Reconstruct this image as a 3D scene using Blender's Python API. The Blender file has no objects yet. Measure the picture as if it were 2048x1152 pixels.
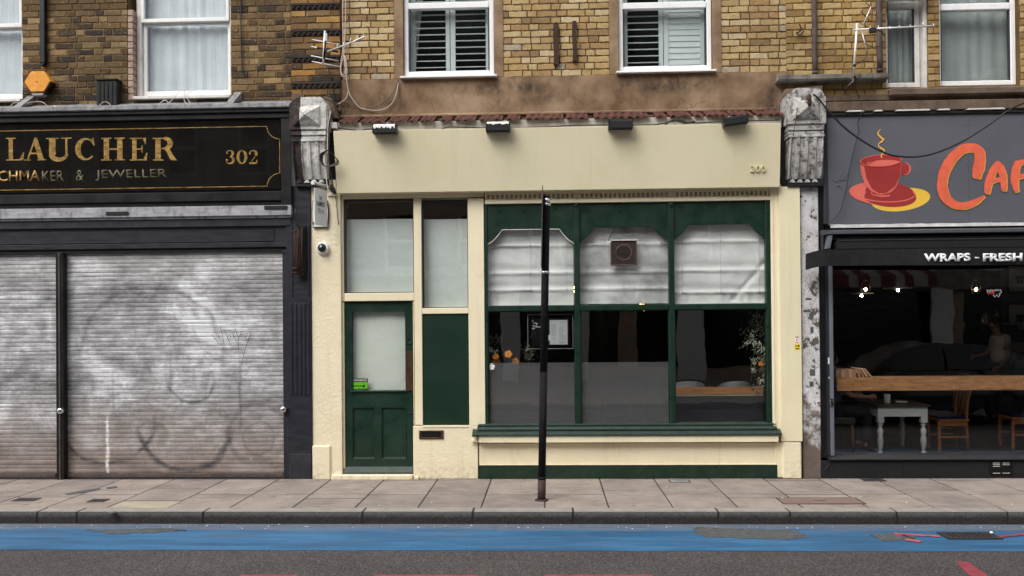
import bpy, bmesh, math, random
from mathutils import Vector, Matrix
random.seed(7)
R = math.radians
scene = bpy.context.scene
COL = scene.collection
# ---------------------------------------------------------------- camera
F, D = 1750.0, 10.15                       # focal length in photo pixels, metres from camera to the shopfront plane
YAW, PITCH, ROLL, PYC = 0.0405, 0.0070, -0.0085, 633.0
cam_d = bpy.data.cameras.new('camera'); cam = bpy.data.objects.new('camera', cam_d); COL.objects.link(cam)
RM = Matrix.Rotation(YAW, 3, 'Z') @ Matrix.Rotation(math.pi/2 + PITCH, 3, 'X') @ Matrix.Rotation(ROLL, 3, 'Z')
def ray(px, py): return RM @ Vector(((px-1024)/F, -(py-PYC)/F, -1))
_r = ray(1095, 957); CZ = -_r.z/_r.y*D
CAM = Vector((0, -D, CZ))
cam.location = CAM; cam.rotation_euler = RM.to_euler()
cam_d.sensor_width = 36; cam_d.lens = F*36/2048; cam_d.shift_y = (PYC-576)/2048
cam_d.clip_start = .1; cam_d.clip_end = 500
scene.camera = cam
# ---------------------------------------------------------------- light
w = bpy.data.worlds.new('World'); scene.world = w; w.use_nodes = True
nt = w.node_tree; bg = nt.nodes['Background']
sky = nt.nodes.new('ShaderNodeTexSky'); sky.sky_type = 'NISHITA'; sky.sun_disc = False
SUN_EL, SUN_AZ = R(50), R(-38)             # azimuth from -Y (the street side) towards -X
sky.sun_elevation = SUN_EL; sky.sun_rotation = math.pi + R(38)
sky.dust_density = 4.0; sky.air_density = 1.0; sky.ozone_density = 1.0
hs = nt.nodes.new('ShaderNodeHueSaturation'); hs.inputs['Saturation'].default_value = .22
nt.links.new(sky.outputs[0], hs.inputs['Color']); nt.links.new(hs.outputs[0], bg.inputs[0]); bg.inputs[1].default_value = .15
sd = bpy.data.lights.new('sun', 'SUN'); sun = bpy.data.objects.new('sun', sd); COL.objects.link(sun)
sd.energy = .85; sd.angle = R(40); sd.color = (1, .955, .88)
sdir = Vector((-math.sin(R(38))*math.cos(SUN_EL), -math.cos(R(38))*math.cos(SUN_EL), math.sin(SUN_EL)))
sun.rotation_euler = sdir.to_track_quat('Z', 'Y').to_euler()
scene.view_settings.view_transform = 'Standard'; scene.view_settings.look = 'None'
scene.view_settings.gamma = 1; scene.view_settings.exposure = 0.82; scene.view_settings.use_curve_mapping = False
scene.render.engine = 'CYCLES'; scene.cycles.max_bounces = 8; scene.cycles.transparent_max_bounces = 16
scene.cycles.use_denoising = True
# ---------------------------------------------------------------- measuring: a photo position on a plane of the street
def at(px, py, Y):
    r = ray(px, py); t = (Y + D)/r.y
    return CAM + r*t
def ground(px, py, Z):
    r = ray(px, py); t = (Z-CZ)/r.z
    return CAM + r*t
def rc(px0, py0, px1, py1, Y):             # upright rectangle: x0, x1, z0, z1
    mx, my = (px0+px1)/2, (py0+py1)/2
    return at(px0, my, Y).x, at(px1, my, Y).x, at(mx, py1, Y).z, at(mx, py0, Y).z
# ---------------------------------------------------------------- materials
class NT:
    def __init__(s, name):
        s.m = bpy.data.materials.new(name); s.m.use_nodes = True; s.t = s.m.node_tree
        s.b = s.t.nodes['Principled BSDF']; s.g = None
    def n(s, typ, **k):
        o = s.t.nodes.new('ShaderNode'+typ)
        for a, v in k.items(): setattr(o, a, v)
        return o
    def L(s, a, b): s.t.links.new(a, b)
    def pos(s):
        if not s.g: s.g = s.n('NewGeometry')
        return s.g.outputs['Position']
    def mapv(s, sc=(1, 1, 1), loc=(0, 0, 0)):
        o = s.n('Mapping'); s.L(s.pos(), o.inputs[0]); o.inputs['Scale'].default_value = sc; o.inputs['Location'].default_value = loc
        return o.outputs[0]
    def noise(s, scale, detail=4, sc=(1, 1, 1), loc=(0, 0, 0), rough=.55, dist=0):
        o = s.n('TexNoise'); s.L(s.mapv(sc, loc), o.inputs['Vector']); o.inputs['Scale'].default_value = scale
        o.inputs['Detail'].default_value = detail; o.inputs['Roughness'].default_value = rough; o.inputs['Distortion'].default_value = dist
        return o.outputs['Fac']
    def ramp(s, fac, stops, interp='LINEAR'):
        o = s.n('ValToRGB'); r = o.color_ramp; r.interpolation = interp
        while len(r.elements) < len(stops): r.elements.new(.5)
        for e, (p, c) in zip(r.elements, stops):
            e.position = p; e.color = (*c, 1) if hasattr(c, '__len__') else (c, c, c, 1)
        s.L(fac, o.inputs[0]); return o.outputs[0]
    def mix(s, fac, a, b, mode='MIX'):
        o = s.n('Mix', data_type='RGBA', blend_type=mode)
        for sock, v in ((o.inputs[0], fac), (o.inputs[6], a), (o.inputs[7], b)):
            if isinstance(v, (int, float)): sock.default_value = v if sock.type == 'VALUE' else (v, v, v, 1)
            elif isinstance(v, tuple): sock.default_value = (*v, 1)
            else: s.L(v, sock)
        return o.outputs[2]
    def math(s, op, a, b=0, c=None, clamp=False):
        o = s.n('Math', operation=op, use_clamp=clamp)
        for i, v in enumerate((a, b) if c is None else (a, b, c)):
            if isinstance(v, (int, float)): o.inputs[i].default_value = v
            else: s.L(v, o.inputs[i])
        return o.outputs[0]
    def rand(s):
        return s.n('ObjectInfo').outputs['Random']
    def xyz(s):
        o = s.n('SeparateXYZ'); s.L(s.pos(), o.inputs[0]); return o.outputs
    def out(s, col, rough=.6, bump=None, bs=.2, bd=.01, metal=0, spec=.5, coat=0):
        if isinstance(col, tuple): s.b.inputs['Base Color'].default_value = (*col, 1)
        else: s.L(col, s.b.inputs['Base Color'])
        if isinstance(rough, (int, float)): s.b.inputs['Roughness'].default_value = rough
        else: s.L(rough, s.b.inputs['Roughness'])
        s.b.inputs['Metallic'].default_value = metal; s.b.inputs['Specular IOR Level'].default_value = spec
        s.b.inputs['Coat Weight'].default_value = coat
        if bump is not None:
            o = s.n('Bump'); o.inputs['Strength'].default_value = bs; o.inputs['Distance'].default_value = bd
            s.L(bump, o.inputs['Height']); s.L(o.outputs[0], s.b.inputs['Normal'])
        return s.m
def paint(name, col, rough=.5, var=.12, dirt=.0, bs=.15, scale=3, spec=.4, metal=0, fine=60, dirtcol=(.06, .05, .04), coat=0, streak=(1, 1, 1), bd=.004):
    """painted or plain surface: broad tone variation, grime in noise patches, fine relief"""
    t = NT(name); c = tuple(col)
    n1 = t.noise(scale, 5, streak)
    lo = tuple(max(0, x*(1-var)) for x in c); hi = tuple(min(1, x*(1+var)) for x in c)
    k = t.ramp(n1, [(.3, lo), (.7, hi)])
    if dirt:
        n2 = t.noise(scale*2.3, 8, (1, 1, .45), (3, 1, 7), .7)
        k = t.mix(t.ramp(n2, [(.5, 0), (.5+.35/max(dirt*2, .2), min(1, dirt*1.5))]), k, dirtcol)
    n3 = t.noise(fine, 5)
    rr = t.ramp(n1, [(.3, max(.05, rough-.08)), (.7, min(1, rough+.08))])
    return t.out(k, rr, n3, bs, bd, metal, spec, coat)
# brick materials: tone by brick (object random) and soot by place
def brick_mat(name, stops, soot=.35, sootcol=(.03, .025, .02), bottom=None, spots=.5):
    t = NT(name)
    k = t.ramp(t.rand(), stops, 'CONSTANT')
    k = t.mix(.55, k, t.mix(t.noise(28, 5, loc=(2, 5, 1), rough=.7), 0.35, 1.3), 'MULTIPLY')
    k = t.mix(t.ramp(t.noise(75, 3), [(.60, 0), (.70, spots)]), k, (.07, .045, .02))
    k = t.mix(t.ramp(t.noise(50, 3, loc=(9, 9, 9)), [(.62, 0), (.72, .5)]), k, (.62, .52, .34))
    s = t.ramp(t.noise(1.6, 8, (1, 1, .8), (4, 0, 2), .68), [(.40, 0), (.66, soot)])
    k = t.mix(s, k, sootcol)
    if bottom:
        z = t.xyz()[2]
        g = t.math('ADD', t.math('MULTIPLY', t.math('SUBTRACT', bottom[0], z), bottom[1]), t.math('MULTIPLY', t.math('SUBTRACT', t.noise(5, 5), .5), 1.6), clamp=True)
        k = t.mix(t.math('MULTIPLY', g, bottom[2]), k, (.022, .02, .018))
    return t.out(k, .9, t.noise(90, 6, rough=.7), .7, .006, 0, .2)
Y_ = [(0, (.43, .295, .135)), (.14, (.51, .37, .18)), (.3, (.39, .25, .11)), (.42, (.55, .42, .225)), (.56, (.46, .315, .14)), (.7, (.33, .21, .10)), (.78, (.60, .47, .28)), (.9, (.28, .18, .09)), (.96, (.42, .35, .25))]
M = {}
M['brick_yellow'] = brick_mat('yellow_stock_brick', Y_, .28)
M['brick_ochre'] = brick_mat('ochre_stock_brick', [(0, (.42, .275, .105)), (.2, (.50, .35, .155)), (.4, (.37, .235, .085)), (.6, (.53, .385, .18)), (.85, (.30, .19, .08))], .4)
M['brick_soot'] = brick_mat('sooty_stock_brick', [(0, (.125, .078, .035)), (.15, (.20, .128, .058)), (.3, (.085, .056, .032)), (.45, (.24, .16, .078)), (.6, (.065, .046, .030)), (.75, (.155, .098, .043)), (.9, (.042, .034, .028))], .5, bottom=(4.75, 2.6, .9))
M['brick_pale_soot'] = brick_mat('weathered_stock_brick', [(0, (.27, .18, .085)), (.2, (.34, .235, .11)), (.4, (.21, .14, .065)), (.6, (.38, .27, .13)), (.85, (.17, .12, .06))], .5, bottom=(4.55, 2.6, .9))
M['brick_orange'] = brick_mat('orange_brick', [(0, (.40, .21, .06)), (.3, (.31, .16, .05)), (.6, (.46, .27, .09)), (.8, (.20, .11, .05))], .75, bottom=(4.9, .9, .8))
M['brick_dark'] = paint('blackened_dentil_brick', (.035, .026, .022), .9, .5, bs=.6, scale=14)
def mortar(name, c):
    t = NT(name)
    k = t.mix(t.ramp(t.noise(2, 7, loc=(1, 1, 1), rough=.7), [(.35, 0), (.7, .8)]), c, tuple(x*.35 for x in c))
    k = t.mix(.4, k, t.noise(60, 4), 'MULTIPLY')
    return t.out(k, .95, t.noise(120, 5), .6, .006, 0, .1)
M['mortar'] = mortar('brown_mortar', (.16, .10, .055)); M['mortar_soot'] = mortar('sooty_mortar', (.33, .215, .115)); M['mortar_ochre'] = mortar('ochre_mortar', (.24, .14, .055))
# brown render band with soot under the two window sills
def render_mat():
    t = NT('brown_render')
    k = t.ramp(t.noise(2.2, 8, rough=.65), [(.34, (.125, .078, .044)), (.5, (.225, .148, .090)), (.66, (.33, .232, .150))])
    k = t.mix(t.ramp(t.noise(9, 6, (1, 1, .6), (5, 2, 2), .7), [(.55, 0), (.8, .4)]), k, (.38, .28, .19))
    X, Yc, Z = t.xyz()
    for (cx, cz, rx, rz, a) in [(-.50, at(1000, 178, .2).z, .75, .10, .9), (1.35, at(1300, 168, .2).z, .85, .14, .95), (.0, at(1050, 200, .2).z, .35, .12, .5), (-2.3, at(700, 215, .2).z, .35, .2, .6), (2.7, at(1560, 200, .2).z, .25, .3, .8)]:
        dx = t.math('DIVIDE', t.math('SUBTRACT', X, cx), rx); dz = t.math('DIVIDE', t.math('SUBTRACT', Z, cz), rz)
        d = t.math('SQRT', t.math('ADD', t.math('MULTIPLY', dx, dx), t.math('MULTIPLY', dz, dz)))
        m_ = t.math('SUBTRACT', 1, d, clamp=True)
        m_ = t.math('MULTIPLY', t.math('MULTIPLY', m_, 1.6, clamp=True), t.ramp(t.noise(5, 7, (1, 1, .5), (cx, 0, 0), .7), [(.42, 0), (.62, a)]), clamp=True)
        k = t.mix(m_, k, (.022, .020, .020))
    cr = t.n('TexVoronoi', feature='DISTANCE_TO_EDGE'); mp = t.mapv((1, 1, .8)); v = t.n('VectorMath', operation='ADD')
    nn = t.n('TexNoise'); nn.inputs['Scale'].default_value = 3; t.L(mp, nn.inputs['Vector']); t.L(mp, v.inputs[0]); t.L(nn.outputs['Color'], v.inputs[1])
    t.L(v.outputs[0], cr.inputs['Vector']); cr.inputs['Scale'].default_value = .9
    k = t.mix(t.ramp(cr.outputs['Distance'], [(0, .55), (.006, 0)]), k, (.04, .03, .02))
    return t.out(k, .9, t.noise(45, 7, rough=.65), .5, .006, 0, .2)
M['render'] = render_mat()
CR = (.70, .63, .42)
def cream(name, c, bs, dirt, rough=.45, scale=1.5, grime=(.20, .15, .09), crack=.3):
    t = NT(name)
    k = t.ramp(t.noise(scale, 6), [(.3, tuple(x*.95 for x in c)), (.7, tuple(min(1, x*1.03) for x in c))])
    k = t.mix(t.ramp(t.noise(3, 9, (1, 1, .35), (2, 2, 2), .72), [(.52, 0), (.78, dirt)]), k, tuple(a*.72 for a in c))
    k = t.mix(t.ramp(t.noise(38, 4, (1, 1, .7)), [(.70, 0), (.76, dirt)]), k, grime)
    k = t.mix(t.ramp(t.noise(2.2, 8, (5, 1, .22), (6, 1, 2), .7), [(.54, 0), (.68, dirt*.9)]), k, tuple(a*.55 for a in c))
    k = t.mix(t.ramp(t.noise(1.1, 9, (1, 1, 1), (8, 3, 3), .7), [(.46, 0), (.62, .30)]), k, tuple(a*q for a, q in zip(c, (.86, .82, .74))))
    vc = t.n('TexVoronoi', feature='DISTANCE_TO_EDGE'); vc.inputs['Scale'].default_value = .8; va = t.n('VectorMath', operation='ADD'); vn = t.n('TexNoise'); vn.inputs['Scale'].default_value = 2.5; t.L(t.mapv((1, 1, .6)), vn.inputs['Vector']); t.L(t.mapv((1, 1, .6)), va.inputs[0]); t.L(vn.outputs['Color'], va.inputs[1]); t.L(va.outputs[0], vc.inputs['Vector'])
    k = t.mix(t.math('MULTIPLY', t.ramp(vc.outputs['Distance'], [(0, crack), (.003, 0)]), t.ramp(t.noise(1.3, 3, loc=(4, 4, 4)), [(.5, 0), (.55, 1)])), k, tuple(a*.35 for a in c))
    Z = t.xyz()[2]
    g = t.math('MULTIPLY', t.math('SUBTRACT', .22, Z), 3.2, clamp=True)
    k = t.mix(t.math('MULTIPLY', g, t.ramp(t.noise(14, 6, rough=.7), [(.45, 0), (.7, .75)])), k, (.22, .17, .11))
    return t.out(k, rough, t.noise(26, 7, rough=.6), bs, .008, 0, .35)
M['cream'] = cream('cream_paint', (.78, .70, .50), .25, .25)
M['cream_rough'] = cream('cream_roughcast', (.78, .70, .50), 1.0, .35, .7)
M['cream_board'] = cream('cream_sign_board', (.75, .685, .475), .06, .16, .45, .8, crack=0)
M['cream_wood'] = cream('cream_gloss_trim', (.80, .72, .52), .12, .25, .35)
M['green'] = paint('dark_green_gloss', (.0055, .0245, .0135), .34, .15, .0, .12, 4, .5, fine=22, dirtcol=(.05, .06, .05))
def green_paint():
    t = NT('worn_dark_green_gloss'); c = (.0055, .0245, .0135)
    k = t.ramp(t.noise(3, 6), [(.35, (.0045, .0205, .0115)), (.65, (.0068, .029, .0165))])
    k = t.mix(t.ramp(t.noise(11, 9, (1, 1, .5), (2, 2, 2), .75), [(.60, 0), (.68, .35)]), k, (.035, .06, .045))
    Z = t.xyz()[2]; g = t.math('MULTIPLY', t.math('SUBTRACT', .42, Z), 2.6, clamp=True)
    k = t.mix(t.math('MULTIPLY', g, t.ramp(t.noise(8, 8, rough=.7), [(.46, 0), (.66, .35)])), k, (.04, .05, .04))
    return t.out(k, t.ramp(t.noise(5, 8, rough=.7), [(.35, .22), (.65, .5)]), t.noise(26, 5, (1, 1, .25)), .18, .004, 0, .5)
M['green'] = green_paint()
M['green_top'] = paint('faded_green_weatherboard', (.020, .038, .030), .5, .2, .25, .1, 10, dirtcol=(.12, .12, .10))
M['green_panel'] = paint('flat_green_panel', (.0055, .0235, .013), .42, .06, 0, .04, 2)
M['slate'] = paint('slate_blue_paint', (.015, .0165, .024), .42, .22, .18, .2, 5, .45, fine=30, dirtcol=(.06, .06, .06), streak=(1, 1, 4))
M['slate_old'] = paint('scuffed_slate_paint', (.018, .0195, .027), .5, .3, .35, .3, 6, .4, fine=40, dirtcol=(.09, .085, .08))
M['black'] = paint('black_paint', (.0045, .0045, .005), .4, .3, .15, .1, 6, dirtcol=(.04, .035, .03))
M['black_matt'] = paint('matt_black', (.006, .006, .007), .7, .3, .15, .2, 8, dirtcol=(.04, .04, .04))
M['rust'] = paint('rusty_iron', (.045, .024, .017), .85, .5, .5, .7, 14, .3, dirtcol=(.09, .04, .02))
M['rust_grey'] = paint('grey_brown_iron', (.075, .055, .050), .75, .4, .4, .4, 12, dirtcol=(.10, .045, .02))
M['white'] = paint('white_paint', (.78, .78, .76), .4, .05, .18, .15, 8, dirtcol=(.28, .26, .23))
M['white_grubby'] = paint('grubby_white_paint', (.62, .60, .57), .5, .12, .5, .3, 7, dirtcol=(.20, .17, .14))
M['pvc'] = paint('white_plastic', (.80, .80, .80), .3, .03, .12, .03, 6, dirtcol=(.35, .33, .3))
M['alu'] = paint('aluminium', (.62, .62, .62), .35, .08, .2, .1, 20, metal=.85, dirtcol=(.2, .2, .2))
M['alu_white'] = paint('pale_antenna_metal', (.70, .68, .66), .4, .1, .3, .1, 20, metal=.3, dirtcol=(.3, .28, .27))
M['chrome'] = paint('chrome', (.8, .8, .8), .12, .05, .1, .02, 30, metal=1)
M['lead'] = paint('weathered_lead', (.22, .22, .225), .6, .35, .7, .5, 9, .3, dirtcol=(.035, .035, .035), streak=(1, 1, 2))
M['lead_pale'] = paint('peeling_grey_board', (.33, .33, .35), .6, .25, .8, .5, 6, .3, dirtcol=(.05, .05, .055), streak=(1, 1, 5))
M['stone'] = paint('weathered_stone', (.22, .20, .175), .9, .4, .8, .6, 8, .2, dirtcol=(.05, .045, .04))
M['stone_brown'] = paint('brown_painted_sill', (.13, .092, .066), .85, .3, .6, .7, 6, .2, dirtcol=(.04, .035, .03), bd=.008)
M['tile'] = paint('oxblood_roof_tile', (.085, .030, .024), .6, .35, .45, .35, 12, .4, dirtcol=(.02, .014, .012))
M['grey_board'] = paint('grey_soffit_board', (.36, .34, .31), .8, .2, .6, .4, 5, .2, dirtcol=(.09, .075, .06))
M['cable_black'] = paint('black_cable', (.012, .012, .012), .4, .2); M['cable_cream'] = paint('pinkish_cable', (.52, .42, .37), .5, .15, .3)
M['cable_brown'] = paint('brown_cable', (.06, .04, .035), .5, .2)
M['orange'] = paint('sunfaded_orange_plastic', (.72, .30, .035), .4, .15, .25, .05, 9, dirtcol=(.35, .10, .02))
M['grey_plastic'] = paint('grey_plastic', (.28, .28, .28), .5, .1, .3)
M['brass'] = paint('dull_brass', (.08, .045, .025), .4, .3, .3, .1, 12, metal=.5)
M['gold'] = paint('gold_leaf', (.35, .215, .062), .35, .5, .45, .2, 16, metal=.4, dirtcol=(.10, .085, .02), streak=(1, 1, 2.5))
M['gold_dull'] = paint('worn_gold_leaf', (.095, .078, .045), .5, .35, .35, .1, 9, metal=.25, dirtcol=(.02, .02, .015))
M['red_cup'] = paint('deep_red_signwriting', (.30, .025, .022), .6, .06); M['salmon'] = paint('salmon_signwriting', (.66, .13, .10), .6, .1)
M['coral'] = paint('coral_signwriting', (.72, .125, .06), .6, .13, scale=12); M['yellow_sign'] = paint('yellow_signwriting', (.76, .47, .05), .6, .06)
M['amber_sign'] = paint('amber_signwriting', (.80, .40, .08), .6, .06)
M['sign_grey'] = paint('grey_sign_paint', (.098, .102, .120), .5, .07, .12, .06, 2, dirtcol=(.08, .08, .09))
M['awning'] = paint('charcoal_awning_fabric', (.013, .013, .014), .85, .25, .3, .35, 5, .2, fine=150, dirtcol=(.055, .055, .055))
M['grey_frame'] = paint('grey_window_frame', (.13, .135, .17), .4, .08, .15); M['dark_frame'] = paint('dark_grey_frame', (.028, .030, .036), .4, .12, .2)
M['ink'] = paint('black_ink', (.012, .012, .012), .6, .1); M['print_white'] = paint('white_print', (.82, .82, .82), .5, .02)
M['silver_tape'] = paint('torn_silver_tape', (.75, .75, .75), .35, .12, .3, .5, 14, metal=.2)
M['timber'] = None
def wood(name, c, c2, sc=(1, 8, 8), rough=.45):
    t = NT(name)
    k = t.ramp(t.noise(6, 7, sc, rough=.6, dist=.6), [(.3, c2), (.55, c), (.8, tuple(min(1, x*1.3) for x in c))])
    return t.out(k, rough, t.noise(30, 4, sc), .15, .003, 0, .4)
M['timber'] = wood('oiled_timber', (.36, .175, .075), (.20, .09, .035)); M['chair_wood'] = wood('chair_wood', (.33, .13, .045), (.20, .075, .025), (8, 8, 1))
M['dark_wood'] = wood('dark_table_top', (.10, .06, .035), (.05, .03, .02), rough=.3); M['door_bar'] = wood('banquette_wood', (.38, .17, .06), (.26, .10, .03))
def glass(name, tint=(1, 1, 1), refl=1.0, ior=1.5, rough=0.0, wave=.0):
    t = NT(name); tr = t.n('BsdfTransparent'); tr.inputs[0].default_value = (*tint, 1)
    gl = t.n('BsdfGlossy'); gl.inputs['Roughness'].default_value = rough; gl.inputs[0].default_value = (refl, refl, refl, 1)
    f0 = ((ior-1)/(ior+1))**2; lw = t.n('LayerWeight'); lw.inputs[0].default_value = .5
    frf = t.math('ADD', f0, t.math('MULTIPLY', 1-f0, t.math('POWER', lw.outputs['Facing'], 5)))
    if wave:
        b = t.n('Bump'); b.inputs['Strength'].default_value = wave; b.inputs['Distance'].default_value = .02
        t.L(t.noise(1.6, 2), b.inputs['Height']); t.L(b.outputs[0], gl.inputs['Normal'])
    mx = t.n('MixShader'); t.L(frf, mx.inputs[0]); t.L(tr.outputs[0], mx.inputs[1]); t.L(gl.outputs[0], mx.inputs[2])
    t.L(mx.outputs[0], t.t.nodes['Material Output'].inputs[0]); return t.m
M['glass'] = glass('window_glass', (.93, .95, .94), 1, 1.75, 0, .12)
M['glass_old'] = glass('old_window_glass', (.93, .95, .95), 1, 1.9, 0, .35)
M['glass_shop'] = glass('shop_window_glass', (.95, .96, .96), 1, 1.62, 0, .08)
M['glass_door'] = glass('door_glass', (.93, .95, .94), 1, 1.5, 0, .1)
def film():
    t = NT('frosted_window_film'); d = t.n('BsdfDiffuse'); tr = t.n('BsdfTransparent'); tr.inputs[0].default_value = (.7, .7, .7, 1)
    d.inputs[0].default_value = (.24, .24, .245, 1)
    gl = t.n('BsdfGlossy'); gl.inputs['Roughness'].default_value = .18; gl.inputs[0].default_value = (.8, .8, .8, 1)
    m1 = t.n('MixShader'); m1.inputs[0].default_value = .32; t.L(tr.outputs[0], m1.inputs[1]); t.L(d.outputs[0], m1.inputs[2])
    lw = t.n('LayerWeight'); lw.inputs[0].default_value = .5
    frf = t.math('ADD', .035, t.math('MULTIPLY', .96, t.math('POWER', lw.outputs['Facing'], 5)))
    m2 = t.n('MixShader'); t.L(frf, m2.inputs[0]); t.L(m1.outputs[0], m2.inputs[1]); t.L(gl.outputs[0], m2.inputs[2])
    t.L(m2.outputs[0], t.t.nodes['Material Output'].inputs[0]); return t.m
M['film'] = film()
def emit(name, c, s):
    t = NT(name); t.b.inputs['Base Color'].default_value = (*c, 1); t.b.inputs['Emission Color'].default_value = (*c, 1); t.b.inputs['Emission Strength'].default_value = s; return t.m
M['bulb'] = emit('warm_bulb', (1, .70, .40), 50); M['bulb_white'] = emit('white_bulb', (1, .85, .62), 90); M['fairy'] = emit('fairy_light', (1, .55, .15), 7)
M['neon_red'] = emit('red_neon', (1, .12, .10), .30); M['neon_white'] = emit('white_neon', (.8, .8, .85), .22)
def cloth(name, c, folds=0, sc=(1, 1, 1), trans=.35, var=.1):
    t = NT(name)
    k = t.ramp(t.noise(4, 6, sc), [(.3, tuple(x*(1-var) for x in c)), (.7, tuple(min(1, x*(1+var*.5)) for x in c))])
    t.out(k, .9, t.noise(7, 3, (4, 1, .3)) if folds else t.noise(9, 5, rough=.5), .35, .03, 0, .1)
    t.b.inputs['Transmission Weight'].default_value = 0
    return t.m
M['net'] = cloth('net_curtain', (.88, .90, .95), 1); M['net_green'] = cloth('greyish_net', (.46, .49, .48), 0); M['blind'] = cloth('cream_blind', (.78, .78, .76), var=.06)
M['blind_soiled'] = cloth('soiled_roman_blind', (.66, .66, .65), var=.45)
M['paper_blind'] = cloth('pale_green_blind', (.66, .71, .68), var=.06); M['door_blind'] = cloth('off_white_door_blind', (.72, .73, .68), var=.05)
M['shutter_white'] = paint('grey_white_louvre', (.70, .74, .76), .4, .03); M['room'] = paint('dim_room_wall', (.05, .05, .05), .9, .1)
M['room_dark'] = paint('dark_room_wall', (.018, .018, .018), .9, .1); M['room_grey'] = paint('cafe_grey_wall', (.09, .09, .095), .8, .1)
M['floor_dark'] = paint('dark_floor', (.03, .026, .022), .5, .2); M['fan'] = paint('greasy_fan_grille', (.085, .06, .055), .6, .3, .4, .3, 20, dirtcol=(.03, .02, .02))
M['skin'] = paint('skin', (.42, .22, .15), .5, .06); M['tee'] = cloth('white_cotton', (.80, .82, .93)); M['shirt'] = cloth('blue_grey_cotton', (.16, .23, .29))
M['trousers'] = cloth('dark_trousers', (.05, .045, .05)); M['hair'] = paint('dark_hair', (.012, .010, .009), .6, .3, bs=.5)
M['bag'] = cloth('grey_canvas', (.10, .10, .10)); M['seat_blue'] = cloth('navy_seat', (.010, .013, .05))
M['petal_white'] = paint('white_petal', (.62, .62, .50), .6, .15); M['petal_orange'] = paint('orange_petal', (.72, .28, .03), .6, .2); M['leaf'] = paint('dull_leaf', (.06, .085, .045), .6, .4)
M['petal_grey'] = paint('dried_flower', (.30, .29, .24), .7, .2); M['paper'] = paint('paper', (.74, .74, .74), .6, .03)
M['green_sticker'] = paint('lime_sticker', (.10, .40, .015), .4, .03); M['yellow_sticker'] = paint('yellow_sticker', (.80, .62, .02), .4, .05); M['red_print'] = paint('red_print', (.5, .03, .03), .5, .05)
# two-tone consoles: black and maroon over flaking white
def console_mat(name, split, dark, darktop, light, chip):
    t = NT(name); X, Yc, Z = t.xyz()
    lt = t.ramp(t.noise(9, 8, rough=.7), [(.3, tuple(x*.6 for x in light)), (.6, light)])
    lt = t.mix(t.ramp(t.noise(14, 9, loc=(3, 3, 3), rough=.75), [(.50, 0), (.58, chip)]), lt, (.075, .055, .048))
    dk = t.mix(t.ramp(t.noise(12, 8, rough=.7), [(.45, 0), (.7, .8)]), dark, darktop)
    m = t.ramp(t.math('ADD', t.math('MULTIPLY', t.math('SUBTRACT', X, split), 30), t.math('MULTIPLY', t.noise(10, 5), .6)), [(.3, 0), (.5, 1)])
    k = t.mix(m, dk, lt)
    return t.out(k, .75, t.noise(40, 8, rough=.7), .8, .01, 0, .3)
M['console_two_tone'] = console_mat('two_tone_console', at(606, 280, -.1).x, (.02, .018, .019), (.11, .06, .055), (.68, .67, .64), .5)
M['console_flaking'] = console_mat('flaking_console', -50, (.3, .3, .3), (.3, .3, .3), (.52, .51, .49), .85)
def peel_mat():
    t = NT('peeling_pier'); X, Yc, Z = t.xyz()
    base = t.ramp(t.noise(5, 8, (1, 1, .8), rough=.7), [(.3, (.42, .41, .41)), (.6, (.66, .65, .66))])
    scr = t.ramp(t.noise(16, 5, (1.6, 1, .8), (4, 4, 4), .6, 1.8), [(.47, 0), (.5, 1), (.53, 0)])
    band = t.ramp(t.math('DIVIDE', Z, 4.0), [(.27, 0), (.32, .85), (.60, .75), (.75, .3)])
    k = t.mix(t.math('MULTIPLY', scr, band), base, (.03, .03, .035))
    chips = t.ramp(t.noise(6.5, 9, (1, 1, .9), (1, 8, 3), .72), [(.56, 0), (.575, 1)])
    k = t.mix(chips, k, (.10, .085, .075))
    g = t.math('ADD', t.math('MULTIPLY', t.math('SUBTRACT', .85, Z), 3), t.math('MULTIPLY', t.math('SUBTRACT', t.noise(3.1, 6, loc=(7, 1, 2), rough=.65), .5), 9), clamp=True)
    k = t.mix(g, k, (.135, .105, .090))
    return t.out(k, .8, t.math('SUBTRACT', t.noise(40, 7), t.math('MULTIPLY', chips, .6)), .6, .01, 0, .3)
M['peel'] = peel_mat()
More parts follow.
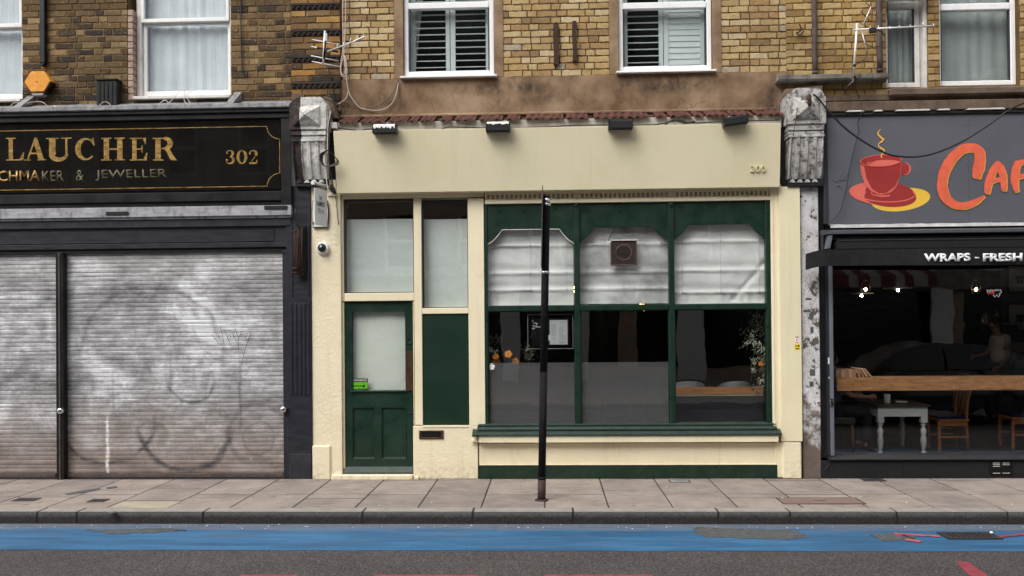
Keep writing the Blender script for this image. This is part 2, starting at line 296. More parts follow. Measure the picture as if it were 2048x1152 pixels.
# galvanised shutter: whitish bloom, brown grime low down, sprayed arcs half scrubbed off
def shutter_mat():
    t = NT('stained_galvanised_slats'); X, Yc, Z = t.xyz()
    a = t.noise(1.3, 8, (1, 1, 1.2), (2, 0, 5), .62, .8); b = t.noise(7, 9, (.8, 1, 2.2), (0, 0, 1), .75)
    k = t.ramp(t.math('ADD', t.math('MULTIPLY', a, .62), t.math('MULTIPLY', b, .45)), [(.40, (.12, .12, .125)), (.47, (.25, .25, .258)), (.54, (.41, .41, .425)), (.63, (.76, .77, .80))])
    streak = t.ramp(t.noise(5, 7, (.35, 1, 14), (1, 2, 3), .65), [(.42, 0), (.62, .55)])
    k = t.mix(streak, k, (.20, .19, .19)); k = t.mix(t.ramp(t.noise(3.2, 9, (1.6, 1, .9), (7, 1, 9), .75), [(.52, 0), (.66, .45)]), k, (.13, .12, .125))
    z1 = t.math('MULTIPLY', t.math('SUBTRACT', 1.0, Z), 1.25)
    low = t.math('ADD', z1, t.math('MULTIPLY', t.math('SUBTRACT', t.noise(2.2, 6, loc=(4, 4, 4)), .5), 1.2), clamp=True)
    k = t.mix(.28, k, (.62, .64, .70), 'MULTIPLY') if 0 else k
    k = t.mix(t.math('MULTIPLY', low, .86), k, t.ramp(t.noise(4, 7, (1, 1, 2)), [(.3, (.145, .108, .088)), (.7, (.27, .215, .185))]))
    zt = t.math('MULTIPLY', t.math('SUBTRACT', Z, 2.25), 2.5, clamp=True)
    k = t.mix(t.math('MULTIPLY', zt, .30), k, (.44, .41, .40))
    arcs = [((212, 832), 100, .040, (0, 1), .95, 1), ((368, 850), 96, .055, (0, 1), 1.0, 1), ((300, 722), 150, .045, (0, -1), .55, -1), ((380, 755), 50, .035, (0, 1), .75, 1), ((518, 878), 34, .025, (0, 0), .55, 0), ((512, 868), 60, .05, (0, 0), .75, 0), ((240, 650), 60, .05, (0, 0), .22, 0), ((470, 640), 90, .04, (0, 0), .25, 1), ((395, 700), 110, .03, (0, 0), .25, 0), ((300, 880), 34, .03, (0, 0), .35, -1)]
    for (c, rp, wd, _, al, half) in arcs:
        p = at(c[0], c[1], .02); rr = rp/172.4
        dx = t.math('SUBTRACT', X, p.x); dz = t.math('SUBTRACT', Z, p.z)
        d = t.math('SQRT', t.math('ADD', t.math('MULTIPLY', dx, dx), t.math('MULTIPLY', dz, dz)))
        d = t.math('ADD', d, t.math('MULTIPLY', t.math('SUBTRACT', t.noise(2.5, 3, loc=(rr, 0, 0)), .5), .16))
        e = t.math('SUBTRACT', 1, t.math('DIVIDE', t.math('ABSOLUTE', t.math('SUBTRACT', d, rr)), wd), clamp=True)
        if half: e = t.math('MULTIPLY', e, t.math('MULTIPLY', dz, -7*half, clamp=True), clamp=True)
        e = t.math('MULTIPLY', e, t.math('MULTIPLY', t.ramp(t.noise(4, 6, (1, 1, 2), (rr, 2, 2), .7), [(.36, .25), (.58, 1)]), al*(.55 if half == 0 else 1.0)))
        k = t.mix(t.math('MULTIPLY', e, 1.15, clamp=True), k, (.045, .043, .047))
    for (px, py0, py1, wpx, al) in [(478, 700, 870, 5, .5), (224, 720, 838, 5, .35), (340, 690, 800, 4, .3)]:
        p0 = at(px, py0, .02); p1 = at(px, py1, .02)
        e = t.math('SUBTRACT', 1, t.math('DIVIDE', t.math('ABSOLUTE', t.math('SUBTRACT', X, t.math('ADD', p0.x, t.math('MULTIPLY', t.math('SUBTRACT', t.noise(3), .5), .08)))), wpx/172.4), clamp=True)
        e = t.math('MULTIPLY', e, t.math('MULTIPLY', t.math('MULTIPLY', t.math('SUBTRACT', p0.z, Z), 4, clamp=True), t.math('MULTIPLY', t.math('SUBTRACT', Z, p1.z), 6, clamp=True)))
        k = t.mix(t.math('MULTIPLY', e, al), k, (.05, .045, .045))
    for (px, py0, py1, wpx) in [(212, 820, 952, 5)]:
        p0 = at(px, py0, .02); p1 = at(px, py1, .02)
        e = t.math('SUBTRACT', 1, t.math('DIVIDE', t.math('ABSOLUTE', t.math('SUBTRACT', X, t.math('ADD', p0.x, t.math('MULTIPLY', t.math('SUBTRACT', t.noise(7), .5), .06)))), wpx/172.4), clamp=True)
        e = t.math('MULTIPLY', e, t.math('MULTIPLY', t.math('MULTIPLY', t.math('SUBTRACT', p0.z, Z), 6, clamp=True), t.math('MULTIPLY', t.math('SUBTRACT', Z, p1.z), 30, clamp=True)))
        k = t.mix(t.math('MULTIPLY', e, t.ramp(t.noise(22, 5), [(.35, .4), (.55, 1)])), k, (.80, .78, .76))
    k = t.mix(t.ramp(t.noise(30, 4, (2.4, 1, .8), (8, 8, 8), .6, 1.5), [(.655, 0), (.70, .8)]), k, (.72, .68, .62))
    k = t.mix(t.ramp(t.noise(17, 5, loc=(6, 5, 4), rough=.65), [(.72, 0), (.76, .8)]), k, (.06, .05, .05))
    return t.out(k, .55, t.noise(70, 5), .2, .003, .15, .4)
M['slat'] = shutter_mat()
# ground
def asphalt():
    t = NT('worn_asphalt')
    v = t.n('TexVoronoi'); t.L(t.mapv(), v.inputs['Vector']); v.inputs['Scale'].default_value = 95
    k = t.ramp(v.outputs['Color'], [(.1, (.030, .027, .027)), (.5, (.058, .052, .051)), (.9, (.130, .117, .113))])
    k = t.mix(.6, k, t.ramp(t.noise(1.1, 8, (1, 1.6, 1), rough=.65), [(.3, .72), (.7, 1.15)]), 'MULTIPLY')
    k = t.mix(t.ramp(t.noise(160, 2, loc=(5, 5, 5)), [(.66, 0), (.72, .7)]), k, (.32, .29, .27))
    return t.out(k, .85, v.outputs['Distance'], .5, .006, 0, .25)
M['asphalt'] = asphalt()
def blue():
    t = NT('worn_blue_lane_coating')
    k = t.ramp(t.noise(3, 8, (.35, 2.5, 1), rough=.65), [(.34, (.022, .085, .170)), (.5, (.028, .118, .240)), (.64, (.045, .160, .310))])
    wear = t.ramp(t.noise(2.2, 9, (.5, 5, 1), (3, 1, 1), .75), [(.515, 0), (.62, .8)])
    k = t.mix(wear, k, (.07, .10, .16))
    Yy = t.xyz()[1]
    g = t.math('ADD', t.math('MULTIPLY', t.math('ADD', Yy, 2.05), 5.5), t.math('MULTIPLY', t.math('SUBTRACT', t.noise(3.5, 9, (.35, 3, 1), (9, 1, 1), .75), .46), 6.0), clamp=True)
    k = t.mix(t.math('MULTIPLY', g, .85), k, t.ramp(t.noise(22, 6, (.6, 2, 1)), [(.35, (.09, .11, .15)), (.6, (.17, .17, .185))]))
    k = t.mix(t.ramp(t.noise(14, 4, (.25, 6, 1), (8, 8, 8)), [(.60, 0), (.68, .7)]), k, (.02, .055, .13))
    return t.out(k, .6, t.noise(120, 5), .35, .004, 0, .35)
M['blue'] = blue()
def flag():
    t = NT('paving_flag')
    k = t.ramp(t.rand(), [(0, (.262, .222, .198)), (.25, (.288, .243, .216)), (.5, (.242, .203, .183)), (.75, (.298, .250, .218))], 'CONSTANT')
    k = t.mix(.75, k, t.ramp(t.noise(2.6, 8, (1, 1, 1), rough=.7), [(.36, .68), (.62, 1.14)]), 'MULTIPLY')
    k = t.mix(t.ramp(t.noise(55, 3), [(.6, 0), (.75, .35)]), k, (.40, .35, .31))
    k = t.mix(t.ramp(t.noise(9, 3, (.6, 1.8, 1), (3, 3, 3)), [(.665, 0), (.69, .75)]), k, (.085, .07, .068))
    k = t.mix(t.ramp(t.noise(3, 8, (.5, 2.5, 1), (6, 3, 3), .72), [(.54, 0), (.66, .5)]), k, (.13, .11, .10))
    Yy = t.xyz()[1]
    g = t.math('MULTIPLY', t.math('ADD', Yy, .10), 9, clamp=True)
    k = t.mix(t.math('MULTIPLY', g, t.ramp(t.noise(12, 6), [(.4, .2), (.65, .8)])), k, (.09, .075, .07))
    return t.out(k, .85, t.noise(70, 7, rough=.65), .35, .004, 0, .25)
M['flag'] = flag()
M['flag_yellow'] = paint('pale_yellow_flag', (.36, .32, .24), .85, .1, .2, .3, 4, .2)
M['joint'] = paint('dark_joint', (.028, .023, .021), .95, .3, 0, .3, 20)
def kerbm():  # pale top, face darkening towards the road
    t = NT('dark_faced_kerb_granite'); g_ = t.n('SeparateXYZ'); t.L(t.pos(), g_.inputs[0])
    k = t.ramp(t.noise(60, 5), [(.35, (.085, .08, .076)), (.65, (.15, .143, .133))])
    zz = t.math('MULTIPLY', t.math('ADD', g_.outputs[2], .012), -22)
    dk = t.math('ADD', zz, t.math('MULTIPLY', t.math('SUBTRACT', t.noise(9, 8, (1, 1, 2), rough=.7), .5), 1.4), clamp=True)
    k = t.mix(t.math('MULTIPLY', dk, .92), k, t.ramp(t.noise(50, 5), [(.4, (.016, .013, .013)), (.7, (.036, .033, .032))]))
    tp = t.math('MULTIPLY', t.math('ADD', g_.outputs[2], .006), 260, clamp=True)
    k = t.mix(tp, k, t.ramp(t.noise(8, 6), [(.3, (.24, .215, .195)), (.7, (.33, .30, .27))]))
    return t.out(k, .85, t.noise(80, 6, rough=.65), .7, .006, 0, .25)
M['kerb'] = kerbm()
M['patch'] = paint('grey_asphalt_patch', (.088, .092, .094), .9, .3, .3, .6, 18, .2, fine=120)
M['red_line'] = paint('red_road_paint', (.28, .042, .065), .75, .35, .5, .3, 14, dirtcol=(.09, .08, .08)); M['pink_line'] = paint('worn_red_paint', (.42, .09, .10), .7, .3, .5, .3, 16, dirtcol=(.08, .09, .12))
M['iron'] = paint('cast_iron', (.045, .042, .042), .7, .4, .4, .5, 20, metal=.3, dirtcol=(.12, .10, .08)); M['cover'] = paint('pinkish_cover', (.20, .135, .115), .85, .25, .4, .8, 30, fine=90, dirtcol=(.10, .07, .06))
M['post'] = paint('chipped_black_post', (.010, .009, .011), .75, .4, .35, .3, 16, .12, fine=40, dirtcol=(.07, .06, .06)); M['post_rust'] = paint('rusty_post', (.05, .028, .024), .8, .4, .5, .6, 18)
def black_glass():
    t = NT('black_sign_glass')
    k = t.ramp(t.noise(3, 7, rough=.7), [(.4, (.003, .003, .003)), (.65, (.007, .008, .007)), (.8, (.018, .019, .016))])
    return t.out(k, .14, t.noise(2.2, 3, (1, 1, 2.5)), .22, .03, 0, .6, .3)
M['black_glass'] = black_glass()
# ---------------------------------------------------------------- building blocks
ORG = {}
def org(o): return ORG.get(o.name, Vector((0, 0, 0))) if o else Vector((0, 0, 0))
def tag(o, label=None, cat=None, group=None, kind=None):
    if label: o['label'] = label
    if cat: o['category'] = cat
    if group: o['group'] = group
    if kind: o['kind'] = kind
    return o
def thing(name, loc, label, cat, group=None):
    o = bpy.data.objects.new(name, None); COL.objects.link(o); o.location = loc; o.empty_display_size = .1
    ORG[o.name] = Vector(loc); return tag(o, label, cat, group)
class MB:
    def __init__(s): s.v = []; s.f = []; s.sm = []
    def add(s, vs, fs, smooth=False):
        b = len(s.v); s.v += [Vector(v) for v in vs]; s.f += [tuple(i+b for i in f) for f in fs]; s.sm += [smooth]*len(fs); return s
    def box(s, x0, x1, y0, y1, z0, z1):
        if x0 > x1: x0, x1 = x1, x0
        if y0 > y1: y0, y1 = y1, y0
        if z0 > z1: z0, z1 = z1, z0
        return s.add([(x0, y0, z0), (x1, y0, z0), (x1, y1, z0), (x0, y1, z0), (x0, y0, z1), (x1, y0, z1), (x1, y1, z1), (x0, y1, z1)],
                     [(3, 2, 1, 0), (4, 5, 6, 7), (0, 1, 5, 4), (1, 2, 6, 5), (2, 3, 7, 6), (3, 0, 4, 7)])
    def pbox(s, px0, py0, px1, py1, yf, yb):       # photo rectangle on its own plane yf, depth to yb
        x0, x1, z0, z1 = rc(px0, py0, px1, py1, yf); return s.box(x0, x1, yf, yb, z0, z1)
    def prism(s, pts, y0, y1):                     # outline of (x, z), extruded along Y
        a = sum(pts[i][0]*pts[(i+1) % len(pts)][1]-pts[(i+1) % len(pts)][0]*pts[i][1] for i in range(len(pts)))
        if a < 0: pts = pts[::-1]
        n = len(pts); vs = [(x, y0, z) for x, z in pts]+[(x, y1, z) for x, z in pts]
        return s.add(vs, [tuple(range(n)), tuple(range(2*n-1, n-1, -1))]+[((i+1) % n, i, i+n, (i+1) % n+n) for i in range(n)])
    def profile(s, pts, x0, x1):                   # outline of (y, z), extruded along X
        a = sum(pts[i][0]*pts[(i+1) % len(pts)][1]-pts[(i+1) % len(pts)][0]*pts[i][1] for i in range(len(pts)))
        if a < 0: pts = pts[::-1]
        n = len(pts); vs = [(x0, y, z) for y, z in pts]+[(x1, y, z) for y, z in pts]
        return s.add(vs, [tuple(range(n-1, -1, -1)), tuple(range(n, 2*n))]+[(i, (i+1) % n, (i+1) % n+n, i+n) for i in range(n)])
    def tube(s, pts, r, n=8, cap=True, smooth=True):
        pts = [Vector(p) for p in pts]; rs = r if hasattr(r, '__len__') else [r]*len(pts); vs = []; fs = []
        up = None
        for i, p in enumerate(pts):
            d = (pts[min(i+1, len(pts)-1)]-pts[max(i-1, 0)]).normalized()
            if up is None: up = d.orthogonal().normalized()
            else: up = (up-d*up.dot(d)).normalized()
            q = d.cross(up)
            for k in range(n):
                a = 2*math.pi*k/n; vs.append(p+(up*math.cos(a)+q*math.sin(a))*rs[i])
        for i in range(len(pts)-1):
            for k in range(n): fs.append((i*n+k, i*n+(k+1) % n, (i+1)*n+(k+1) % n, (i+1)*n+k))
        s.add(vs, fs, smooth)
        if cap:
            b = len(s.v)-len(vs); s.f += [tuple(b+k for k in range(n-1, -1, -1)), tuple(b+len(vs)-n+k for k in range(n))]; s.sm += [False]*2
        return s
    def lathe(s, prof, c, n=16, axis='Z'):         # profile of (radius, height)
        vs = []; fs = []
        for (r, h) in prof:
            for k in range(n):
                a = 2*math.pi*k/n; u, v = r*math.cos(a), r*math.sin(a)
                p = {'Z': (u, v, h), 'Y': (u, h, v), 'X': (h, u, v)}[axis]; vs.append(Vector(c)+Vector(p))
        for i in range(len(prof)-1):
            for k in range(n):
                q = (i*n+k, i*n+(k+1) % n, (i+1)*n+(k+1) % n, (i+1)*n+k); fs.append(q[::-1] if axis == 'Y' else q)
        fs.append(tuple(range(n-1, -1, -1))); fs.append(tuple(range(len(vs)-n, len(vs))))
        return s.add(vs, fs, True)
    def grid(s, fn, nu, nv, smooth=True):
        vs = [fn(i/nu, j/nv) for j in range(nv+1) for i in range(nu+1)]
        return s.add(vs, [(j*(nu+1)+i, j*(nu+1)+i+1, (j+1)*(nu+1)+i+1, (j+1)*(nu+1)+i) for j in range(nv) for i in range(nu)], smooth)
    def ribbon(s, pts, wd, y, th=.002):            # flat brush stroke in the facade plane
        P = [Vector((p[0], p[1])) for p in pts]; W = wd if hasattr(wd, '__len__') else [wd]*len(P); l = []; r = []
        for i, p in enumerate(P):
            d = (P[min(i+1, len(P)-1)]-P[max(i-1, 0)]).normalized(); nrm = Vector((-d.y, d.x))*W[i]/2; l.append(p+nrm); r.append(p-nrm)
        n = len(P)
        for i in range(n-1):
            s.prism([(q.x, q.y) for q in (l[i], l[i+1], r[i+1], r[i])], y, y-th)
        return s
    def build(s, name, m, parent=None, bev=0, seg=1, smooth=None):
        me = bpy.data.meshes.new(name); o0 = org(parent)
        me.from_pydata([v-o0 for v in s.v], [], s.f); me.materials.append(M[m] if isinstance(m, str) else m)
        if smooth is not None: s.sm = [smooth]*len(s.f)
        me.polygons.foreach_set('use_smooth', s.sm)
        if bev:
            b = bmesh.new(); b.from_mesh(me); b.normal_update()
            es = [e for e in b.edges if len(e.link_faces) == 2 and e.calc_face_angle(0) > .6]
            bmesh.ops.bevel(b, geom=es, offset=bev, segments=seg, affect='EDGES', clamp_overlap=True); b.to_mesh(me); b.free()
        me.update(); o = bpy.data.objects.new(name, me); COL.objects.link(o)
        if parent: o.parent = parent
        ORG[o.name] = Vector(o0); return o
def pb(name, m, parent, px0, py0, px1, py1, yf, yb, bev=.003):
    return MB().pbox(px0, py0, px1, py1, yf, yb).build(name, m, parent, bev)
def inst(src, name, loc, parent, scale=(1, 1, 1), rot=(0, 0, 0), mat=None):
    o = bpy.data.objects.new(name, src); COL.objects.link(o); o.parent = parent; o.location = Vector(loc)-org(parent); o.scale = scale; o.rotation_euler = rot
    return o
def copy_tree(o, loc, label=None, parent=None):
    c = o.copy(); COL.objects.link(c); c.parent = parent
    if parent is None: c.location = loc; ORG[c.name] = Vector(loc)
    if label: c['label'] = label
    for ch in o.children: copy_tree(ch, None, None, c)
    return c
def mesh_unit(name, m, jit=.0, bev=.004, seed=0):  # unit piece: x 0..1, y 0 (front) .. 1, z 0..1
    rnd = random.Random(seed); b = MB().box(0, 1, 0, 1, 0, 1); me = bpy.data.meshes.new(name)
    nx = 5; vs = []; fs = []
    def ring(y, ins):
        out = []
        for i in range(nx+1): out.append((i/nx, y, ins))
        for i in range(nx, -1, -1): out.append((i/nx, y, 1-ins))
        return out
    front = []
    for (x, y, z) in ring(0, .07):
        x2 = min(max(x, .025), .975)
        front.append((x2+rnd.uniform(-1, 1)*jit*.35*(0 if x in (0, 1) else 1), 0+rnd.uniform(0, .10), z+rnd.uniform(-1, 1)*jit))
    mid = [(x+rnd.uniform(-1, 1)*jit*.08, .22, z+rnd.uniform(-1, 1)*jit*.7) for (x, y, z) in ring(.22, .0)]
    back = [(x, 1, z) for (x, y, z) in ring(1, .0)]
    vs = front+mid+back; n = len(front)
    for i in range(nx):                             # front face in quads
        fs.append((i, i+1, n-2-i, n-1-i))
    for k in range(2):
        for i in range(n):
            j = (i+1) % n; fs.append((k*n+j, k*n+i, (k+1)*n+i, (k+1)*n+j))
    me.from_pydata(vs, [], fs); me.materials.append(M[m]); me.update(); return me
def text_mesh(name, s, px0, py0, px1, py1, Y, m, parent, depth=.003, bold=0.0, space=1.0, shear=0):
    cu = bpy.data.curves.new(name, 'FONT'); cu.body = s; cu.size = 1; cu.offset = bold; cu.space_character = space; cu.shear = shear; cu.resolution_u = 4
    o = bpy.data.objects.new(name, cu); COL.objects.link(o); bpy.context.view_layer.update()
    me = bpy.data.meshes.new_from_object(o.evaluated_get(bpy.context.evaluated_depsgraph_get())); bpy.data.objects.remove(o)
    xs = [v.co.x for v in me.vertices]; ys = [v.co.y for v in me.vertices]
    x0, x1, z0, z1 = rc(px0, py0, px1, py1, Y); sx = (x1-x0)/(max(xs)-min(xs)); sz = (z1-z0)/(max(ys)-min(ys)); mx, my = min(xs), min(ys)
    b = bmesh.new(); b.from_mesh(me); fs = bmesh.ops.extrude_face_region(b, geom=b.faces[:]); top = {v for v in fs['geom'] if isinstance(v, bmesh.types.BMVert)}
    o0 = org(parent)
    for v in b.verts:
        v.co = Vector((x0+(v.co.x-mx)*sx, Y-(depth if v in top else 0), z0+(v.co.y-my)*sz))-o0
    bmesh.ops.recalc_face_normals(b, faces=b.faces); b.to_mesh(me); b.free(); me.materials.clear(); me.materials.append(M[m])
    r = bpy.data.objects.new(name, me); COL.objects.link(r); r.parent = parent; ORG[r.name] = o0; return r
def brick_fill(root, x0, x1, zbase, rows, zframe, openings, mats, yf, pitch=.0785, dep=.03, special=None, seed=1, parity0=0, unit=(.215, .1025), frame=(-6.6, 6.2)):
    """Flemish-bond facing: each brick in view its own part, those beyond the frame one joined part"""
    rnd = random.Random(seed); ms = [mesh_unit('brick', mats[k % len(mats)], .10, seed=seed*10+k) for k in range(8)]
    rest = MB(); nb = 0
    for r in range(rows):
        z = zbase+r*pitch; zt = z+pitch-.0125
        if special and special(r): continue
        segs = [(x0, x1)]
        for (a, b, c, d) in openings:
            if d > z+.02 and c < zt-.02:
                ns = []
                for (s, e) in segs:
                    if b <= s or a >= e: ns.append((s, e))
                    else:
                        if a-s > .03: ns.append((s, a))
                        if e-b > .03: ns.append((b, e))
                segs = ns
        for (s, e) in segs:
            x = s; k = r+parity0; first = True
            while x < e-.02:
                L_ = unit[k % 2]*rnd.uniform(.94, 1.05)
                if first and (r % 2): L_ = unit[1]*rnd.uniform(.5, 1.0)
                first = False
                if e-(x+L_) < .05: L_ = e-x
                k += 1; dy = rnd.uniform(-.002, .002)
                if z < zframe and x+L_ > frame[0] and x < frame[1]:
                    inst(ms[rnd.randrange(8)], 'brick', (x, yf-.008+dy, z+rnd.uniform(-.0015, .0015)), root, (L_, dep, (zt-z)*rnd.uniform(.96, 1.02)), (0, rnd.uniform(-.006, .006), 0)); nb += 1
                else: rest.box(x, x+L_, yf-.008+dy, yf+dep, z, zt)
                x += L_+.012
    if rest.f: tag(rest.build('brick_facing', mats[0], root), kind='stuff')
    print('bricks', root.name, nb); return nb
def wall_with_holes(root, name, x0, x1, z0, z1, yf, yb, holes, m):
    xs = sorted({x0, x1, *[h[0] for h in holes], *[h[1] for h in holes]}); b = MB()
    for a, c in zip(xs, xs[1:]):
        if a < x0-1e-6 or c > x1+1e-6: continue
        hz = sorted([(h[2], h[3]) for h in holes if h[0] < (a+c)/2 < h[1]]); z = z0
        for (p, q) in hz+[(z1, z1)]:
            if p > z+.001: b.box(a, c, yf, yb, z, p)
            z = max(z, q)
    return b.build(name, m, root)
YW = .20                                            # face of the upper brick walls
ZTOP = 5.62                                         # just above the top of the picture
# ================================================================ GROUND
rd = MB().box(-40, 40, -30, -1.79, -.6, -.12).build('road', 'asphalt'); tag(rd, 'worn dark grey asphalt road in front of the shops', kind='structure')
pv = MB().box(-40, 40, -1.60, .6, -.5, -.004).build('pavement', 'joint'); tag(pv, 'pinkish grey paved footway in front of the three shops', kind='structure')
fm = {}
cols = [-8.12+.6231*i for i in range(26)]; cols = [(at(664, 960, 0).x-.6231*9)+.6231*i for i in range(26)]
pats = [(0, .93, 1.60), (0, .13, .93, 1.60), (0, .72, 1.60), (0, .60, 1.25, 1.60), (0, .90, 1.12, 1.60), (0, .45, 1.05, 1.60)]
pick = [0, 3, 0, 2, 5, 0, 3, 4, 1, 4, 1, 1, 0, 0, 2, 0, 4, 1, 0, 2, 1, 4, 0, 5, 0]
fl_me = [mesh_unit('flagstone', 'flag', .003, seed=90+k) for k in range(3)]
def flag_mesh(x0, x1, y0, y1, m='flag', zt=0.0, dz=.05):
    return MB().box(x0+.006, x1-.006, y0+.015, y1-.015, zt-dz, zt).build('flagstone', m, pv, .005)
rnd = random.Random(5)
for i, (a, b) in enumerate(zip(cols, cols[1:])):
    P = pats[pick[i % len(pick)]]
    sh = .22 if i % 7 == 3 else 0
    for j, (p, q) in enumerate(zip(P, P[1:])):
        m = 'flag_yellow' if (i == 6 and j == len(P)-2) else 'flag'
        flag_mesh(a, b, -q, -p, m, rnd.uniform(-.0015, .0015))
# strip of paving that runs under the shopfronts
kb = MB().box(-40, 40, -1.778, -1.605, -.5, -.004).build('kerb', 'joint'); tag(kb, 'dark kerb of long granite blocks', kind='structure')
KZ = 0.0
kx = sorted([ground(p, 1030, 0).x for p in (57, 719, 943, 1147, 1588, 1805, 2030)]+[-4.6, -5.9, -7.2, -8.4, -3.35, 1.6, 6.9, 8.0, 9.1])
for a, b in zip(kx, kx[1:]):
    MB().box(a+.0015, b-.0015, -1.785, -1.600, -.14, .002+rnd.uniform(-.001, .001)).build('kerb_stone', 'kerb', kb, .009, 2)
# blue cycle lane and road markings as thin sheets
yb_ = ground(1024, 1101, -.116).y
def sheet(name, pts, z, m, label=None, parent=None, th=.003):
    b = MB(); n = len(pts); a = sum(pts[i][0]*pts[(i+1) % n][1]-pts[(i+1) % n][0]*pts[i][1] for i in range(n))
    if a < 0: pts = pts[::-1]
    b.add([(x, y, z-th) for x, y in pts]+[(x, y, z) for x, y in pts], [tuple(range(n-1, -1, -1)), tuple(range(n, 2*n))]+[(i, (i+1) % n, (i+1) % n+n, i+n) for i in range(n)])
    o = b.build(name, m, parent)
    if parent is None: tag(o, label, kind='structure')
    return o
edge = [(-40, yb_)]+[(-8+i*.25, yb_+rnd.uniform(-.006, .006)) for i in range(70)]+[(40, yb_)]
sheet('cycle_lane', [(-40, -1.79), (40, -1.79)]+edge[::-1], -.116, 'blue', 'worn bright blue cycle lane along the kerb')
def gpts(l, z): return [(ground(x, y, z).x, ground(x, y, z).y) for x, y in l]
def wob(pts, amp, n=4):
    o = []
    for i in range(len(pts)):
        a, b = Vector(pts[i]), Vector(pts[(i+1) % len(pts)])
        for k in range(n):
            p = a.lerp(b, k/n); o.append((p.x+rnd.uniform(-amp, amp), p.y+rnd.uniform(-amp, amp)))
    return o
sheet('asphalt_patch', wob(gpts([(1392, 1053), (1420, 1056), (1500, 1058), (1590, 1060), (1622, 1075), (1560, 1078), (1415, 1074), (1385, 1064)], -.112), .022, 8), -.112, 'patch', 'long grey tarmac patch in the blue lane, before the cream shop corner')
sheet('asphalt_patch', wob(gpts([(175, 1060), (240, 1058), (340, 1057), (372, 1060), (300, 1065), (225, 1067)], -.112), .03, 9), -.112, 'patch', 'thin dark tarmac scar in the blue lane by the shuttered shop')
sheet('asphalt_patch', wob(gpts([(1742, 1070), (1790, 1065), (1822, 1070), (1830, 1077), (1770, 1081)], -.112), .03, 9), -.112, 'patch', 'small round tarmac patch in the blue lane beside the road gully')
for (a, b) in [(480, 592), (748, 955), (1088, 1306)]:
    sheet('road_marking', wob(gpts([(a, 1149.5), (b, 1149.5), (b+3, 1162), (a-2, 1162)], -.1165), .004, 6), -.1165, 'red_line', 'dashed red bay line across the asphalt')
sheet('road_marking', wob(gpts([(1911, 1123), (1937, 1124), (1985, 1158), (1945, 1158)], -.1165), .015, 6), -.1165, 'red_line', 'slanting red mark on the asphalt')
sheet('road_marking', wob(gpts([(1787, 1065), (1878, 1071), (1882, 1073.5), (1790, 1068)], -.108), .006, 4), -.108, 'pink_line', 'worn red line crossing the blue lane by the gully')
sheet('road_marking', wob(gpts([(1812, 1077), (1845, 1082), (1838, 1084), (1806, 1079)], -.108), .006, 4), -.108, 'pink_line', 'short worn red stroke on the blue lane')
sheet('road_marking', wob(gpts([(1993, 1072), (2048, 1066), (2120, 1060), (2125, 1063), (2050, 1070), (1996, 1075)], -.108), .006, 4), -.108, 'red_line', 'red line crossing the blue lane past the gully')
# gully grate
g0 = ground(1880, 1065, -.11); g1 = ground(1995, 1078, -.11)
gt = thing('gully_grate', (g0.x, g0.y, -.112), 'sunken cast iron road gully grate in the blue lane by the kerb', 'drain')
gx0, gx1 = ground(1884, 1071, -.11).x, ground(1992, 1071, -.11).x
MB().box(gx0, gx1, g1.y, g0.y, -.118, -.110).build('grate_bed', 'black_matt', gt)
MB().box(gx0, gx1, g1.y, g1.y+.03, -.1095, -.104).box(gx0, gx1, g0.y-.03, g0.y, -.1095, -.104).box(gx0, gx0+.03, g1.y+.031, g0.y-.031, -.1095, -.104).box(gx1-.03, gx1, g1.y+.031, g0.y-.031, -.1095, -.104).build('grate_frame', 'iron', gt)
nb = 9
for i in range(nb):
    x = gx0+.05+(gx1-gx0-.1)*i/(nb-1)
    MB().box(x-.012, x+.012, g1.y+.031, g0.y-.031, -.1095, -.105).build('grate_bar', 'iron', gt)
# service covers in the paving
def cover(px0, py0, px1, py1, m, label, mname='frame'):
    a = ground((px0+px1)/2, py0, .002); b = ground((px0+px1)/2, py1, .002); x0 = ground(px0, (py0+py1)/2, 0).x; x1 = ground(px1, (py0+py1)/2, 0).x
    t = thing('service_cover', ((x0+x1)/2, (a.y+b.y)/2, 0), label, 'cover')
    f = .012
    MB().box(x0, x1, b.y, b.y+f, -.01, .0045).box(x0, x1, a.y-f, a.y, -.01, .0045).box(x0, x0+f, b.y+f, a.y-f, -.01, .0045).box(x1-f, x1, b.y+f, a.y-f, -.01, .0045).build('cover_frame', 'iron', t)
    MB().box(x0+f+.003, x1-f-.003, b.y+f+.003, a.y-f-.003, -.01, .004).build('lid', m, t, .002)
    MB().box((x0+x1)/2-.06, (x0+x1)/2+.06, (a.y+b.y)/2-.006, (a.y+b.y)/2+.006, .003, .006).build('lifting_slot', 'black_matt', t)
cover(1558, 995.5, 1722, 1008, 'cover', 'large pinkish chequered service cover set in the paving before the cream shop corner')
cover(31, 996, 76, 1002, 'iron', 'small iron cover in the paving by the narrow shutter edge')
cover(181, 998, 214, 1004, 'iron', 'small dark cover in the paving beside the pale yellow flag')
cover(1338, 960, 1380, 965, 'grey_plastic', 'small grey cover against the green plinth')
cover(1724, 957.5, 1768, 962.5, 'iron', 'small dark cover against the cafe stall riser')
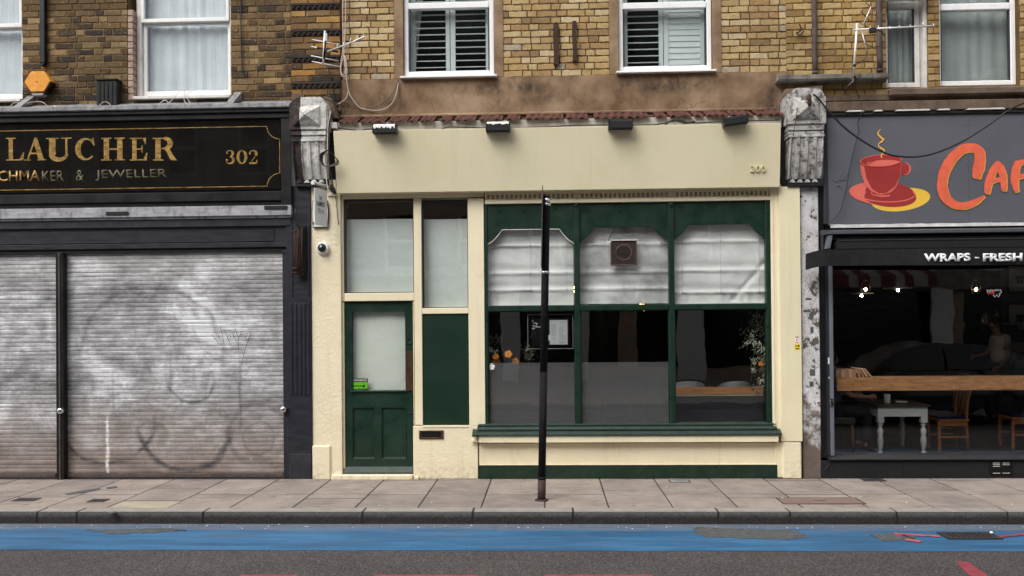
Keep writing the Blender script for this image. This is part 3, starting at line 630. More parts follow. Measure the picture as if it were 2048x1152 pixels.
# dark trodden stains and litter
for l in ([(130, 988), (155, 982), (200, 976), (202, 979), (160, 987), (135, 990)], [(210, 975), (232, 972), (236, 975), (215, 978)], [(216, 1024), (232, 1022), (233, 1025), (218, 1027)]):
    pts = wob(gpts(l, .0035), .008, 3); sheet('pavement_stain', pts, .0035, 'patch', None, pv, .001)
lt = MB()
for i in range(75):
    px = rnd.uniform(0, 2048); py = rnd.choice([rnd.gauss(1054, 2), rnd.uniform(963, 1015), rnd.gauss(1055, 1.5)]); z = -.1155 if py > 1040 else .001
    p = ground(px, py, z); s_ = rnd.uniform(.003, .010); a = rnd.uniform(0, 3)
    c, s2 = math.cos(a)*s_, math.sin(a)*s_
    lt.add([(p.x+c, p.y+s2, z+.001), (p.x-s2, p.y+c, z+.003), (p.x-c, p.y-s2, z+.002), (p.x+s2, p.y-c, z+.004), (p.x, p.y, z+.008)], [(0, 1, 4), (1, 2, 4), (2, 3, 4), (3, 0, 4)])
tag(lt.build('litter', 'paper'), 'tiny pale scraps of litter scattered along the gutter and paving', kind='stuff')
dk = MB()
for i in range(170):
    px = rnd.uniform(0, 2048); py = rnd.choice([rnd.gauss(960, 1.5), rnd.uniform(963, 1018), rnd.gauss(1051, 2.5), rnd.gauss(1052, 2)]); z = -.1155 if py > 1040 else .001
    p = ground(px, py, z); s_ = rnd.uniform(.004, .014); a = rnd.uniform(0, 3); c, s2 = math.cos(a)*s_, math.sin(a)*s_*.6
    if py < 1040 and p.y > -.01: continue
    dk.add([(p.x+c, p.y+s2, z+.0005), (p.x-s2, p.y+c, z+.002), (p.x-c, p.y-s2, z+.001), (p.x+s2, p.y-c, z+.0005), (p.x, p.y, z+.006)], [(0, 1, 4), (1, 2, 4), (2, 3, 4), (3, 0, 4)])
tag(dk.build('gutter_grit', 'rust_grey'), 'brown grit and leaf crumbs along the gutter and shop fronts', kind='stuff')
p = ground(1983, 1069, -.11); cup = MB().lathe([(.004, 0), (.013, .003), (.017, .012), (.011, .021), (.003, .022)], (p.x, p.y, -.104), 8)
tag(cup.build('crumpled_cup', 'paper'), 'crumpled white paper scrap at the end of the road gully grate', 'litter')
# ================================================================ JEWELLER (number 302, to the left)
jb = thing('jeweller_building', (-4.5, .2, 0), 'sooty brown brick building over the black fronted jeweller shop at number 302', 'building')
JX0, JX1 = -8.6, at(622, 600, 0).x
bx1 = at(582, 100, YW).x; px_l = at(583, 100, YW-.03).x; px_r = at(681, 100, YW-.03).x
def win_rect(l, t, r, b): x0, x1, z0, z1 = rc(l, max(t, 0), r, b, YW); return (x0, x1, z0, z1 if t >= 0 else ZTOP+1.4)
jw = [win_rect(-190, -1, 45, 207), win_rect(255, -1, 462, 199)]
zj = at(300, 213, YW).z
wall_with_holes(jb, 'wall', JX0, px_r, zj-.3, 9.5, YW, YW+.3, jw, 'mortar_soot')
rows = int((ZTOP+1.2-zj)/.0785)
brick_fill(jb, JX0, bx1, zj+.01, rows, ZTOP, jw, ['brick_soot', 'brick_soot', 'brick_soot', 'brick_pale_soot'], YW-.001, seed=3)
# decorative orange pier with dentil courses, part of the same building
MB().box(px_l, px_r, YW-.035, YW, zj-.1, 9.5).build('pier_backing', 'mortar_soot', jb)
zd = [at(630, y, YW-.05).z for y in (8, 63, 118, 176)]
def is_dentil(r): z = zj+.01+r*.0785+.035; return any(abs(z-q) < .040 for q in zd)
brick_fill(jb, px_l+.003, px_r-.003, zj+.01, rows, ZTOP, [], ['brick_orange', 'brick_orange', 'brick_soot'], YW-.04, special=is_dentil, seed=5, unit=(.29, .25))
for r in range(rows):
    if is_dentil(r):
        z = zj+.01+r*.0785; b = MB().box(px_l, px_r, YW-.06, YW-.03, z+.052, z+.076).box(px_l, px_r, YW-.045, YW-.03, z, z+.051)
        n = 9
        for i in range(n):
            x = px_l+(px_r-px_l)*(i+.5)/n; b.add([(x-.024, YW-.046, z+.006), (x+.024, YW-.046, z+.006), (x+.024, YW-.046, z+.048), (x-.024, YW-.046, z+.048), (x, YW-.078, z+.027)], [(0, 1, 4), (1, 2, 4), (2, 3, 4), (3, 0, 4)])
        b.build('dentil_course', 'brick_dark', jb)
pb('stone_chip', 'stone_brown', jb, 583, 187, 609, 200, YW-.07, YW-.03)
# sash windows
def sash_window(bld, r, meet, lab=None):
    x0, x1, z0, z1 = r; yb = YW+.11
    w_ = MB().box(x0, x0+.062, yb-.03, yb+.06, z0, z1).box(x1-.045, x1, yb-.03, yb+.06, z0, z1).box(x0+.0625, x1-.0455, yb-.03, yb+.06, z1-.06, z1).build('window', 'white_grubby', bld, .004)
    if lab: w_['label'] = lab
    ORG[w_.name] = org(bld)
    MB().profile([(YW-.055, z0), (YW-.055, z0+.035), (yb+.05, z0+.062), (yb+.05, z0)], x0+.005, x1+.0).build('sill', 'white_grubby', w_, .004)
    zm = at((0), meet, yb).z if isinstance(meet, (int, float)) else meet[0]
    # lower sash (inner), upper sash (outer)
    a, b = x0+.064, x1-.047
    MB().box(a, a+.045, yb+.005, yb+.05, z0+.064, zm+.02).box(b-.035, b, yb+.005, yb+.05, z0+.064, zm+.02).box(a+.0455, b-.0355, yb+.005, yb+.05, z0+.064, z0+.135).box(a+.0455, b-.0355, yb+.005, yb+.05, zm-.02, zm+.02).build('sash', 'white', w_, .004)
    MB().box(a, a+.035, yb-.045, yb-.001, zm, z1-.06).box(b-.035, b, yb-.045, yb-.001, zm, z1-.06).box(a+.0355, b-.0355, yb-.045, yb-.001, zm, zm+.045).build('sash', 'white', w_, .004)
    MB().box(a+.045, b-.035, yb+.024, yb+.028, z0+.135, zm-.02).build('pane', 'glass_old', w_)
    MB().box(a+.035, b-.035, yb-.024, yb-.02, zm+.045, z1-.06).build('pane', 'glass_old', w_)
    return w_
z = at(367, 46, YW+.11).z; sash_window(jb, (jw[1][0]+.075, jw[1][1], jw[1][2], jw[1][3]), (z,), 'white sash window over the right half of the black jeweller sign')
z = at(20, 57, YW+.11).z; sash_window(jb, jw[0], (z,), 'white sash window cut off at the frame edge beside the orange alarm box')
x0, x1, z0, z1 = jw[1]
# the peeling pink reveal, brick by brick
zz = z0
while zz < ZTOP:
    MB().box(x0+.004, x0+.072, YW-.004, YW+.12, zz+.004, zz+.0765).build('reveal_brick', paint('pink_reveal_paint', (.36, .26, .20), .8, .25, .6, .5, 14) if zz == z0 else bpy.data.materials['pink_reveal_paint'], jb, .006); zz += .0785
def curtain(r, y, m, label, group=None, amp=.02, nf=9, split=None):
    x0, x1, z0, z1 = r; n = 60
    def f(u, v):
        x = x0+(x1-x0)*u; return (x, y+amp*math.sin(u*nf*6.28+1.3*math.sin(u*11))*(.55+.45*v)+.5*amp*math.sin(u*37+v*2), z0+(z1-z0)*v)
    b = MB().grid(f, n, 4); o = b.build('net_curtain', m); tag(o, label, 'curtain', group); return o
curtain((jw[1][0]+.1, jw[1][1], jw[1][2]+.03, jw[1][3]), YW+.20, 'net', 'pale net curtain behind the sash window above the jeweller sign', amp=.008)
curtain((jw[0][0], jw[0][1], jw[0][2]+.03, jw[0][3]), YW+.20, 'net', 'pale net curtain in the sash window beside the orange alarm box', amp=.008)
for r in jw: MB().box(r[0]-.1, r[1]+.1, YW+.33, YW+.36, r[2]-.1, r[3]+.1).build('room_wall', 'room', jb)
# lead ledge above the sign
zl = at(290, 213, -.1).z
MB().profile([(YW+.01, zj+.045), (-.06, zl+.015), (-.14, zl+.01), (-.145, zl-.045), (-.11, zl-.05), (YW+.01, zj-.20)], JX0, at(600, 210, -.1).x).build('lead_ledge', 'lead', jb, .006)
for px in (52, 470):
    x = at(px, 205, .1).x; MB().profile([(YW-.01, zj+.15), (-.10, zl+.024), (-.10, zl+.018), (YW-.01, zj+.05)], x-.035, x+.05).build('lead_flashing', 'lead', jb)
# sign casing and cornices
def strip(name, m, py0, py1, yf, yb, x0=JX0, x1=None, par=None, bev=.004, mid=290):
    z1 = at(mid, py0, yf).z; z0 = at(mid, py1, yf).z
    return MB().box(x0, x1 if x1 is not None else at(582, 400, yf).x, yf, yb, z0, z1).build(name, m, par or jb, bev)
strip('cornice', 'black', 218, 228, -.115, .2); strip('cornice', 'black', 228, 240, -.085, .2)
strip('sign_casing', 'black', 386, 404, -.05, .2); strip('sign_casing', 'black', 404, 414, -.02, .2)
strip('sign_casing', 'black_matt', 240, 386, -.012, .2)
strip('grey_board', 'lead_pale', 414, 434, -.075, .2); strip('grey_board', 'lead_pale', 434, 439, -.05, .2)
strip('frieze', 'slate_old', 439, 455, -.030, .2); strip('frieze', 'slate', 455, 487, .0, .2); strip('frieze', 'slate', 487, 497, -.018, .2); strip('frieze', 'black_matt', 497, 506, .01, .2)
pb('sign_end', 'black', jb, 562, 236, 582, 412, -.07, .1)
# applied panel frame in the frieze
x0, x1, z0, z1 = rc(250, 457, 548, 484, -.005)
MB().box(-8, x1, -.008, 0, z1-.008, z1).box(-8, x1, -.008, 0, z0, z0+.008).box(x1-.008, x1, -.008, 0, z0+.0085, z1-.0085).build('panel_moulding', 'slate', jb, .002)
x0, x1, z0, z1 = rc(211, 423, 258, 431, -.08); n = 8
MB().prism([(x1-.02+.02*math.cos(a), (z0+z1)/2+.022*math.sin(a)) for a in [R(-90+180*i/n) for i in range(n+1)]]+[(x0+.02+.02*math.cos(a), (z0+z1)/2+.022*math.sin(a)) for a in [R(90+180*i/n) for i in range(n+1)]], -.082, -.075).build('slot_cover', 'black_matt', jb)
MB().pbox(528, 411, 574, 418, -.09, -.075).build('slot_cover', 'black_matt', jb, .003)
# pilaster of the jeweller front with flutes cut by proud ribs
x0, x1, z0, z1 = rc(573, 372, 622.5, 958, -.02)
MB().box(x0, x1, -.02, .25, -.02, z1).build('pilaster', 'slate', jb, .004)
for (pa, pbb, q0, q1) in [(588.5, 593.5, 607, 790), (597.5, 602.5, 607, 790), (606, 610.5, 607, 790), (581, 585, 450, 592), (614.5, 618, 450, 592), (578, 584.5, 607, 790), (613.5, 619, 607, 790)]:
    pb('flute_rib', 'slate', jb, pa, q0, pbb, q1, -.030, -.018, .0035)
pb('pilaster_base', 'slate_old', jb, 578, 908, 622, 958, -.030, 0)
pb('shutter_post', 'rust_grey' if 0 else 'black', jb, 112, 505, 127, 962, -.035, .2)
pb('post_strip', 'rust_grey', jb, 117, 507, 120, 960, -.042, -.03)
pb('shutter_rail', 'slate', jb, 566, 500, 574, 958, -.015, .1)
pb('threshold', 'black_matt', jb, -200, 958, 573, 968, .0, .2)
# roller shutters, slat by slat
def shutter(px0, px1, label, pyt, nsl=51):
    x0, x1, z0, z1 = rc(px0, pyt, px1, 958, .03); z1 += .02; z0 = .012
    t = thing('roller_shutter', ((x0+x1)/2, .05, 0), label, 'shutter', 'roller shutters of the jeweller shop')
    ph = (z1-z0-.05)/nsl; me_b = MB(); pr = []
    for i in range(7): a = i/6; pr.append((.052-.0022*math.sin(math.pi*min(1, a*1.0))**.8, ph*(.06+.86*a)))
    pr = [(.075, 0), (.0565, 0)]+pr+[(.0565, ph), (.075, ph)]
    prof = MB().profile([(y, z) for y, z in pr], x0+.006, x1-.006)
    me = bpy.data.meshes.new('slat'); me.from_pydata([v-Vector((x0, 0, 0)) for v in prof.v], [], prof.f); me.materials.append(M['slat']); me.update()
    for k in range(nsl):
        inst(me, 'slat', (x0, rnd.uniform(-.0025, .0025), z0+.05+k*ph), t, rot=(0, rnd.uniform(-.0008, .0008), 0))
    MB().box(x0+.005, x1-.005, .025, .075, z0, z0+.048).build('bottom_rail', 'rust_grey', t, .006)
    return t
sh1 = shutter(127, 567, 'wide steel roller shutter with sprayed dark arcs and a white drip', 503)
sh2 = shutter(-200, 112, 'narrower steel roller shutter cut off by the frame edge', 508)
def disc(name, m, parent, px, py, r, y0, y1, n=20, dome=0):
    c = at(px, py, y0); return MB().lathe([(r*.92, y1-0), (r, y1-.0), (r, y0+.004), (r*.9, y0), (r*.5, y0-dome*.6), (.001, y0-dome)][::1], (c.x, 0, c.z), n, 'Y').build(name, m, parent)
for (px, py, par) in ((121, 822, jb), (567, 819, sh1)):
    c = at(px, py, -.06); b = MB().lathe([(.030, -.03), (.036, -.04), (.036, -.075), (.030, -.085), (.012, -.088), (.001, -.088)], (c.x, 0, c.z), 20, 'Y')
    b.build('shutter_lock', 'chrome', par); MB().box(c.x-.008, c.x+.05, -.035, .0, c.z-.012, c.z+.012).build('lock_hasp', 'black', par, .003)
# scratched tag on the shutter
tg = MB(); S3 = lambda x, y: at((512*0)+x/3.0, 360+y/3.0, .03)
for st in ([(1270, 925), (1290, 950), (1310, 980)], [(1285, 950), (1330, 940)], [(1320, 880), (1335, 930), (1345, 995)], [(1310, 910), (1365, 900), (1390, 905)], [(1345, 900), (1385, 990)], [(1360, 960), (1370, 930), (1385, 925), (1380, 950)], [(1390, 910), (1410, 950), (1420, 975)], [(1410, 890), (1430, 950), (1430, 1020)], [(1430, 955), (1450, 905), (1445, 945)], [(1440, 930), (1510, 915)], [(1508, 915), (1480, 985), (1462, 1050), (1450, 1110)], [(1465, 945), (1500, 935), (1490, 965)]):
    tg.ribbon([(S3(*q).x, S3(*q).z) for q in st], .0045, .0315, .0015)
tg.build('graffiti_tag', 'ink', sh1)
# ================================================================ black glass sign
sg = thing('jeweller_sign', (-4.6, -.02, 3.4), 'long black glass jeweller sign with gold serif lettering and number 302', 'sign')
YS = -.030
x0, x1, z0, z1 = rc(-250, 243, 561, 384, YS)
for k, (pa, pbb) in enumerate(((-250, 140), (140, 394.5), (394.5, 561))):
    a = at(pa, 310, YS).x; b = at(pbb, 310, YS).x; MB().box(a+.0015, b-.0015, YS, -.013, z0, z1).build('panel', 'black_glass', sg, .001)
# gold line with scooped corners
zt = at(290, 257, YS).z; zb = at(290, 376, YS).z; xr = at(559.5, 310, YS).x; rr = .15; gw = .009
gl = [(-8.4, zt)]+[(xr-rr+0*i, zt) for i in (0,)]
gl += [(xr-rr+rr*0+rr-rr*math.cos(a)*1.0 if 0 else xr-rr*math.sin(math.pi/2-a), zt-rr*(1-math.cos(0)) if 0 else zt-rr*(1-math.cos(math.pi/2-a))*0-rr*(math.sin(a))*1.0) for a in []]
cor = [(xr-rr*math.cos(a), zt-rr*math.sin(a)) for a in [R(0+90*i/8) for i in range(9)]]      # scooped: centred on the corner
cor_t = [(xr-rr*math.cos(a), zt-rr*math.sin(a)) for a in [R(90*i/8) for i in range(9)]]
cor_b = [(xr-rr*math.sin(a), zb+rr*math.cos(a)) for a in [R(90*i/8) for i in range(9)]]
MB().ribbon([(-8.4, zt)]+cor_t+cor_b+[(-8.4, zb)], gw, YS-.0005, .0018).build('gold_border', 'gold', sg)
def serif(ch, x, z, w_, h, par, m='gold'):
    b = MB(); y0 = YS-.0005; step = [0]
    def Q(pts): b.prism([(x+p[0]*w_, z+p[1]*h) for p in pts], y0, y0-.003-step[0]*.0003); step[0] += 1
    def bar(a, c, d, e): Q([(a, d), (c, d), (c, e), (a, e)])
    def ser(cx, wd, top): (bar(cx-wd/2, cx+wd/2, .95, 1.0) if top else bar(cx-wd/2, cx+wd/2, 0, .05))
    def arc(cx, cz, rx, rz, a0, a1, wfun, n=22):
        pts = []; W = []
        for i in range(n+1):
            a = R(a0+(a1-a0)*i/n); pts.append((x+(cx+rx*math.cos(a))*w_, z+(cz+rz*math.sin(a))*h)); W.append(wfun(i/n, a)*w_)
        b.ribbon(pts, W, y0, .003+step[0]*.0003); step[0] += 1
    if ch == 'L': bar(.15, .37, 0, 1); ser(.26, .50, 1); bar(.02, .92, 0, .05); Q([(.92, 0), (.97, .36), (.92, .36), (.72, .05)])
    if ch == 'A': Q([(.46, 1), (.58, 1), (.92, 0), (.66, 0), (.44, .74), (.16, 0), (.08, 0)]); bar(.24, .72, .28, .35); ser(.12, .32, 0); ser(.80, .42, 0)
    if ch == 'U': bar(.12, .36, .25, 1); ser(.24, .46, 1); bar(.72, .80, .25, 1); ser(.76, .38, 1); arc(.49, .28, .28, .24, 180, 360, lambda t, a: .20-.10*t)
    if ch == 'C': arc(.52, .5, .40, .45, 52, 318, lambda t, a: .08+.18*max(0, -math.cos(a))**1.2); Q([(.86, 1), (.92, .66), (.86, .66), (.72, .86), (.78, .94)]); 
    if ch == 'H': bar(.12, .34, 0, 1); bar(.68, .90, 0, 1); bar(.34, .68, .47, .53); [ser(c, .42, t) for c in (.23, .79) for t in (0, 1)]
    if ch == 'E': bar(.15, .38, 0, 1); ser(.2, .36, 1); ser(.2, .36, 0); bar(.38, .88, .945, 1.0); bar(.38, .92, 0, .055); bar(.38, .66, .475, .53); Q([(.88, 1), (.88, .70), (.83, .70), (.72, .945)]); Q([(.92, 0), (.95, .33), (.90, .33), (.74, .055)]); Q([(.66, .34), (.70, .34), (.70, .66), (.66, .66), (.60, .5)])
    if ch == 'R': bar(.12, .34, 0, 1); ser(.2, .38, 1); ser(.23, .42, 0); arc(.46, .745, .27, .225, 90, -90, lambda t, a: .09+.13*max(0, math.cos(a))); bar(.34, .48, .945, 1); bar(.34, .48, .50, .55); Q([(.50, .53), (.68, .53), (.96, .04), (1.02, 0), (.80, 0), (.72, .06)])
    if ch == '3': arc(.45, .74, .30, .22, 150, -80, lambda t, a: .08+.14*max(0, math.cos(a))); arc(.45, .27, .36, .24, 85, -150, lambda t, a: .08+.17*max(0, math.cos(a))); arc(.18, .27, .05, .05, 0, 360, lambda t, a: .1, 8); arc(.2, .80, .05, .05, 0, 360, lambda t, a: .1, 8)
    if ch == '0': arc(.5, .5, .36, .46, 0, 360, lambda t, a: .08+.18*abs(math.cos(a))**1.3, 28)
    if ch == '2': arc(.45, .73, .31, .23, 165, -35, lambda t, a: .08+.17*max(0, math.cos(a))); Q([(.60, .55), (.78, .60), (.36, .18), (.12, .06), (.12, .0)]); bar(.12, .80, 0, .13); Q([(.80, 0), (.88, .3), (.82, .3), (.72, .13)]); arc(.19, .76, .05, .05, 0, 360, lambda t, a: .1, 8)
    return b.build('letter', m, par)
for ch, a, b_ in (('L', 12, 50), ('A', 50, 92), ('U', 92, 146), ('C', 151, 193), ('H', 202, 250), ('E', 259, 297), ('R', 305, 354)):
    x0, x1, z0, z1 = rc(a, 275.5, b_, 321, YS); serif(ch, x0, z0+.004*0, x1-x0, z1-z0, sg)
for ch, a, b_ in (('3', 450, 471), ('0', 473, 495), ('2', 496, 518)):
    x0, x1, z0, z1 = rc(a, 300, b_, 328, YS); serif(ch, x0, z0, x1-x0, z1-z0, sg)
text_mesh('lettering', 'WATCHMA', -72, 341.5, 80, 363, YS-.0005, 'gold', sg, .002, .012); text_mesh('lettering', 'KER', 84, 341.5, 128, 362.5, YS-.0005, 'gold_dull', sg, .002, .008)
text_mesh('lettering', '&', 152, 340, 168, 362, YS-.0005, 'gold_dull', sg, .002, .008)
text_mesh('lettering', 'JEWELLER', 191, 339, 334, 361, YS-.0005, 'gold_dull', sg, .002, .008)
# ---- small things on the jeweller wall
c = at(75, 163, YW-.10)
al = thing('alarm_box', (c.x, YW, c.z), 'sun-faded orange hexagonal alarm box on the sooty brick wall', 'alarm box')
def hexa(r, dx=0, dz=0): return [(c.x+dx+r*math.cos(R(60*i)), c.z+dz+r*.86*math.sin(R(60*i))+0) for i in range(6)]
MB().prism(hexa(.165), YW-.10, YW-.01).build('body', 'orange', al, .008)
cc = []; 
MB().prism([(c.x-.075, c.z-.143), (c.x+.075, c.z-.143), (c.x+.06, c.z-.17), (c.x-.055, c.z-.17)], YW-.105, YW-.01).build('strobe', 'grey_plastic', al, .003)
for i in range(6):
    t_ = (i+.5)/6; q0 = Vector((c.x+.165, c.z)); q1 = Vector((c.x+.082, c.z-.143)); q = q0.lerp(q1, t_)
    MB().add([(q.x+dx, y, q.y+dz) for (dx, dz) in ((-.02, .006), (.022, .0), (.022, -.010), (-.02, -.004)) for y in (YW-.112, YW-.02)], [(0, 2, 3, 1), (4, 5, 7, 6), (0, 4, 6, 2)[::1], (1, 3, 7, 5), (2, 6, 7, 3), (0, 1, 5, 4)]).build('louvre', 'black', al)
MB().lathe([(.007, -.0), (.007, -.006), (.001, -.006)], (c.x-.01, YW-.10, c.z), 10, 'Y').build('screw', 'black', al)
text_mesh('faint_lettering', 'MODERN', 58, 147, 92, 153, YW-.1005, M and 'amber_sign', al, .001, 0); text_mesh('faint_lettering', 'ALARMS', 60, 164, 88, 170, YW-.1005, 'amber_sign', al, .001, 0)
x0, x1, z0, z1 = rc(194, 161, 234, 212, YW-.12)
fb = thing('flue_cowl', ((x0+x1)/2, YW, z0), 'square black flue cowl standing on the lead ledge', 'flue cowl')
MB().box(x0, x1, YW-.13, YW-.01, z0, z1).build('casing', 'black_matt', fb, .006); MB().box(x0-.012, x1+.012, YW-.145, YW-.01, z1+.001, z1+.02).build('lid', 'black_matt', fb, .004)
for i in range(4): MB().box(x0+.03+i*.05, x0+.045+i*.05, YW-.138, YW-.128, z0+.02, z1-.02).build('rib', 'black', fb, .002)
x0, x1, z0, z1 = rc(79, -60, 89, 130, YW-.07)
dp = thing('cable_duct', ((x0+x1)/2, YW, z0), 'black boxed cable duct running down to the orange alarm box', 'duct')
MB().box(x0, x1, YW-.075, YW-.01, z0+.03, z1).prism([(x0, z0+.028), (x1, z0+.028), (x1-.01, z0+.008), (x0+.015, z0-.012)], YW-.07, YW-.01).build('duct', 'black', dp, .004)
def cable(pxs, Y, r, m, label, sub=5, name='cable', cat='cable', group=None):
    P = [at(x, y, Y if not isinstance(Y, (list, tuple)) else Y[i]) for i, (x, y) in enumerate(pxs)]
    out = []
    for i in range(len(P)-1):
        p0, p1, p2, p3 = P[max(i-1, 0)], P[i], P[i+1], P[min(i+2, len(P)-1)]
        for k in range(sub):
            t = k/sub; out.append(.5*((2*p1)+(p2-p0)*t+(2*p0-5*p1+4*p2-p3)*t*t+(3*p1-p0-3*p2+p3)*t**3))
    out.append(P[-1]); o = MB().tube(out, r, 6).build(name, m); tag(o, label, cat if label else None, group); return o
cable([(481, -30), (482, 60), (484, 135), (487, 147), (493, 149), (496, 143)], YW-.03, .008, 'cable_black', 'black cable ending in a hook beside the jeweller sash window')
for l, m, lab in (([(20, 215), (28, 206), (50, 207), (66, 204), (84, 204), (98, 215)], 'cable_cream', 'pale wire looped on the lead ledge beneath the orange alarm box'), ([(107, 211), (118, 215), (132, 219)], 'alu_white', 'short pale rod lying on the lead ledge'),
                  ([(196, 214), (205, 205), (214, 204), (222, 211)], 'cable_cream', 'pale wire looped before the black flue cowl'), ([(318, 208), (330, 200), (340, 204), (366, 176), (369, 202), (385, 214), (372, 190), (390, 180)], 'alu_white', 'thin bent wire on the sill of the jeweller sash window')):
    cable(l, .02, .004, m, lab)
cable([(500, 216), (545, 213), (585, 204), (620, 196), (650, 198), (668, 206), (690, 214)], -.1, .006, 'cable_black', 'black cable lying along the ledge onto the two-tone console')
cable([(655, 135), (663, 160), (667, 185), (672, 204)], YW-.06, .005, 'cable_black', 'black cable hanging down the orange brick pier')
# ================================================================ RESTAURANT (number 300, in the middle)
rb = thing('restaurant_building', (.3, .2, 0), 'yellow brick building over the cream and dark green shopfront at number 300', 'building')
RX0 = px_r+.001; RX1 = at(1572, 100, YW).x
zr = at(1115, 152, YW).z                            # bottom course of brick
CW = [(807, 158, 988), (1237, 148, 1424)]
rw = []
for (l, b, r) in CW:
    x0, x1, z0, z1 = rc(l, 0, r, b, YW); rw.append((x0-.11, x1+.11, z0, ZTOP+.9))
rw_t = [(x0+.11, x1-.11, z0, z1) for x0, x1, z0, z1 in rw]
wall_with_holes(rb, 'wall', RX0, RX1, at(1115, 262, YW).z-.2, 9.5, YW, YW+.3, rw_t, 'mortar')
rows = int((ZTOP+1.2-zr)/.0785)
brick_fill(rb, RX0+.02, RX1, zr, rows, ZTOP, rw, ['brick_yellow'], YW, seed=11)
# smooth render band and render reveals beside the windows
x0, x1, z0, z1 = RX0, RX1, at(1115, 250, YW-.02).z, zr-.004
hb = MB()
wall_with_holes(rb, 'render_band', x0, x1, z0, z1, YW-.022, YW-.0, [(h[0], h[1], h[2], 9) for h in rw_t if h[2] < z1], 'render')
for (a, b, c, d) in rw:
    for (p, q) in ((a, a+.11), (b-.11, b)): MB().box(p+.002, q, YW-.014, YW-.0, zr, d).build('render_reveal', 'render', rb, .004)
def louvre_window(r, px, tilt_right, lab):
    x0, x1, z0, z1 = r; yf = YW+.03; zt_ = at(px, 12, yf).z
    w_ = MB().box(x0, x0+.055, yf, yf+.07, z0+.05, z1).box(x1-.055, x1, yf, yf+.07, z0+.05, z1).box(x0+.0555, x1-.0555, yf, yf+.07, z0+.05, z0+.105).box(x0+.0555, x1-.0555, yf-.006, yf+.07, zt_-.03, zt_+.045).build('window', 'pvc', rb, .007)
    w_['label'] = lab; ORG[w_.name] = org(rb)
    MB().profile([(YW-.085, z0+.0), (YW-.085, z0+.022), (yf+.07, z0+.048), (yf+.07, z0-.0)], x0-.035, x1+.035).build('sill', 'pvc', w_, .004)
    MB().box(x0+.07, x1-.07, yf+.03, yf+.036, z0+.106, zt_-.031).build('pane', 'glass', w_)
    MB().box(x0+.07, x1-.07, yf+.03, yf+.036, zt_+.046, z1).build('pane', 'glass', w_)
    MB().box(x0+.056, x0+.072, yf+.012, yf+.05, z0+.106, zt_-.031).build('gasket', 'dark_frame', w_); MB().box(x1-.072, x1-.056, yf+.012, yf+.05, z0+.106, zt_-.031).build('gasket', 'dark_frame', w_)
    ys = yf+.13; xm = (x0+x1)/2
    for k, (a, b) in enumerate(((x0+.06, xm-.004), (xm+.004, x1-.06))):
        MB().box(a, a+.06, ys, ys+.03, z0+.07, z1).box(b-.05, b, ys, ys+.03, z0+.07, z1).box(a+.0605, b-.0505, ys, ys+.03, z0+.07, z0+.145).build('shutter_frame', 'shutter_white', w_, .003)
        ph = .0795; z = z0+.19; closed = tilt_right and k == 1
        ang = R(82) if closed else R(12); hw = .036
        me = MB().box(0, b-.052-(a+.062), -hw, hw, -.0045, .0045)
        m2 = bpy.data.meshes.new('louvre_slat'); m2.from_pydata(me.v, [], me.f); m2.materials.append(M['shutter_white'])
        while z < ZTOP+.3:
            o = bpy.data.objects.new('louvre_slat', m2); COL.objects.link(o); o.parent = w_; o.location = Vector((a+.062, ys+.016, z))-org(rb); o.rotation_euler = (ang, 0, 0); z += ph if not closed else .0705
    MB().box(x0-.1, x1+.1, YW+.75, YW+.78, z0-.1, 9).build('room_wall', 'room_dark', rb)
    return w_
louvre_window(rw_t[0], 898, False, 'white window with open louvred shutters')
louvre_window(rw_t[1], 1330, True, 'white window with open louvres beside closed louvres')
o = MB(); x0 = at(832, 80, YW+.3).x; x1 = at(862, 80, YW+.3).x
z0_, z1_ = rw_t[0][2]+.05, 6.2
cu = MB().grid(lambda u, v: (x0-.11+(.10+.16*v)*u*1.0+.0, YW+.225+.012*math.sin(u*25), z0_+(z1_-z0_)*v), 16, 3).build('net_curtain', 'net'); tag(cu, 'white curtain drawn aside behind the open louvres of the restaurant window', 'curtain')
# rusty straps on the brick
for (pa, q0, pbb, q1, lab) in ((1107, 48, 1117, 129, 'longer rusty iron strap on the yellow bricks between the louvred windows'), (1145, 42, 1153, 122, 'shorter rusty iron strap nearer the closed louvred window')):
    x0, x1, z0, z1 = rc(pa, q0, pbb, q1, YW-.04); n = 8
    b = MB().grid(lambda u, v: (x0+(x1-x0)*u+.005*math.sin(v*9), YW-.035-.02*math.sin(v*3), z0+(z1-z0)*v), 1, n)
    b = MB()
    for k in range(n):
        za, zc = z0+(z1-z0)*k/n, z0+(z1-z0)*(k+1)/n; dx = lambda z: .004*math.sin((z-z0)*14)
        b.add([(x0+dx(za), YW-.05, za), (x1+dx(za), YW-.05, za), (x1+dx(zc), YW-.05, zc), (x0+dx(zc), YW-.05, zc), (x0+dx(za), YW-.012, za), (x1+dx(za), YW-.012, za), (x1+dx(zc), YW-.012, zc), (x0+dx(zc), YW-.012, zc)],
              [(0, 1, 2, 3), (1, 5, 6, 2), (4, 0, 3, 7)]+([(0, 4, 5, 1)] if k == 0 else [])+([(3, 2, 6, 7)] if k == n-1 else []))
    tag(b.build('iron_strap', 'rust'), lab, 'iron strap', 'rusty iron straps on the yellow brick')
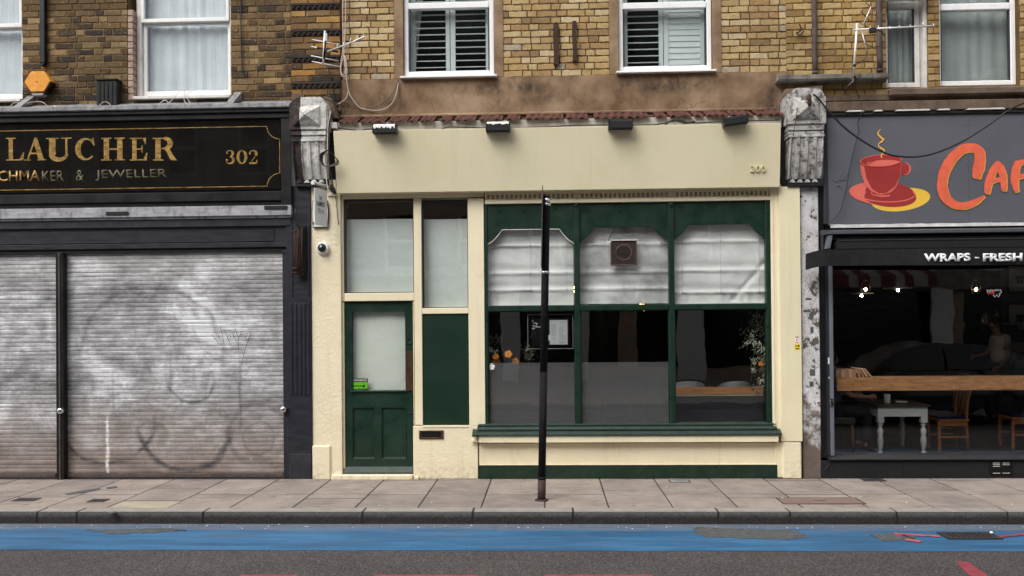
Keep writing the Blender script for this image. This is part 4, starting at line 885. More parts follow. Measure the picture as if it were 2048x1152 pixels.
# roof tiles over the fascia
tx0, tx1 = at(668, 240, -.12).x, at(1566, 220, -.12).x
zt0 = at(1117, 235.5, -.10).z; zt1 = at(1117, 227, YW-.02).z-.005
nt_ = 52; tw = (tx1-tx0)/nt_
def tile_mesh(seed):
    rn = random.Random(seed); b = MB(); nu = 7
    def f(u, v, t):
        w_ = .013*math.sin(u*2*math.pi-.6)+(.006 if u > .85 else 0)
        return (u*(tw+.006), -.11+.28*v, zt0+(zt1-zt0)*v+w_*(1-.35*v)-t)
    vs = [f(i/nu, j, 0) for j in (0, 1) for i in range(nu+1)]+[f(i/nu, j, .016) for j in (0, 1) for i in range(nu+1)]; n = nu+1
    fs = []
    for i in range(nu): fs += [(i, i+1, n+i+1, n+i), (2*n+i+1, 2*n+i, 3*n+i, 3*n+i+1), (2*n+i, 2*n+i+1, i+1, i)]
    fs += [(0, n, 3*n, 2*n), (nu, 2*n+nu, 3*n+nu, n+nu)]
    me = bpy.data.meshes.new('roof_tile'); me.from_pydata([(x, y, z) for x, y, z in vs], [], fs); me.materials.append(M['tile']); me.update(); return me
tms = [tile_mesh(k) for k in range(3)]
for i in range(nt_): inst(tms[i % 3], 'roof_tile', (tx0+i*tw, rnd.uniform(-.006, .006), rnd.uniform(-.002, .002)), rb, rot=(0, rnd.uniform(-.012, .012), rnd.uniform(-.02, .02)))
MB().profile([(-.055, zt0-.018), (.21, zt1-.035), (.21, zt0-.05), (-.055, zt0-.035)], tx0, tx1).build('tile_batten', 'rust', rb)
strip('soffit_board', 'grey_board', 238, 262, -.06, .2, tx0, tx1, rb, mid=1115)
strip('mortar_fillet', 'render', 222, 229, YW-.05, YW-.02, tx0, tx1, rb, .012, mid=1115)
pb('junction_box', 'white_grubby', rb, 662.5, 244.5, 674, 256, -.11, -.06, .004)
# party side of the shop body so nothing shows through
CX0, CX1 = at(623, 600, 0).x, at(1603, 600, 0).x
xd0, xd1 = at(684, 700, .0).x, at(827, 700, .0).x
zf = at(1115, 383, 0).z
# cream piers and frames
def cb(n, m, a, t, c, d, yf, yb, bev=.004): return pb(n, m, rb, a, t, c, d, yf, yb, bev)
cb('pier', 'cream_rough', 623.5, 372, 683, 960, 0, .35, .006)
cb('pier_base', 'cream_rough', 623.8, 891, 661, 960, -.022, .01, .014)
cb('lintel', 'cream', 683.5, 380, 968, 396, .02, .35); cb('lintel', 'cream', 968.5, 372, 1603, 382, .02, .35)
cb('door_jamb', 'cream_wood', 683.4, 396.5, 688.5, 958, .035, .2, .002)
cb('mullion', 'cream_wood', 828.5, 396.5, 844, 850, .015, .2); cb('transom', 'cream_wood', 688.8, 586, 828, 602, .012, .2); cb('transom', 'cream_wood', 844.3, 616, 936.5, 627.5, .012, .2)
cb('post', 'cream_wood', 937, 396.5, 969, 851.7, .0, .3)
cb('apron', 'cream_rough', 826.5, 852, 955.9, 958, .0, .3, .005); cb('transom', 'cream_wood', 844.3, 851, 937, 855, -.008, .03, .002)
cb('post', 'cream_wood', 826.5, 602.5, 828.3, 851, .02, .2)
cb('threshold_step', 'cream_rough', 662, 950, 826, 961, -.05, .3, .012)
cb('step_edge', 'cream_rough', 826.4, 952, 838, 961, -.03, .0, .012)
# fanlights
for (a, t, c, d) in ((689, 397, 828, 585.5), (844.5, 400, 936.5, 615.5)):
    x0, x1, z0, z1 = rc(a, t, c, d, .05)
    f = MB().box(x0, x0+.018, .045, .09, z0, z1).box(x1-.010, x1, .045, .09, z0, z1).box(x0+.0185, x1-.0105, .045, .09, z1-.03, z1).box(x0+.0185, x1-.0105, .045, .09, z0, z0+.008).build('fanlight', 'dark_frame', rb, .002)
    ORG[f.name] = org(rb); MB().box(x0+.018, x1-.01, .066, .071, z0+.008, z1-.03).build('pane', 'glass_shop', f)
x0, x1, z0, z1 = rc(689, 438, 828, 586, .13); o = MB().grid(lambda u, v: (x0+(x1-x0)*u, .15+.004*math.sin(u*9+v*4), z0+(z1-z0)*v), 12, 6).build('roller_blind', 'paper_blind'); tag(o, 'pale green roller blind in the fanlight over the green door', 'blind')
x0, x1, z0, z1 = rc(844.5, 438, 937, 616, .13); o = MB().grid(lambda u, v: (x0+(x1-x0)*u, .15+.004*math.sin(u*8+v*4), z0+(z1-z0)*v), 12, 6).build('roller_blind', 'paper_blind'); tag(o, 'pale green roller blind in the narrow window above the plain green panel', 'blind')
# door
x0, x1, z0, z1 = rc(685.5, 604, 825.5, 950, .05)
MB().box(x0-.02, x1+.02, .03, .2, z1+.004, z1+.012).build('door_shadow_gap', 'black_matt', rb)
gx0, gx1, gz0, gz1 = rc(704, 622.5, 812, 781, .05)
px_, pz = lambda p: at(p, 800, .05).x, lambda q: at(755, q, .05).z
b = MB().box(x0, gx0, .05, .095, z0+.075, z1).box(gx1, x1, .05, .095, z0+.075, z1).box(gx0+.0003, gx1-.0003, .0503, .095, gz1, z1).box(gx0+.0003, gx1-.0003, .0503, .095, pz(815), gz0)
b.box(gx0+.0003, gx1-.0003, .0503, .095, z0+.075, pz(917)).box(px_(699)-.03, px_(699), .0506, .094, pz(917), pz(815)) if 0 else None
b.box(gx0+.0003, gx1-.0003, .0503, .095, z0+.075, pz(918)).box(px_(749), px_(762), .0503, .095, pz(918), pz(815))
dr = b.build('door', 'green', rb, .0015); ORG[dr.name] = org(rb)
for (a, c) in ((704, 749), (762, 812)):
    a_, c_ = px_(a), px_(c); t_, u_ = pz(815), pz(918); w1, w2 = .022, .045
    b = MB(); V = lambda i, y: [(a_+i, y, u_+i), (c_-i, y, u_+i), (c_-i, y, t_-i), (a_+i, y, t_-i)]
    R0, R1, R2, R3 = V(0, .0515), V(.004, .0515), V(.020, .074), V(.05, .071); vs = R0+R1+R2+R3; fs = []
    for k in range(3):
        for i in range(4): j = (i+1) % 4; fs.append((4*k+i, 4*k+j, 4*k+4+j, 4*k+4+i))
    fs.append((12, 13, 14, 15)); b.add(vs, fs); b.build('door_panel', 'green', dr)
MB().box(gx0+.0, gx0+.008, .043, .052, gz0, gz1).box(gx1-.008, gx1, .043, .052, gz0, gz1).box(gx0+.0085, gx1-.0085, .043, .052, gz1-.008, gz1).build('glazing_bead', 'green', dr, .002)
MB().profile([(.05, gz0+.006), (.032, gz0-.004), (.032, gz0-.016), (.05, gz0-.018)], gx0-.02, gx1+.01).build('glazing_bead', 'green', dr)
MB().box(gx0, gx1, .064, .069, gz0, gz1).build('pane', 'glass_door', dr)
MB().profile([(.05, z0+.10), (.044, z0+.10), (.012, z0+.035), (.012, z0+.012), (.05, z0+.012)], x0+.004, x1-.002).build('weatherboard', 'green_top', dr, .002)
MB().box(x0, x1, .055, .095, z0+.012, z0+.0745).build('bottom_rail', 'green', dr)
pb('push_plate', 'brass', dr, 812.5, 703, 825.5, 782, .034, .0495, .003)
for q in (686, 826):
    c = at(820, q, .045); MB().lathe([(.013, -.0), (.016, -.008), (.013, -.012), (.006, -.012), (.005, -.004), (.001, -.004)], (c.x, .05, c.z), 14, 'Y').build('lock', 'grey_plastic' if 0 else 'iron', dr)
o = MB().grid(lambda u, v: (gx0+(gx1-gx0)*u, .115+.006*math.sin(u*7), gz0+(gz1-gz0)*v), 10, 3).build('door_blind', 'door_blind'); tag(o, 'off-white blind behind the glass of the green door', 'blind')
# hygiene sticker on the door glass
x0, x1, z0, z1 = rc(704.5, 757, 736, 779.5, .06); st = thing('rating_sticker', ((x0+x1)/2, .062, z0), 'black and lime green rating sticker low on the door glass', 'sticker')
MB().box(x0, x1, .0605, .0632, z0, z1).build('backing', 'ink', st); zz = z0+(z1-z0)*.69
MB().box(x0+.003, x1-.004, .0590, .0604, z0+.006, zz).build('green_panel', 'green_sticker', st)
for i in range(5):
    cx = x0+.022+i*.027; cz = z0+.045; r_ = .0095 if i < 4 else .016
    MB().lathe([(r_*.99, -.001), (r_*.7, -.0012)], (cx if i < 4 else cx+.006, .0589, cz), 12, 'Y').build('rating_circle', 'ink' if i == 4 else 'green_panel', st)
text_mesh('lettering', '5', 727.8, 766.8, 731, 772.2, .0575, 'green_sticker', st, .0004)
text_mesh('lettering', 'FOOD HYGIENE RATING', 707, 758.6, 734, 762, .0604, 'print_white', st, .0004); text_mesh('lettering', 'VERY GOOD', 715, 776, 734, 778.6, .0588, 'ink', st, .0004)
# green panel, letter box
cb('green_panel', 'green_panel', 844, 628, 937, 851, .03, .2, .002)
x0, x1, z0, z1 = rc(838, 861, 887, 878, -.014)
lb = MB().box(x0, x1, -.014, .0, z1-.018, z1).box(x0, x1, -.014, .0, z0, z0+.018).box(x0, x0+.03, -.014, .0, z0+.0185, z1-.0185).box(x1-.03, x1, -.014, .0, z0+.0185, z1-.0185).build('letter_plate', 'brass', rb, .003); ORG[lb.name] = org(rb)
MB().box(x0+.03, x1-.03, -.006, -.001, z0+.0185, z1-.0185).build('flap', 'black', lb, .002)
# big window surround
cb('surround', 'cream_wood', 1543.5, 372, 1559.5, 872, -.015, .3); cb('pilaster', 'cream_board', 1560, 373, 1602.5, 883, -.05, .3, .003)
cb('pilaster_base', 'cream_rough', 1566, 884, 1603.5, 958, -.045, .3, .012); cb('surround', 'cream_wood', 1551, 884, 1565.5, 955, -.01, .3)
MB().pbox(1546, 395, 1549, 872, -.022, -.015).build('surround_bead', 'cream_wood', rb, .0015)
strip('head_moulding', 'cream_wood', 381.5, 385, -.0, .2, at(969.5, 390, 0).x, at(1543, 390, 0).x, rb, mid=1250)
strip('head_moulding', 'cream_wood', 385.2, 396, .012, .2, at(969.5, 390, 0).x, at(1543, 390, 0).x, rb, mid=1250)
strip('head_moulding', 'cream_wood', 396.3, 404, -.012, .2, at(969.5, 390, 0).x, at(1543, 390, 0).x, rb, mid=1250)
M['vent_shade'] = paint('shaded_grimy_recess', (.36, .31, .22), .8, .2, .5)  # shade of the vent recess put into a darker cream, with grime patches
za, zb2 = at(1250, 384.5, -.005).z, at(1250, 395.5, -.005).z
for (a, c) in ((972, 1149), (1160, 1338), (1350, 1536)):
    xa, xc = at(a, 390, -.005).x, at(c, 390, -.005).x; n = int((xc-xa)/.052); b = MB(); ph = (xc-xa)/n
    b.box(xa, xc, -.004, .011, za-.007, za).box(xa, xc, -.004, .011, zb2, zb2+.007)
    for i in range(n+1):
        x = xa+ph*i; b.box(x-.009, x+.009, -.003, .0115, zb2+.0075, za-.0075)
        if i < n: b.lathe([(.011, -.003), (.007, -.005)], (x+ph/2, .011, (za+zb2)/2), 8, 'Y')
    b.build('vent_frieze', 'cream', rb); MB().box(xa, xc, .0085, .0118, zb2+.0075, za-.0075).build('vent_recess', 'vent_shade', rb)
# dark green joinery
GX0, GX1 = at(970, 600, .0).x, at(1543, 600, .0).x
zhead = at(1250, 404, .0).z; zsill = at(1250, 849, .0).z; ztr1, ztr0 = at(1250, 609, 0).z, at(1250, 620.5, 0).z
gx = lambda p, q=600: at(p, q, .0).x
for (a, c) in ((970, 975.5), (1149.5, 1160.5), (1338, 1349.5), (1533, 1543)):
    MB().box(gx(a), gx(c), -.004 if a in (1149.5, 1338) else .004, .09, zsill, zhead).build('mullion', 'green', rb, .006, )
for (a, c) in ((975.8, 1149.2), (1160.8, 1337.7), (1349.8, 1532.7)):
    MB().box(gx(a), gx(c), -.008, .09, ztr0, ztr1).build('transom', 'green', rb, .008)
for (a) in (1155, 1343.5): MB().lathe([(.001, -.035), (.016, -.03), (.019, 0), (.014, .012), (.001, .012)], (gx(a), -.004, at(a, 408, 0).z), 10).build('pendant_drop', 'green', rb)
# head board with scooped and chamfered corners around each blind
for (a, c, t) in ((975.8, 1149.2, 459), (1160.8, 1337.7, 453), (1349.8, 1532.7, 448)):
    xa, xc = gx(a), gx(c); zt = at(1250, (t+ (452 if a > 1100 else 452))/2, .03).z; zc = zt-.155; k = .17
    pts = [(xa, zhead), (xc, zhead), (xc, zc-.02), (xc-.02, zc)]
    pts += [(xc-.02-(k-.02)*u, zc+(zt-zc)*(u**1.35 if 1 else u)) for u in (.25, .5, .75, 1)]
    pts += [(xa+.02+(k-.02)*u, zc+(zt-zc)*(u**1.35)) for u in (1, .75, .5, .25)]+[(xa+.02, zc), (xa, zc-.02)]
    # as quads to keep it clean
    b = MB()
    top = [(x, zhead) for x in (xa, xa+.02)]
    low = [(xa, zc-.02), (xa+.02, zc)]+[(xa+.02+(k-.02)*u, zc+(zt-zc)*u**1.35) for u in (.25, .5, .75, 1)]; low += [(xa+xc-x, z) for x, z in low[::-1]]
    for p, q in zip(low, low[1:]): b.prism([(p[0], p[1]), (q[0], q[1]), (q[0], zhead), (p[0], zhead)], .022, .05)
    b.build('head_board', 'green', rb)
    e = MB().ribbon([(x, z-.004) for x, z in low], .012, .0335, .010).build('head_bead', 'white_grubby' if a < 1000 else 'green', rb)
# panes
for (a, c) in ((975.8, 1149.2), (1160.8, 1337.7), (1349.8, 1532.7)):
    MB().box(gx(a), gx(c), .055, .060, ztr1, zhead).build('pane', 'glass_shop', rb); MB().box(gx(a), gx(c), .055, .060, zsill, ztr0).build('pane', 'glass_shop', rb)
    MB().box(gx(a), gx(a)+.008, .03, .05, zsill, ztr0).box(gx(c)-.008, gx(c), .03, .05, zsill, ztr0).box(gx(a)+.0085, gx(c)-.0085, .03, .05, ztr0-.008, ztr0).build('glazing_bead', 'green', rb)
for (a, c) in ((975.8, 1149.2), (1160.8, 1337.7)):
    MB().box(gx(a)+.001, gx(c)-.001, .0615, .0630, zsill+.001, at(1150, 725, .06).z).build('frosted_film', 'film', rb)
# sill
zs = lambda q: at(1250, q, -.05).z
b = MB().profile([(.09, zs(846.5)), (-.02, zs(848)), (-.024, zs(851)), (-.006, zs(852)), (-.03, zs(854)), (-.055, zs(857)), (-.058, zs(860)), (-.035, zs(861)), (-.06, zs(862)), (-.10, zs(865.5)), (-.105, zs(870)), (.09, zs(870))], gx(955), gx(1549)); b.build('window_sill', 'green_top', rb, .002)
MB().profile([(.0, zs(858)), (-.06, zs(861.5)), (-.115, zs(866.5)), (-.115, zs(871)), (.0, zs(871.2))], gx(943.5), gx(954.9)).build('sill_horn', 'green', rb, .002)
MB().profile([(.0, zs(858)), (-.06, zs(861.5)), (-.115, zs(866)), (-.115, zs(870)), (.0, zs(870.2))], gx(1549.1), gx(1556)).build('sill_horn', 'green', rb, .002)
strip('sill_fascia', 'green', 857.5, 860, -.0565, .0, gx(955), gx(1549), rb, .001, 1250)
strip('apron_rail', 'cream_wood', 871.5, 885, -.085, .2, gx(956), gx(1550.7), rb, .004, 1250); strip('apron_panel', 'cream', 886.3, 930, -.0, .2, gx(956), gx(1436), rb, .002, 1250); strip('apron_panel', 'cream', 886.3, 930, -.001, .2, gx(1436.3), gx(1550.7), rb, .002, 1250)
cb('apron_bracket', 'cream_wood', 943, 880, 955.8, 884, -.05, .0, .002)
strip('plinth', 'green', 930.3, 957, -.014, .2, gx(956.3), gx(1551), rb, .004, 1250)
strip('plinth_cap', 'cream_wood', 928.5, 930.2, -.018, .0, gx(956.3), gx(1551), rb, .002, 1250)
# peeling pier between the two shops (belongs to the cafe side)
# rooms behind
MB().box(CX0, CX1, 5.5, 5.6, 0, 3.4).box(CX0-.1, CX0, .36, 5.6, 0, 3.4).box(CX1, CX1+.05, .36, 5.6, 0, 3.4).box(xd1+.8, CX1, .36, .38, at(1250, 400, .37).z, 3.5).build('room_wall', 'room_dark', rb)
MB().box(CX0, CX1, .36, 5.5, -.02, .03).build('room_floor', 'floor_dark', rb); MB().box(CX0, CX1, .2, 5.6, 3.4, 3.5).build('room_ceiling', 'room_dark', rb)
# ================================================================ cream fascia sign
fs_ = thing('fascia_sign', ((tx0+tx1)/2, -.1, 3.4), 'plain cream fascia sign board with raised number 300', 'sign')
P = {k: at(x, y, Y) for k, (x, y, Y) in dict(tl=(666.5, 262, -.24), tr=(1562, 246, -.24), bl=(674, 388, -.12), br=(1559.5, 372.5, -.12)).items()}
zt_, zb_ = (P['tl'].z+P['tr'].z)/2, (P['bl'].z+P['br'].z)/2
P['tl'].z = P['tr'].z = zt_; P['bl'].z = P['br'].z = zb_
def fascia(u, v, off=0):                             # point on the tilted face
    a = P['bl'].lerp(P['br'], u); b = P['tl'].lerp(P['tr'], u); p = a.lerp(b, v); return p+Vector((0, -off, 0))
vs = [fascia(0, 0), fascia(1, 0), fascia(1, 1), fascia(0, 1)]; vs2 = [Vector((v.x, .015, v.z)) for v in vs]
MB().add(vs+vs2, [(0, 1, 2, 3), (7, 6, 5, 4), (0, 4, 5, 1), (3, 2, 6, 7), (1, 5, 6, 2), (0, 3, 7, 4)]).build('board', 'cream_board', fs_, .003)
for (ch, a, c) in (('3', 1502, 1510.5), ('0', 1512.5, 1521), ('0', 1523.5, 1532)):
    o = text_mesh('number', ch, a, 330.5, c, 343, -.19, 'cream_board', fs_, .018, .0); oz = org(fs_).z
    for v in o.data.vertices: zz_ = v.co.z+oz; off = -.19-(v.co.y+org(fs_).y); v.co.y = -.12-.12*(zz_-zb_)/(zt_-zb_)-.001-off-org(fs_).y
# ---- lamps on the board
lamp0 = None
for i, (a, t, c, d, rot, snow) in enumerate(((745, 247, 791, 265, 0, 1), (972, 242, 1019, 261, 0, 1), (1218, 237, 1265, 256, 0, 0), (1448, 230, 1496, 247, R(-8), 0))):
    yf = -.36; x0, x1, z0, z1 = rc(a, t, c, d, yf); cx, cz = (x0+x1)/2, (z0+z1)/2; hw, hh = (x1-x0)/2, (z1-z0)/2
    lab = ['black trough lamp with thick white droppings, nearest the flaking two-tone console', 'black trough lamp with a thin white splash along its top edge', 'clean black trough lamp on the middle of the cream sign', 'tilted black trough lamp at the end above the raised number 300'][i]
    t_ = thing('sign_lamp', (cx, -.2, cz), lab, 'lamp', 'trough lamps over the cream sign')
    Rm = Matrix.Rotation(rot, 4, 'Y'); T = lambda v: Rm @ Vector(v)+Vector((cx, 0, cz))
    b = MB(); b.v = [T(v) for v in MB().profile([(-.36, -hh), (-.36, hh*.55), (-.34, hh*.85), (-.30, hh), (-.26, hh*.9), (-.24, hh*.5), (-.26, -hh)], -hw, hw).v]; q = MB().profile([(-.36, -hh), (-.36, hh*.55), (-.34, hh*.85), (-.30, hh), (-.26, hh*.9), (-.24, hh*.5), (-.26, -hh)], -hw, hw); b.f = q.f; b.sm = q.sm
    b.build('housing', 'black_matt', t_, .004)
    b = MB()
    for s in (-1, 1): b.v, b.f, b.sm = b.v, b.f, b.sm; b.tube([T((s*hw*.6, -.26, hh*.3)), T((s*hw*.6, -.15, hh*.9)), T((s*hw*.6, -.05, hh*.8))], .008, 6)
    b.build('bracket', 'black', t_)
    for s in (-1, 1):
        b = MB(); q = MB().box(s*hw-.004, s*hw+.004, -.365, -.235, -hh-.004, hh+.004); b.v = [T(v) for v in q.v]; b.f = q.f; b.sm = q.sm; b.build('end_plate', 'black', t_, .002)
    if snow:
        n = 22; rr_ = random.Random(i*3+1); b = MB(); d_ = [hh*(.55 if snow and i == 0 else .28)*rr_.uniform(.5, 1.5) for _ in range(n+1)]
        for k in range(n):
            xa, xb = -hw*.94+2*hw*.94*k/n, -hw*.94+2*hw*.94*(k+1)/n
            pts = [(xa, -.3655, hh*.62-d_[k]), (xb, -.3655, hh*.62-d_[k+1]), (xb, -.3655, hh*.62), (xa, -.3655, hh*.62), (xb, -.342, hh*.92), (xa, -.342, hh*.92), (xb, -.30, hh*1.06), (xa, -.30, hh*1.06)]
            b.v += [T(p) for p in pts]; o_ = len(b.v)-8; b.f += [(o_, o_+1, o_+2, o_+3), (o_+3, o_+2, o_+4, o_+5), (o_+5, o_+4, o_+6, o_+7)]; b.sm += [False]*3
        b.build('bird_droppings', 'print_white', t_)
cable([(676, 256), (720, 261), (742, 258), (830, 262), (880, 259), (900, 254), (975, 256), (1080, 254), (1150, 251), (1218, 250), (1300, 250), (1340, 244), (1358, 240), (1385, 246), (1450, 243), (1560, 240)], -.13, .007, 'cable_black', 'black cable running above the cream sign linking its lamps')
cable([(1330, 248), (1345, 241), (1360, 243), (1372, 246), (1390, 243)], -.14, .012, 'cable_black', 'tangled black cable joint above the cream sign between two lamps')
# ================================================================ consoles
def console(x0, x1, zb, zt, m, label, loc_y=0, seed=1):
    t = thing('console_bracket', ((x0+x1)/2, 0, zb), label, 'console'); w_ = x1-x0; h = zt-zb; rn = random.Random(seed)
    z = lambda f: zb+h*f
    # gabled cap
    b = MB().prism([(x0+.0, z(.62)), (x1, z(.62)), (x1, z(.90)), (x1-.07, z(1.0)), (x0+.10, z(1.0)), (x0+.0, z(.93))], -.20, .15)
    b.build('cap', m, t, .012, 2)
    cx = (x0+x1)/2-.01; p = .155
    b = MB(); a0, a1, c0, c1 = cx-p, cx+p, z(.665), z(.90)
    b.add([(a0, -.202, c0), (a1, -.202, c0), (a1, -.202, c1), (a0, -.202, c1), (a0+.02, -.225, c0+.02), (a1-.02, -.225, c0+.02), (a1-.02, -.225, c1-.02), (a0+.02, -.225, c1-.02), (cx, -.30, (c0+c1)/2)],
          [(0, 1, 5, 4), (1, 2, 6, 5), (2, 3, 7, 6), (3, 0, 4, 7), (4, 5, 8), (5, 6, 8), (6, 7, 8), (7, 4, 8)]); b.build('pyramid_boss', m, t)
    for (f0, f1, y) in ((.565, .615, -.185), (.53, .56, -.17), (.49, .525, -.20)):
        MB().box(x0+.02, x1-.02, y, .15, z(f0), z(f1)).build('moulding', m, t, .006)
    # scrolled body with flutes
    pr = [(-.15-.05*math.cos(u*3.0)*(1-u)-.02*math.sin(u*6), z(.485-.40*u)) for u in [i/10 for i in range(11)]]
    pr = [(-.185+.115*(u**.7)-.03*math.sin(u*math.pi), z(.485-.41*u)) for u in [i/10 for i in range(11)]]
    nfl = 4; wv = (w_-.06)/nfl
    for k in range(nfl+1):
        xa = x0+.03+(w_-.06)*(k-.5+.28)/nfl if k else x0+.03; xb = x0+.03+(w_-.06)*(k+.5-.28)/nfl if k < nfl else x1-.03
        MB().profile([(y-.018, zz) for y, zz in pr]+[(.15, pr[-1][1]), (.15, pr[0][1])], max(xa, x0+.03), min(xb, x1-.03)).build('fluted_rib', m, t, .006)
    MB().profile(pr+[(.15, pr[-1][1]), (.15, pr[0][1])], x0+.035, x1-.035).build('scroll_body', m, t)
    for k in range(4):
        xa = x0+.05+(w_-.10)*k/4; ww = (w_-.10)/4*.8
        MB().prism([(xa, z(.04)), (xa+ww, z(.04)), (xa+ww*.72, z(.075)), (xa+ww*.28, z(.075))], -.085, .15).build('gutta', m, t, .003)
    MB().box(x0+.03, x1-.03, -.075, .15, z(0), z(.085)).build('neck', m if 0 else 'black_matt', t, .004)
    return t
x0, x1, zb, zt = rc(583, 198, 659, 372, -.1)
console(x0, x1, zb, zt, 'console_two_tone', 'stone console bracket painted half black and maroon, half flaking white')
pb('stub_block', 'rust', None, 596, 366, 620, 372, -.05, .1) if 0 else None
x0, x1, zb, zt = rc(1570, 180, 1648, 372, -.1)
console(x0, x1, zb, zt, 'console_flaking', 'grey flaking stone console bracket between the cream sign and the cafe sign', seed=4)
MB().prism([(at(1552, 240, YW-.1).x, at(1552, 240, YW).z), (at(1552, 205, YW).x, at(1560, 205, YW).z), (at(1566, 183, YW).x, at(1566, 183, YW).z), (at(1640, 176, YW).x, at(1640, 176, YW).z), (at(1640, 240, YW).x, at(1640, 240, YW).z)], YW-.12, YW-.001).build('console_backing', 'stone_brown', rb, .01)
MB().prism([(at(655, 245, YW).x, at(655, 245, YW).z), (at(655, 200, YW).x, at(655, 200, YW).z), (at(672, 205, YW).x, at(672, 205, YW).z), (at(684, 245, YW).x, at(684, 245, YW).z)], YW-.2, YW-.023).build('console_backing', 'stone_brown', jb, .01)
MB().pbox(659, 256, 672, 392, -.0, .18).build('return_board', 'black_matt', rb, .003)
MB().pbox(1562, 240, 1573, 372, .0, .18).build('return_board', 'black_matt', rb, .003)
# ================================================================ things on the cream pier
hsx = at(636, 372, -.3)
hg = thing('hanging_sign', (hsx.x, 0, hsx.z), 'white hanging sign board reading The Farmer\'s on a short white arm', 'sign')
a0 = at(664, 386, 0); a1 = Vector((at(628, 366, -.36).x, -.36, at(628, 366, -.36).z))
a0.z = a1.z; a0.y = -.0
MB().tube([a0, a1], .017, 10).tube([a1, a1+(a1-a0).normalized()*.03], .024, 10).build('arm', 'white_grubby', hg)
MB().box(a0.x-.05, a0.x+.05, -.02, .0, a0.z-.1, a0.z+.09).build('wall_plate', 'cream_wood', hg, .004)
d_ = (a1-a0); u0, u1 = .30, .98
q0 = a0.lerp(a1, u0); q1 = a0.lerp(a1, u1); hz = .42; th = Vector((.004, .0007, 0))
bb = MB(); vs = []
for s in (-1, 1): vs += [q0+th*s+Vector((0, 0, -.05)), q1+th*s+Vector((0, 0, -.05)), q1+th*s+Vector((0, 0, -.05-hz)), q0+th*s+Vector((0, 0, -.05-hz))]
bb.add(vs, [(3, 2, 1, 0), (4, 5, 6, 7), (0, 1, 5, 4), (1, 2, 6, 5), (2, 3, 7, 6), (3, 0, 4, 7)]).build('board', 'print_white', hg, .001)
for u in (.36, .92): q = a0.lerp(a1, u); MB().tube([q+Vector((0, 0, .01)), q-Vector((0, 0, .055))], .006, 6).build('hanger', 'iron', hg)
def on_board(txt, u_a, u_b, za_, zb__, m, italic=0, bold=.0):
    cu = bpy.data.curves.new('lettering', 'FONT'); cu.body = txt; cu.size = 1; cu.shear = italic; cu.offset = bold; cu.resolution_u = 3
    o = bpy.data.objects.new('lettering', cu); COL.objects.link(o); bpy.context.view_layer.update()
    me = bpy.data.meshes.new_from_object(o.evaluated_get(bpy.context.evaluated_depsgraph_get())); bpy.data.objects.remove(o)
    xs = [v.co.x for v in me.vertices]; ys = [v.co.y for v in me.vertices]; o0 = org(hg)
    for v in me.vertices:                           # text runs from the street edge inwards
        uu = (v.co.x-min(xs))/(max(xs)-min(xs)); vv = (v.co.y-min(ys))/(max(ys)-min(ys)); q = a1.lerp(a0, u_a+(u_b-u_a)*uu)
        v.co = Vector((q.x+.0052, q.y-.003, q.z-.05-hz*(za_+(zb__-za_)*(1-vv))))-o0
    me.materials.clear(); me.materials.append(M[m]); o = bpy.data.objects.new('lettering', me); COL.objects.link(o); o.parent = hg
on_board('THE', .24, .42, .20, .31, 'ink'); on_board("FARMER'S", .12, .56, .34, .48, 'ink', 0, .01); on_board('Mistress', .18, .52, .52, .66, 'grey_plastic', .4)
x0, x1, z0, z1 = rc(623.5, 401, 657, 455, -.03)
wp = thing('wall_plaque', ((x0+x1)/2, 0, z0), 'barrel shaped off-white plaque with a dark rim behind the hanging sign', 'plaque'); cx = (x0+x1)/2
def barrel(ins, y0, y1, m, n):
    L_ = [(x0+ins+.014*(2*abs(t-.5))**2, z0+ins+(z1-z0-2*ins)*t) for t in [i/8 for i in range(9)]]; pts = L_+[(x0+x1-x, z) for x, z in L_[::-1]]
    MB().prism(pts[::-1], y0, y1).build(n, m, wp)
barrel(0, -.03, -.0, 'ink', 'rim'); barrel(.008, -.034, -.0305, 'white_grubby', 'face')
text_mesh('lettering', 'RE', 625.5, 444, 629, 449, -.0345, 'ink', wp, .0008, .03); text_mesh('lettering', 'ONE', 648, 444, 653.5, 449, -.0345, 'ink', wp, .0008, .02)
c = at(644, 496, -.05); dc = thing('dome_camera', (c.x, 0, c.z), 'round white security camera with a dark dome on the cream pier', 'security camera')
MB().lathe([(.075, 0), (.075, -.02), (.066, -.045), (.05, -.05), (.05, -.03), (.001, -.03)], (c.x, .0, c.z), 24, 'Y').build('housing', 'pvc', dc)
MB().lathe([(.05, -.045), (.047, -.06), (.036, -.078), (.018, -.088), (.001, -.09)], (c.x, .0, c.z), 24, 'Y').build('dome', 'black_glass', dc)
for (a) in (20, 140, 260): MB().lathe([(.004, -.0), (.003, -.003)], (c.x+.061*math.cos(R(a)), -.044, c.z+.061*math.sin(R(a))), 6, 'Y').build('screw', 'ink', dc)
